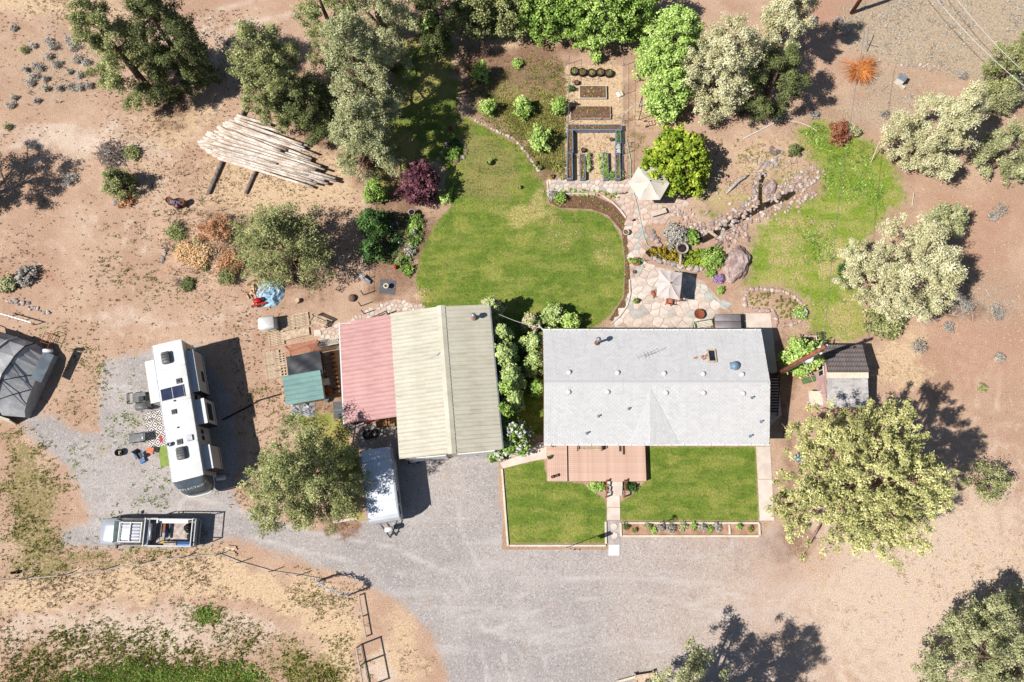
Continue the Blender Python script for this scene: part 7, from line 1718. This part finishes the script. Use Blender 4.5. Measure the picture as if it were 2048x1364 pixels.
pot('garden_pot', 'tan pot beside the pale pot on the stone line', 1072, 330, .16, .25, m_terra, 'weed', seed=9)
pot('garden_pot', 'white pot with soil by the lower garden fence', 1102, 355, .18, .3, m_cream, 'amber', seed=10)
pot('garden_pot', 'red heart pot by the shaded upper lawn', 901, 259, .18, .25, m_red)
def post_fence(name, label, px, hh, r, mat, rails=(), spacing=None, rail_r=.03, group=None, cat='fence'):
    P = [Vector(at(*q)) for q in px]; t = thing(name, label, cat, P[0], 0, group)
    for p in P: m = MB(); q = p - P[0]; m.tube([(q.x, q.y, 0), (q.x, q.y, hh)], r, 7); part('post', m, mat, t)
    for z in rails:
        for i in range(len(P) - 1): m = MB(); m.tube([P[i] - P[0] + Vector((0, 0, z)), P[i + 1] - P[0] + Vector((0, 0, z))], rail_r, 6); part('rail', m, mat, t)
    return t
post_fence('wire_fence', 'thin metal post fence along the left of the vegetable garden', [(1137, 128), (1136, 185), (1135, 247), (1133, 310), (1132, 360)], 1.5, .022, m_galv, (1.45, .7), rail_r=.01)
post_fence('wire_fence', 'thin metal post fence along the right of the vegetable garden', [(1245, 132), (1245, 190), (1244, 247), (1243, 310), (1242, 360)], 1.5, .022, m_galv, (1.45, .7), rail_r=.01)
post_fence('wire_fence', 'thin wire fence across the middle of the vegetable garden', [(1135, 243), (1190, 244), (1244, 244)], 1.2, .02, m_galv, (1.15, .6), rail_r=.01)
post_fence('wire_cage', 'green wire cage around a seedling in the orchard', [(1050, 140), (1052, 160), (1102, 156), (1104, 136)], .7, .015, m_green, (.68, .35), rail_r=.008)
post_fence('trellis', 'dark pole trellis right of the vegetable garden', [(1277, 240), (1278, 214)], 1.7, .03, m_dark, (1.68,), rail_r=.03, cat='trellis')
post_fence('garden_fence', 'white post fence between the dirt yard and the flower garden', [(735, 355), (734, 400), (733, 440), (732, 480), (730, 520), (729, 560), (728, 590)], 1.1, .03, m_white, (1.05, .5), rail_r=.012)
post_fence('rail_fence', 'dark wooden rail by the upper left corner of the shop', [(728, 648), (750, 640), (776, 628)], .95, .045, m_darkwood, (.9, .45), rail_r=.04)
post_fence('wire_fence', 'short dark posts by the garden gate opening', [(727, 590), (722, 612), (728, 628)], 1.2, .04, m_darkwood, (), rail_r=.03)
def hose(label, px, mat, r=.02, z=.03):
    m = MB(); m.tube([at(x, y, z if len(q) < 3 else q[2]) for q in px for x, y in [q[:2]]], r, 6); return one('garden_hose', label, 'hose', m, mat, group='garden hoses')
hose('white hose curling right of the vegetable garden', [(1252, 226), (1262, 216), (1272, 208), (1280, 207), (1288, 212), (1292, 206), (1291, 200)], m_white, .03)
hose('pale aqua hose running from the garden across the patio to the hot tub', [(1254, 278), (1257, 300), (1261, 320), (1261, 350), (1266, 380), (1274, 410), (1281, 440), (1287, 470), (1294, 490), (1312, 505), (1335, 522), (1362, 545), (1395, 572), (1430, 600), (1462, 624)], M('aqua_hose', S(196, 222, 210), S(180, 208, 196)), .028, .08)
hose('thin pale hose coiled in the shaded flower bed', [(758, 505), (762, 480), (775, 460), (780, 445), (772, 440), (770, 452), (780, 456), (790, 455)], m_galv, .02)
one('white_pipe', 'long white pipe lying above the yellow green tree', 'pipe', MB().tube([at(1487, 277, .05), at(1525, 258, .06), at(1562, 239, .05)], .045, 7), m_white)
one('white_pipe', 'bent white pipe lying at the top of the meadow', 'pipe', MB().tube([at(1576, 241, .05), at(1600, 245, .05), at(1620, 253, .05), at(1634, 262, .05)], .035, 7), m_cream)
one('white_pipe', 'thin pale pole standing between the white pipes', 'pole', MB().tube([at(1570, 238, 0), at(1574, 232, .9)], .03, 7), m_galv)
ht = thing('hand_truck', 'old brown hand truck lying right of the vegetable garden', 'hand truck', at(1303, 247), .2)
for s in (-.18, .18): m = MB(); m.tube([(-.45, s, .12), (.5, s, .06)], .03, 6); part('rail', m, m_terra, ht)
for x in (-.3, -.05, .2, .45): m = MB(); m.box((x, 0, .1), (.05, .36, .03)); part('crossbar', m, m_cream, ht)
for s in (-.26, .26): wheel(ht, -.5, s, .12, .12, .06, 'y')
for i, (x, y, s) in enumerate(((1238, 190, .45), (1243, 188, .3))): one('soil_sack', ['white sack by the right garden fence', 'yellow and white sack against the right garden fence'][i], 'sack', MB().box((0, 0, .12), (s, .5, .22), bev=.09), m_white if i == 0 else M('yellow_sack', S(246, 222, 150), S(240, 232, 214), scale=5), at(x, y), .3, 'sacks by the garden fence', True)
# ------------------------------------------------------------------ parasols, patio furniture, tub
def parasol(label, cx, cy, R, n, zt, ze, rot, mat, sx=1.0, sy=1.0):
    c = at(cx, cy, zt); t = thing('parasol', label, 'parasol', (c.x, c.y, 0), rot)
    E = [(R * cos(2 * pi * i / n) * sx, R * sin(2 * pi * i / n) * sy, ze) for i in range(n)] if n == 6 else [(sx * a, sy * b, ze + .06 * (a * b == 0)) for a, b in ((1, 0), (1, 1), (0, 1), (-1, 1), (-1, 0), (-1, -1), (0, -1), (1, -1))]
    for i in range(n):                                   # each gore sags a little between its ribs
        a, b = Vector(E[i]), Vector(E[(i + 1) % n]); ap = Vector((0, 0, zt)); m = MB(); V = []
        for q in range(6):
            for w in range(5):
                p = ap.lerp(a.lerp(b, w / 4), q / 5); p.z -= .07 * sin(pi * w / 4) * (q / 5) + .05 * sin(pi * q / 5); V.append(p)
        m.add(V, [(q * 5 + w, (q + 1) * 5 + w, (q + 1) * 5 + w + 1, q * 5 + w + 1) for q in range(5) for w in range(4)]); part('canopy_panel', m, mat, t, True)
        m = MB(); m.tube([(0, 0, zt - .06), a - Vector((0, 0, .04))], .012, 5); part('rib', m, m_steel, t)
    m = MB(); m.tube([(0, 0, 0), (0, 0, zt + .06)], .03, 8); part('pole', m, m_steel, t)
    m = MB(); m.lathe([(.35, 0), (.33, .06), (.08, .1)], n=16); part('base', m, m_dark, t)
    m = MB(); m.lathe([(.04, 0), (.05, .05), (.01, .1)], (0, 0, zt + .03), 8); part('finial', m, m_dark, t)
    return t
parasol('beige rectangular parasol on the lower patio', 1341, 566, 1.5, 8, 2.6, 2.2, radians(-8), M('faded_beige_canvas', S(226, 212, 204), S(214, 198, 190), scale=2, fvar=.04, rough=.9), .88, 1.08)
parasol('cream parasol partly hidden under the yellow green tree', 1300, 362, 1.6, 6, 2.5, 2.1, radians(60), m_canvas)
def chair(label, px, py, rz, mat, group):
    t = thing('patio_chair', label, 'chair', at(px, py), rz, group)
    m = MB(); m.box((0, 0, .42), (.48, .46, .05), bev=.02); part('seat', m, mat, t); m = MB(); m.tube([(-.24, .2, .44), (-.25, .3, .8), (0, .36, .92), (.25, .3, .8), (.24, .2, .44)], .03, 6); part('back_frame', m, mat, t)
    for x in (-.12, 0, .12): m = MB(); m.tube([(x, .24, .44), (x, .34, .88)], .018, 5); part('spindle', m, mat, t)
    for x in (-.21, .21):
        for y in (-.2, .2): m = MB(); m.tube([(x, y, 0), (x, y, .42)], .025, 6); part('leg', m, mat, t)
        m = MB(); m.tube([(x * 1.1, .25, .64), (x * 1.2, -.2, .64), (x * 1.1, -.22, .42)], .022, 6); part('arm', m, mat, t)
    return t
pg = 'patio chairs around the parasol tables'
chair('rust brown patio chair at the lower left of the parasol', 1308, 590, 2.0, m_terra, pg); chair('rust brown patio chair below the parasol', 1336, 606, 2.9, m_terra, pg); chair('rust brown patio chair tucked under the lower parasol edge', 1352, 599, 3.3, m_terra, pg)
chair('grey chair left below the cream parasol', 1282, 392, 2.8, m_steel, pg); chair('grey chair right below the cream parasol', 1328, 392, 3.5, m_steel, pg); chair('blue chair in the shade left under the large pine', 1592, 918, 1.5, m_blue, None); chair('dark chair under the lower left boughs of the large pine', 1616, 985, .6, m_fabric2, None)
for i, (x, y, r) in enumerate(((1338, 580, .6), (1302, 374, .55))):
    t = thing('patio_table', ['round table under the beige parasol', 'round table under the cream parasol'][i], 'table', at(x, y)); m = MB(); m.lathe([(.02, .7), (r, .7), (r, .74), (.02, .74)], n=20); part('top', m, m_rust if i == 0 else m_steel, t)
    for a in range(4): m = MB(); m.tube([(r * .6 * cos(a * pi / 2), r * .6 * sin(a * pi / 2), 0), (.1 * cos(a * pi / 2), .1 * sin(a * pi / 2), .7)], .025, 6); part('leg', m, m_steel, t)
tub = thing('hot_tub', 'square hot tub under a grey folding cover by the house', 'hot tub', (16.55, 15.2, 0))
m = MB(); m.box((0, 0, .4), (1.9, 1.12, .8), bev=.08); part('shell', m, m_brownwood, tub, True)
m_cover = M('grey_vinyl_cover', S(158, 150, 150), S(142, 134, 136), scale=1.2, fvar=.05, rough=.55)
for s in (-1, 1): m = MB(); m.box((0, s * .29, .86), (2.0, .56, .12), bev=.04); part('cover_half', m, m_cover, tub, True)
fb = thing('fire_bowl', 'rusty round fire bowl on the lower patio', 'fire bowl', at(1397, 630)); m = MB(); m.lathe([(.1, .12), (.3, .2), (.4, .34), (.42, .36), (.38, .36), (.28, .24), (.02, .18)], n=20); part('bowl', m, m_rust, fb, True)
for a in range(3): m = MB(); m.tube([(.3 * cos(a * 2.1), .3 * sin(a * 2.1), 0), (.26 * cos(a * 2.1), .26 * sin(a * 2.1), .22)], .025, 6); part('leg', m, m_rust, fb)
for a in range(5): m = MB(); m.tube([(-.3 + a * .02, -.2 + .1 * a, .37), (.3, -.24 + .12 * a, .37)], .012, 5); part('grate_bar', m, m_rust, fb)
def bench(name, label, px, py, rz, L, mat, matleg, z=0.0, cat='bench'):
    t = thing(name, label, cat, at(px, py, z), rz)
    for i in range(4): m = MB(); m.box((0, -.18 + i * .11, .43), (L, .085, .03)); part('seat_slat', m, mat, t)
    for i in range(3): m = MB(); m.box((0, .26, .56 + i * .12), (L, .03, .085)); part('back_slat', m, mat, t)
    for s in (-L / 2 + .06, L / 2 - .06): m = MB(); m.box((s, 0, .22), (.05, .5, .42)); part('leg', m, matleg, t); m = MB(); m.box((s, .02, .62), (.06, .48, .04)); part('arm', m, matleg, t)
    return t
bench('patio_bench', 'white and green patio bench against the house wall by the tub', 1404, 651, .18, 1.5, m_cream, m_green)
bench('deck_bench', 'dark legged slatted bench on the deck under the eave', 1178, 895, 0, 1.9, m_wood, m_darkwood, DZ)
for i, (x, a, b) in enumerate(((1240, 884, 903), (1247, 884, 909))): A, B_ = at(x, a, DZ), at(x, b, DZ); one('deck_board', ['shorter dark board leaning on the deck by the eave', 'longer dark board leaning on the deck by the eave'][i], 'board', MB().box((0, 0, .03), (.14, (A - B_).length, .05)), m_darkwood, (A + B_) / 2, 0, 'dark boards on the deck')
for i, (x, y) in enumerate(((1104, 955), (1113, 952), (1103, 892), (1098, 917))): pot('deck_pot', ['corner pot at the lower left of the deck', 'second small pot by the lower left deck corner', 'dark pot at the upper left of the deck', 'dark pot on the left edge of the deck'][i], x, y, .11, .2, m_rubber, 'deep' if i > 1 else None, seed=20 + i).location.z = DZ
sb_ = thing('stone_bench', 'low pale stone bench with a plant on the upper patio', 'bench', at(1316, 428), .3); m = MB(); m.box((0, 0, .38), (1.25, .42, .1), bev=.02); part('top', m, m_flag[0], sb_)
for s in (-.45, .45): m = MB(); m.box((s, 0, .17), (.2, .36, .33)); part('leg', m, m_flag[2], sb_)
pot('garden_pot', 'small leafy pot standing by the stone bench', 1326, 420, .14, .2, m_terra, 'light', seed=31)
ft = thing('pond_fountain', 'round grey stone fountain basin at the pond', 'fountain', at(1362, 500)); m = MB(); m.lathe([(.3, 0), (.3, .3), (.48, .4), (.5, .52), (.4, .5), (.3, .42), (.02, .4)], n=14); part('basin', m, m_rock[1], ft)
m = MB(); m.lathe([(.38, .46), (.02, .462)], n=14); part('water', m, m_water, ft)
one('driftwood_post', 'pale driftwood post below the pond fountain', 'driftwood', MB().tube([(0, 0, .15), (-.05, -.6, .13), (-.12, -1.2, .1)], [.13, .11, .1], 8), MAT_BARK_GREY, at(1361, 507, .05), 0, None, True)
one('driftwood_log', 'long bleached driftwood log left of the stream', 'driftwood', MB().tube([(0, 0, .1), (.5, .55, .18), (1.0, 1.05, .2), (1.5, 1.35, .2), (1.9, 1.6, .15)], [.06, .16, .15, .12, .04], 8).tube([(.3, .35, .15), (.15, .75, .25)], [.05, .02], 6), MAT_BARK_GREY, at(1452, 388), 0, None, True)
one('driftwood_log', 'small pale stick on the dry grass left of the stream', 'driftwood', MB().tube([(0, 0, .05), (.3, .25, .08), (.5, .35, .05)], [.05, .07, .03], 7), MAT_BARK_GREY, at(1408, 430), 0, None, True)
one('plank_bridge', 'short pale plank over the stream', 'plank', MB().box((0, 0, .2), (.22, 1.0, .06), rz=.9), m_wood, at(1422, 468))
hv = thing('hive_box', 'white hive box on the dry ground near the orange willow', 'box', at(1797, 164), -.6); m = MB(); m.box((0, 0, .35), (.62, .5, .7)); part('box', m, m_white, hv); m = MB(); m.box((0, 0, .73), (.7, .56, .06)); part('lid', m, m_galv, hv); m = MB(); m.box((.5, -.3, .1), (.35, .22, .2)); part('step', m, m_cream, hv)
# flower bed ornaments
bb = thing('bird_bath', 'round grey bird bath in the flower bed', 'bird bath', at(825, 430)); m = MB(); m.lathe([(.16, 0), (.07, .1), (.07, .5), (.26, .6), (.28, .66), (.22, .62), (.02, .6)], n=16); part('bowl', m, m_greyconc, bb, True)
m = MB(); m.lathe([(.22, .63), (.02, .632)], n=14); part('water', m, m_water, bb)
for i, (x, y, lab) in enumerate(((796, 452, 'blue grey garden statue beside the coiled hose'), (830, 466, 'grey rabbit shaped statue near the lawn edge'))):
    t = thing('garden_statue', lab, 'statue', at(x, y), .4 + i); m = MB(); m.lathe([(.16, 0), (.2, .15), (.14, .4), (.06, .5)], n=12); part('body', m, m_fabric2 if i == 0 else m_galv, t, True); m = MB(); m.lathe([(.02, .48), (.11, .54), (.11, .64), (.03, .7)], n=10); part('head', m, m_galv, t, True)
one('gazing_ball', 'red glass gazing ball in the flower bed', 'ornament', MB().lathe([(.06, 0), (.05, .4), (.1, .45), (.15, .55), (.15, .65), (.1, .75), (.02, .78)], n=14), m_red, at(793, 538), 0, None, True)
pd = thing('pedestal_planter', 'white round planter on the dark mat by the lawn', 'planter', at(774, 575)); m = MB(); m.lathe([(.1, 0), (.1, .3), (.2, .45), (.22, .5), (.13, .5), (.12, .35)], n=16, cap=False); part('bowl', m, m_cream, pd, True); m = MB(); m.lathe([(.14, .42), (.02, .43)], n=12); part('soil', m, m_soil, pd)
one('wind_sail', 'dark folded canopy lying by the garden gate', 'canopy', MB().slab((-.1, .2, .5), (.7, -.3, .1), (.8, -.1, .3), (.0, .4, .6), .03), m_galv, at(722, 562))
# ------------------------------------------------------------------ front yard ornaments
fl = thing('flag_pole', 'slim pole with a small hanging flag by the front lawn edging', 'flag', at(1131, 1096)); m = MB(); m.tube([(0, 0, 0), (.05, 0, 4.3)], .025, 7); part('pole', m, m_white, fl)
k = NT('flag_cloth'); k.position(True); sx = k.n('ShaderNodeSeparateXYZ'); k.l(k.position(), sx.inputs[0]); m_flagc = k.out(k.mix(k.math('GREATER_THAN', k.math('FRACT', k.math('MULTIPLY', sx.outputs[2], 3.2)), .5), lin(S(226, 218, 214)), lin(S(160, 70, 64))), .8)
m = MB(); V = [(.05 + .1 * i, .05 * sin(i * 1.6), 4.2 - .5 * (i / 8) ** 1.3 * 1.2 - j * .32) for i in range(9) for j in range(5)]; m.add(V, [(i * 5 + j, (i + 1) * 5 + j, (i + 1) * 5 + j + 1, i * 5 + j + 1) for i in range(8) for j in range(4)]); part('cloth', m, m_flagc, fl, True)
wm = thing('garden_windmill', 'small black garden windmill by the long planter', 'windmill', at(1322, 1047), .35)
for a in range(3): m = MB(); m.tube([(.14 * cos(a * 2.1), .14 * sin(a * 2.1), 0), (0, 0, 1.3)], .014, 5); part('leg', m, m_dark, wm)
for a in range(12): w = a * pi / 6; m = MB(); m.slab((.02, .05 * cos(w), 1.35 + .05 * sin(w)), (.02, .26 * cos(w - .15), 1.35 + .26 * sin(w - .15)), (.05, .26 * cos(w + .15), 1.35 + .26 * sin(w + .15)), (.04, .05 * cos(w + .3), 1.35 + .05 * sin(w + .3)), .006); part('blade', m, m_dark, wm)
m = MB(); m.slab((-.4, -.01, 1.28), (-.05, -.01, 1.34), (-.05, .01, 1.36), (-.4, .01, 1.46), .01); part('tail', m, m_dark, wm)
# ------------------------------------------------------------------ lower left fences, antler arch, lumber
m_rail = M('grey_fence_rail', S(206, 192, 178), S(176, 160, 146), scale=3, fvar=.15, per=.1)
post_fence('rail_fence', 'weathered rail fence curving along the dry bank at lower left', [(-30, 1164), (55, 1157), (130, 1150), (215, 1138), (290, 1126), (370, 1114), (442, 1108), (482, 1124), (545, 1142), (600, 1150), (645, 1158)], 1.1, .035, m_rail, (.07,), rail_r=.05)
post_fence('pole_fence', 'grey pole fence below the antler arch', [(720, 1190), (727, 1232), (734, 1272)], .5, .05, m_rail, (.45,), rail_r=.05)
post_fence('stock_gate', 'tall pole gate at the bottom edge', [(722, 1289), (729, 1325), (738, 1372)], 1.9, .06, m_rail, (1.85, .15), rail_r=.055)
ar = thing('antler_arch', 'arched gateway of bleached white antlers on a rusty post', 'arch', at(674, 1174)); A, B_ = at(645, 1162), at(705, 1189); dv = (B_ - A); hw = dv.length / 2; u = dv.normalized(); g = random.Random(6)
m_antler = M('bleached_antler', S(244, 236, 226), S(206, 192, 180), scale=6, fvar=.15)
for s in (-1, 1): m = MB(); q = u * hw * s; m.tube([(q.x, q.y, 0), (q.x, q.y, 1.6)], .06, 8); part('post', m, m_rust, ar)
for i in range(70):
    a = pi * (i + .5) / 70; c = u * (hw * -cos(a)); zc_ = 1.25 + .95 * sin(a) + g.uniform(-.12, .12); c = Vector((c.x + g.uniform(-.08, .08), c.y + g.uniform(-.1, .1), zc_)); d = u * (sin(a) * .3) + Vector((g.uniform(-.25, .25), g.uniform(-.25, .25), g.uniform(-.15, .3)))
    m = MB(); m.tube([c - d * .6, c + Vector((0, 0, .07)), c + d * .7], [.03, .024, .008], 5); e = c + d * .2; m.tube([e, e + Vector((g.uniform(-.2, .2), g.uniform(-.2, .2), .22))], [.018, .006], 4); part('antler', m, m_antler, ar)
for i in range(16):
    s = -1 if i % 2 else 1; z = .2 + .14 * (i // 2); c = u * hw * s; m = MB(); m.tube([(c.x - .2, c.y + g.uniform(-.2, .2), z), (c.x, c.y, z + .1), (c.x + .22, c.y + g.uniform(-.2, .2), z + .22)], [.01, .03, .01], 5); part('antler', m, m_antler, ar)
lb = thing('lumber_stack', 'small stack of pale boards beside the rail fence', 'lumber', at(460, 1100), -.1)
for j in range(2):
    for i in range(5): m = MB(); m.box((g.uniform(-.06, .06) + j * .1, -.26 + i * .13, .05 + j * .06), (.85 - .2 * (i % 3), .11, .045), rz=g.uniform(-.08, .08)); part('board', m, m_split if i % 2 else m_wood, lb)
one('cinder_block', 'small dark block beside the fence at lower left', 'block', MB().box((0, .08, .15), (.45, .04, .3)).box((0, -.08, .15), (.45, .04, .3)).box((-.2, 0, .15), (.05, .13, .3)).box((.2, 0, .15), (.05, .13, .3)), m_darkwood, at(32, 1145), .1)
ws_ = thing('wooden_steps', 'pale wooden steps cut by the bottom edge', 'steps', at(1280, 1362), .15)
for i in range(3): m = MB(); m.box((.35, .35 - i * .32, .42 - i * .14), (1.3, .3, .05)); part('tread', m, m_wood, ws_)
for s in (-.3, 1.0): m = MB(); m.box((s, .1, .2), (.06, 1.0, .38)); part('stringer', m, m_wood, ws_)
m = MB(); m.box((-.9, .3, .12), (1.4, .14, .24), rz=.1); part('rail', m, m_cream, ws_)
one('retaining_edge', 'pale brick edging right of the olive juniper by the camper', 'edging', MB().box((.85, 0, .07), (1.7, .2, .16)), m_concrete, at(668, 1044), .16)
for i, (x, y, rr) in enumerate(((1810, 330, 26), )): pass
m = MB(); m.tube([at(1742, 325, .1), at(1752, 300, .9), at(1758, 285, 1.1)], .03, 6); one('bare_pole', 'thin pale pole standing at the meadow edge left of the pale juniper', 'pole', m, m_cream)
m = MB(); m.tube([at(1824, 412, .05), at(1828, 385, .2)], .03, 6); one('bare_pole', 'thin pale stake above the large round juniper', 'pole', m, m_cream)
m = MB(); m.tube([at(1733, 105, .0), at(1737, 57, 1.6)], .035, 6); m.tube([at(1725, 77, 1.4), at(1748, 83, 1.4)], .03, 6); one('cross_stake', 'pale crossed stake in the shade near the orange willow', 'stake', m, m_galv)
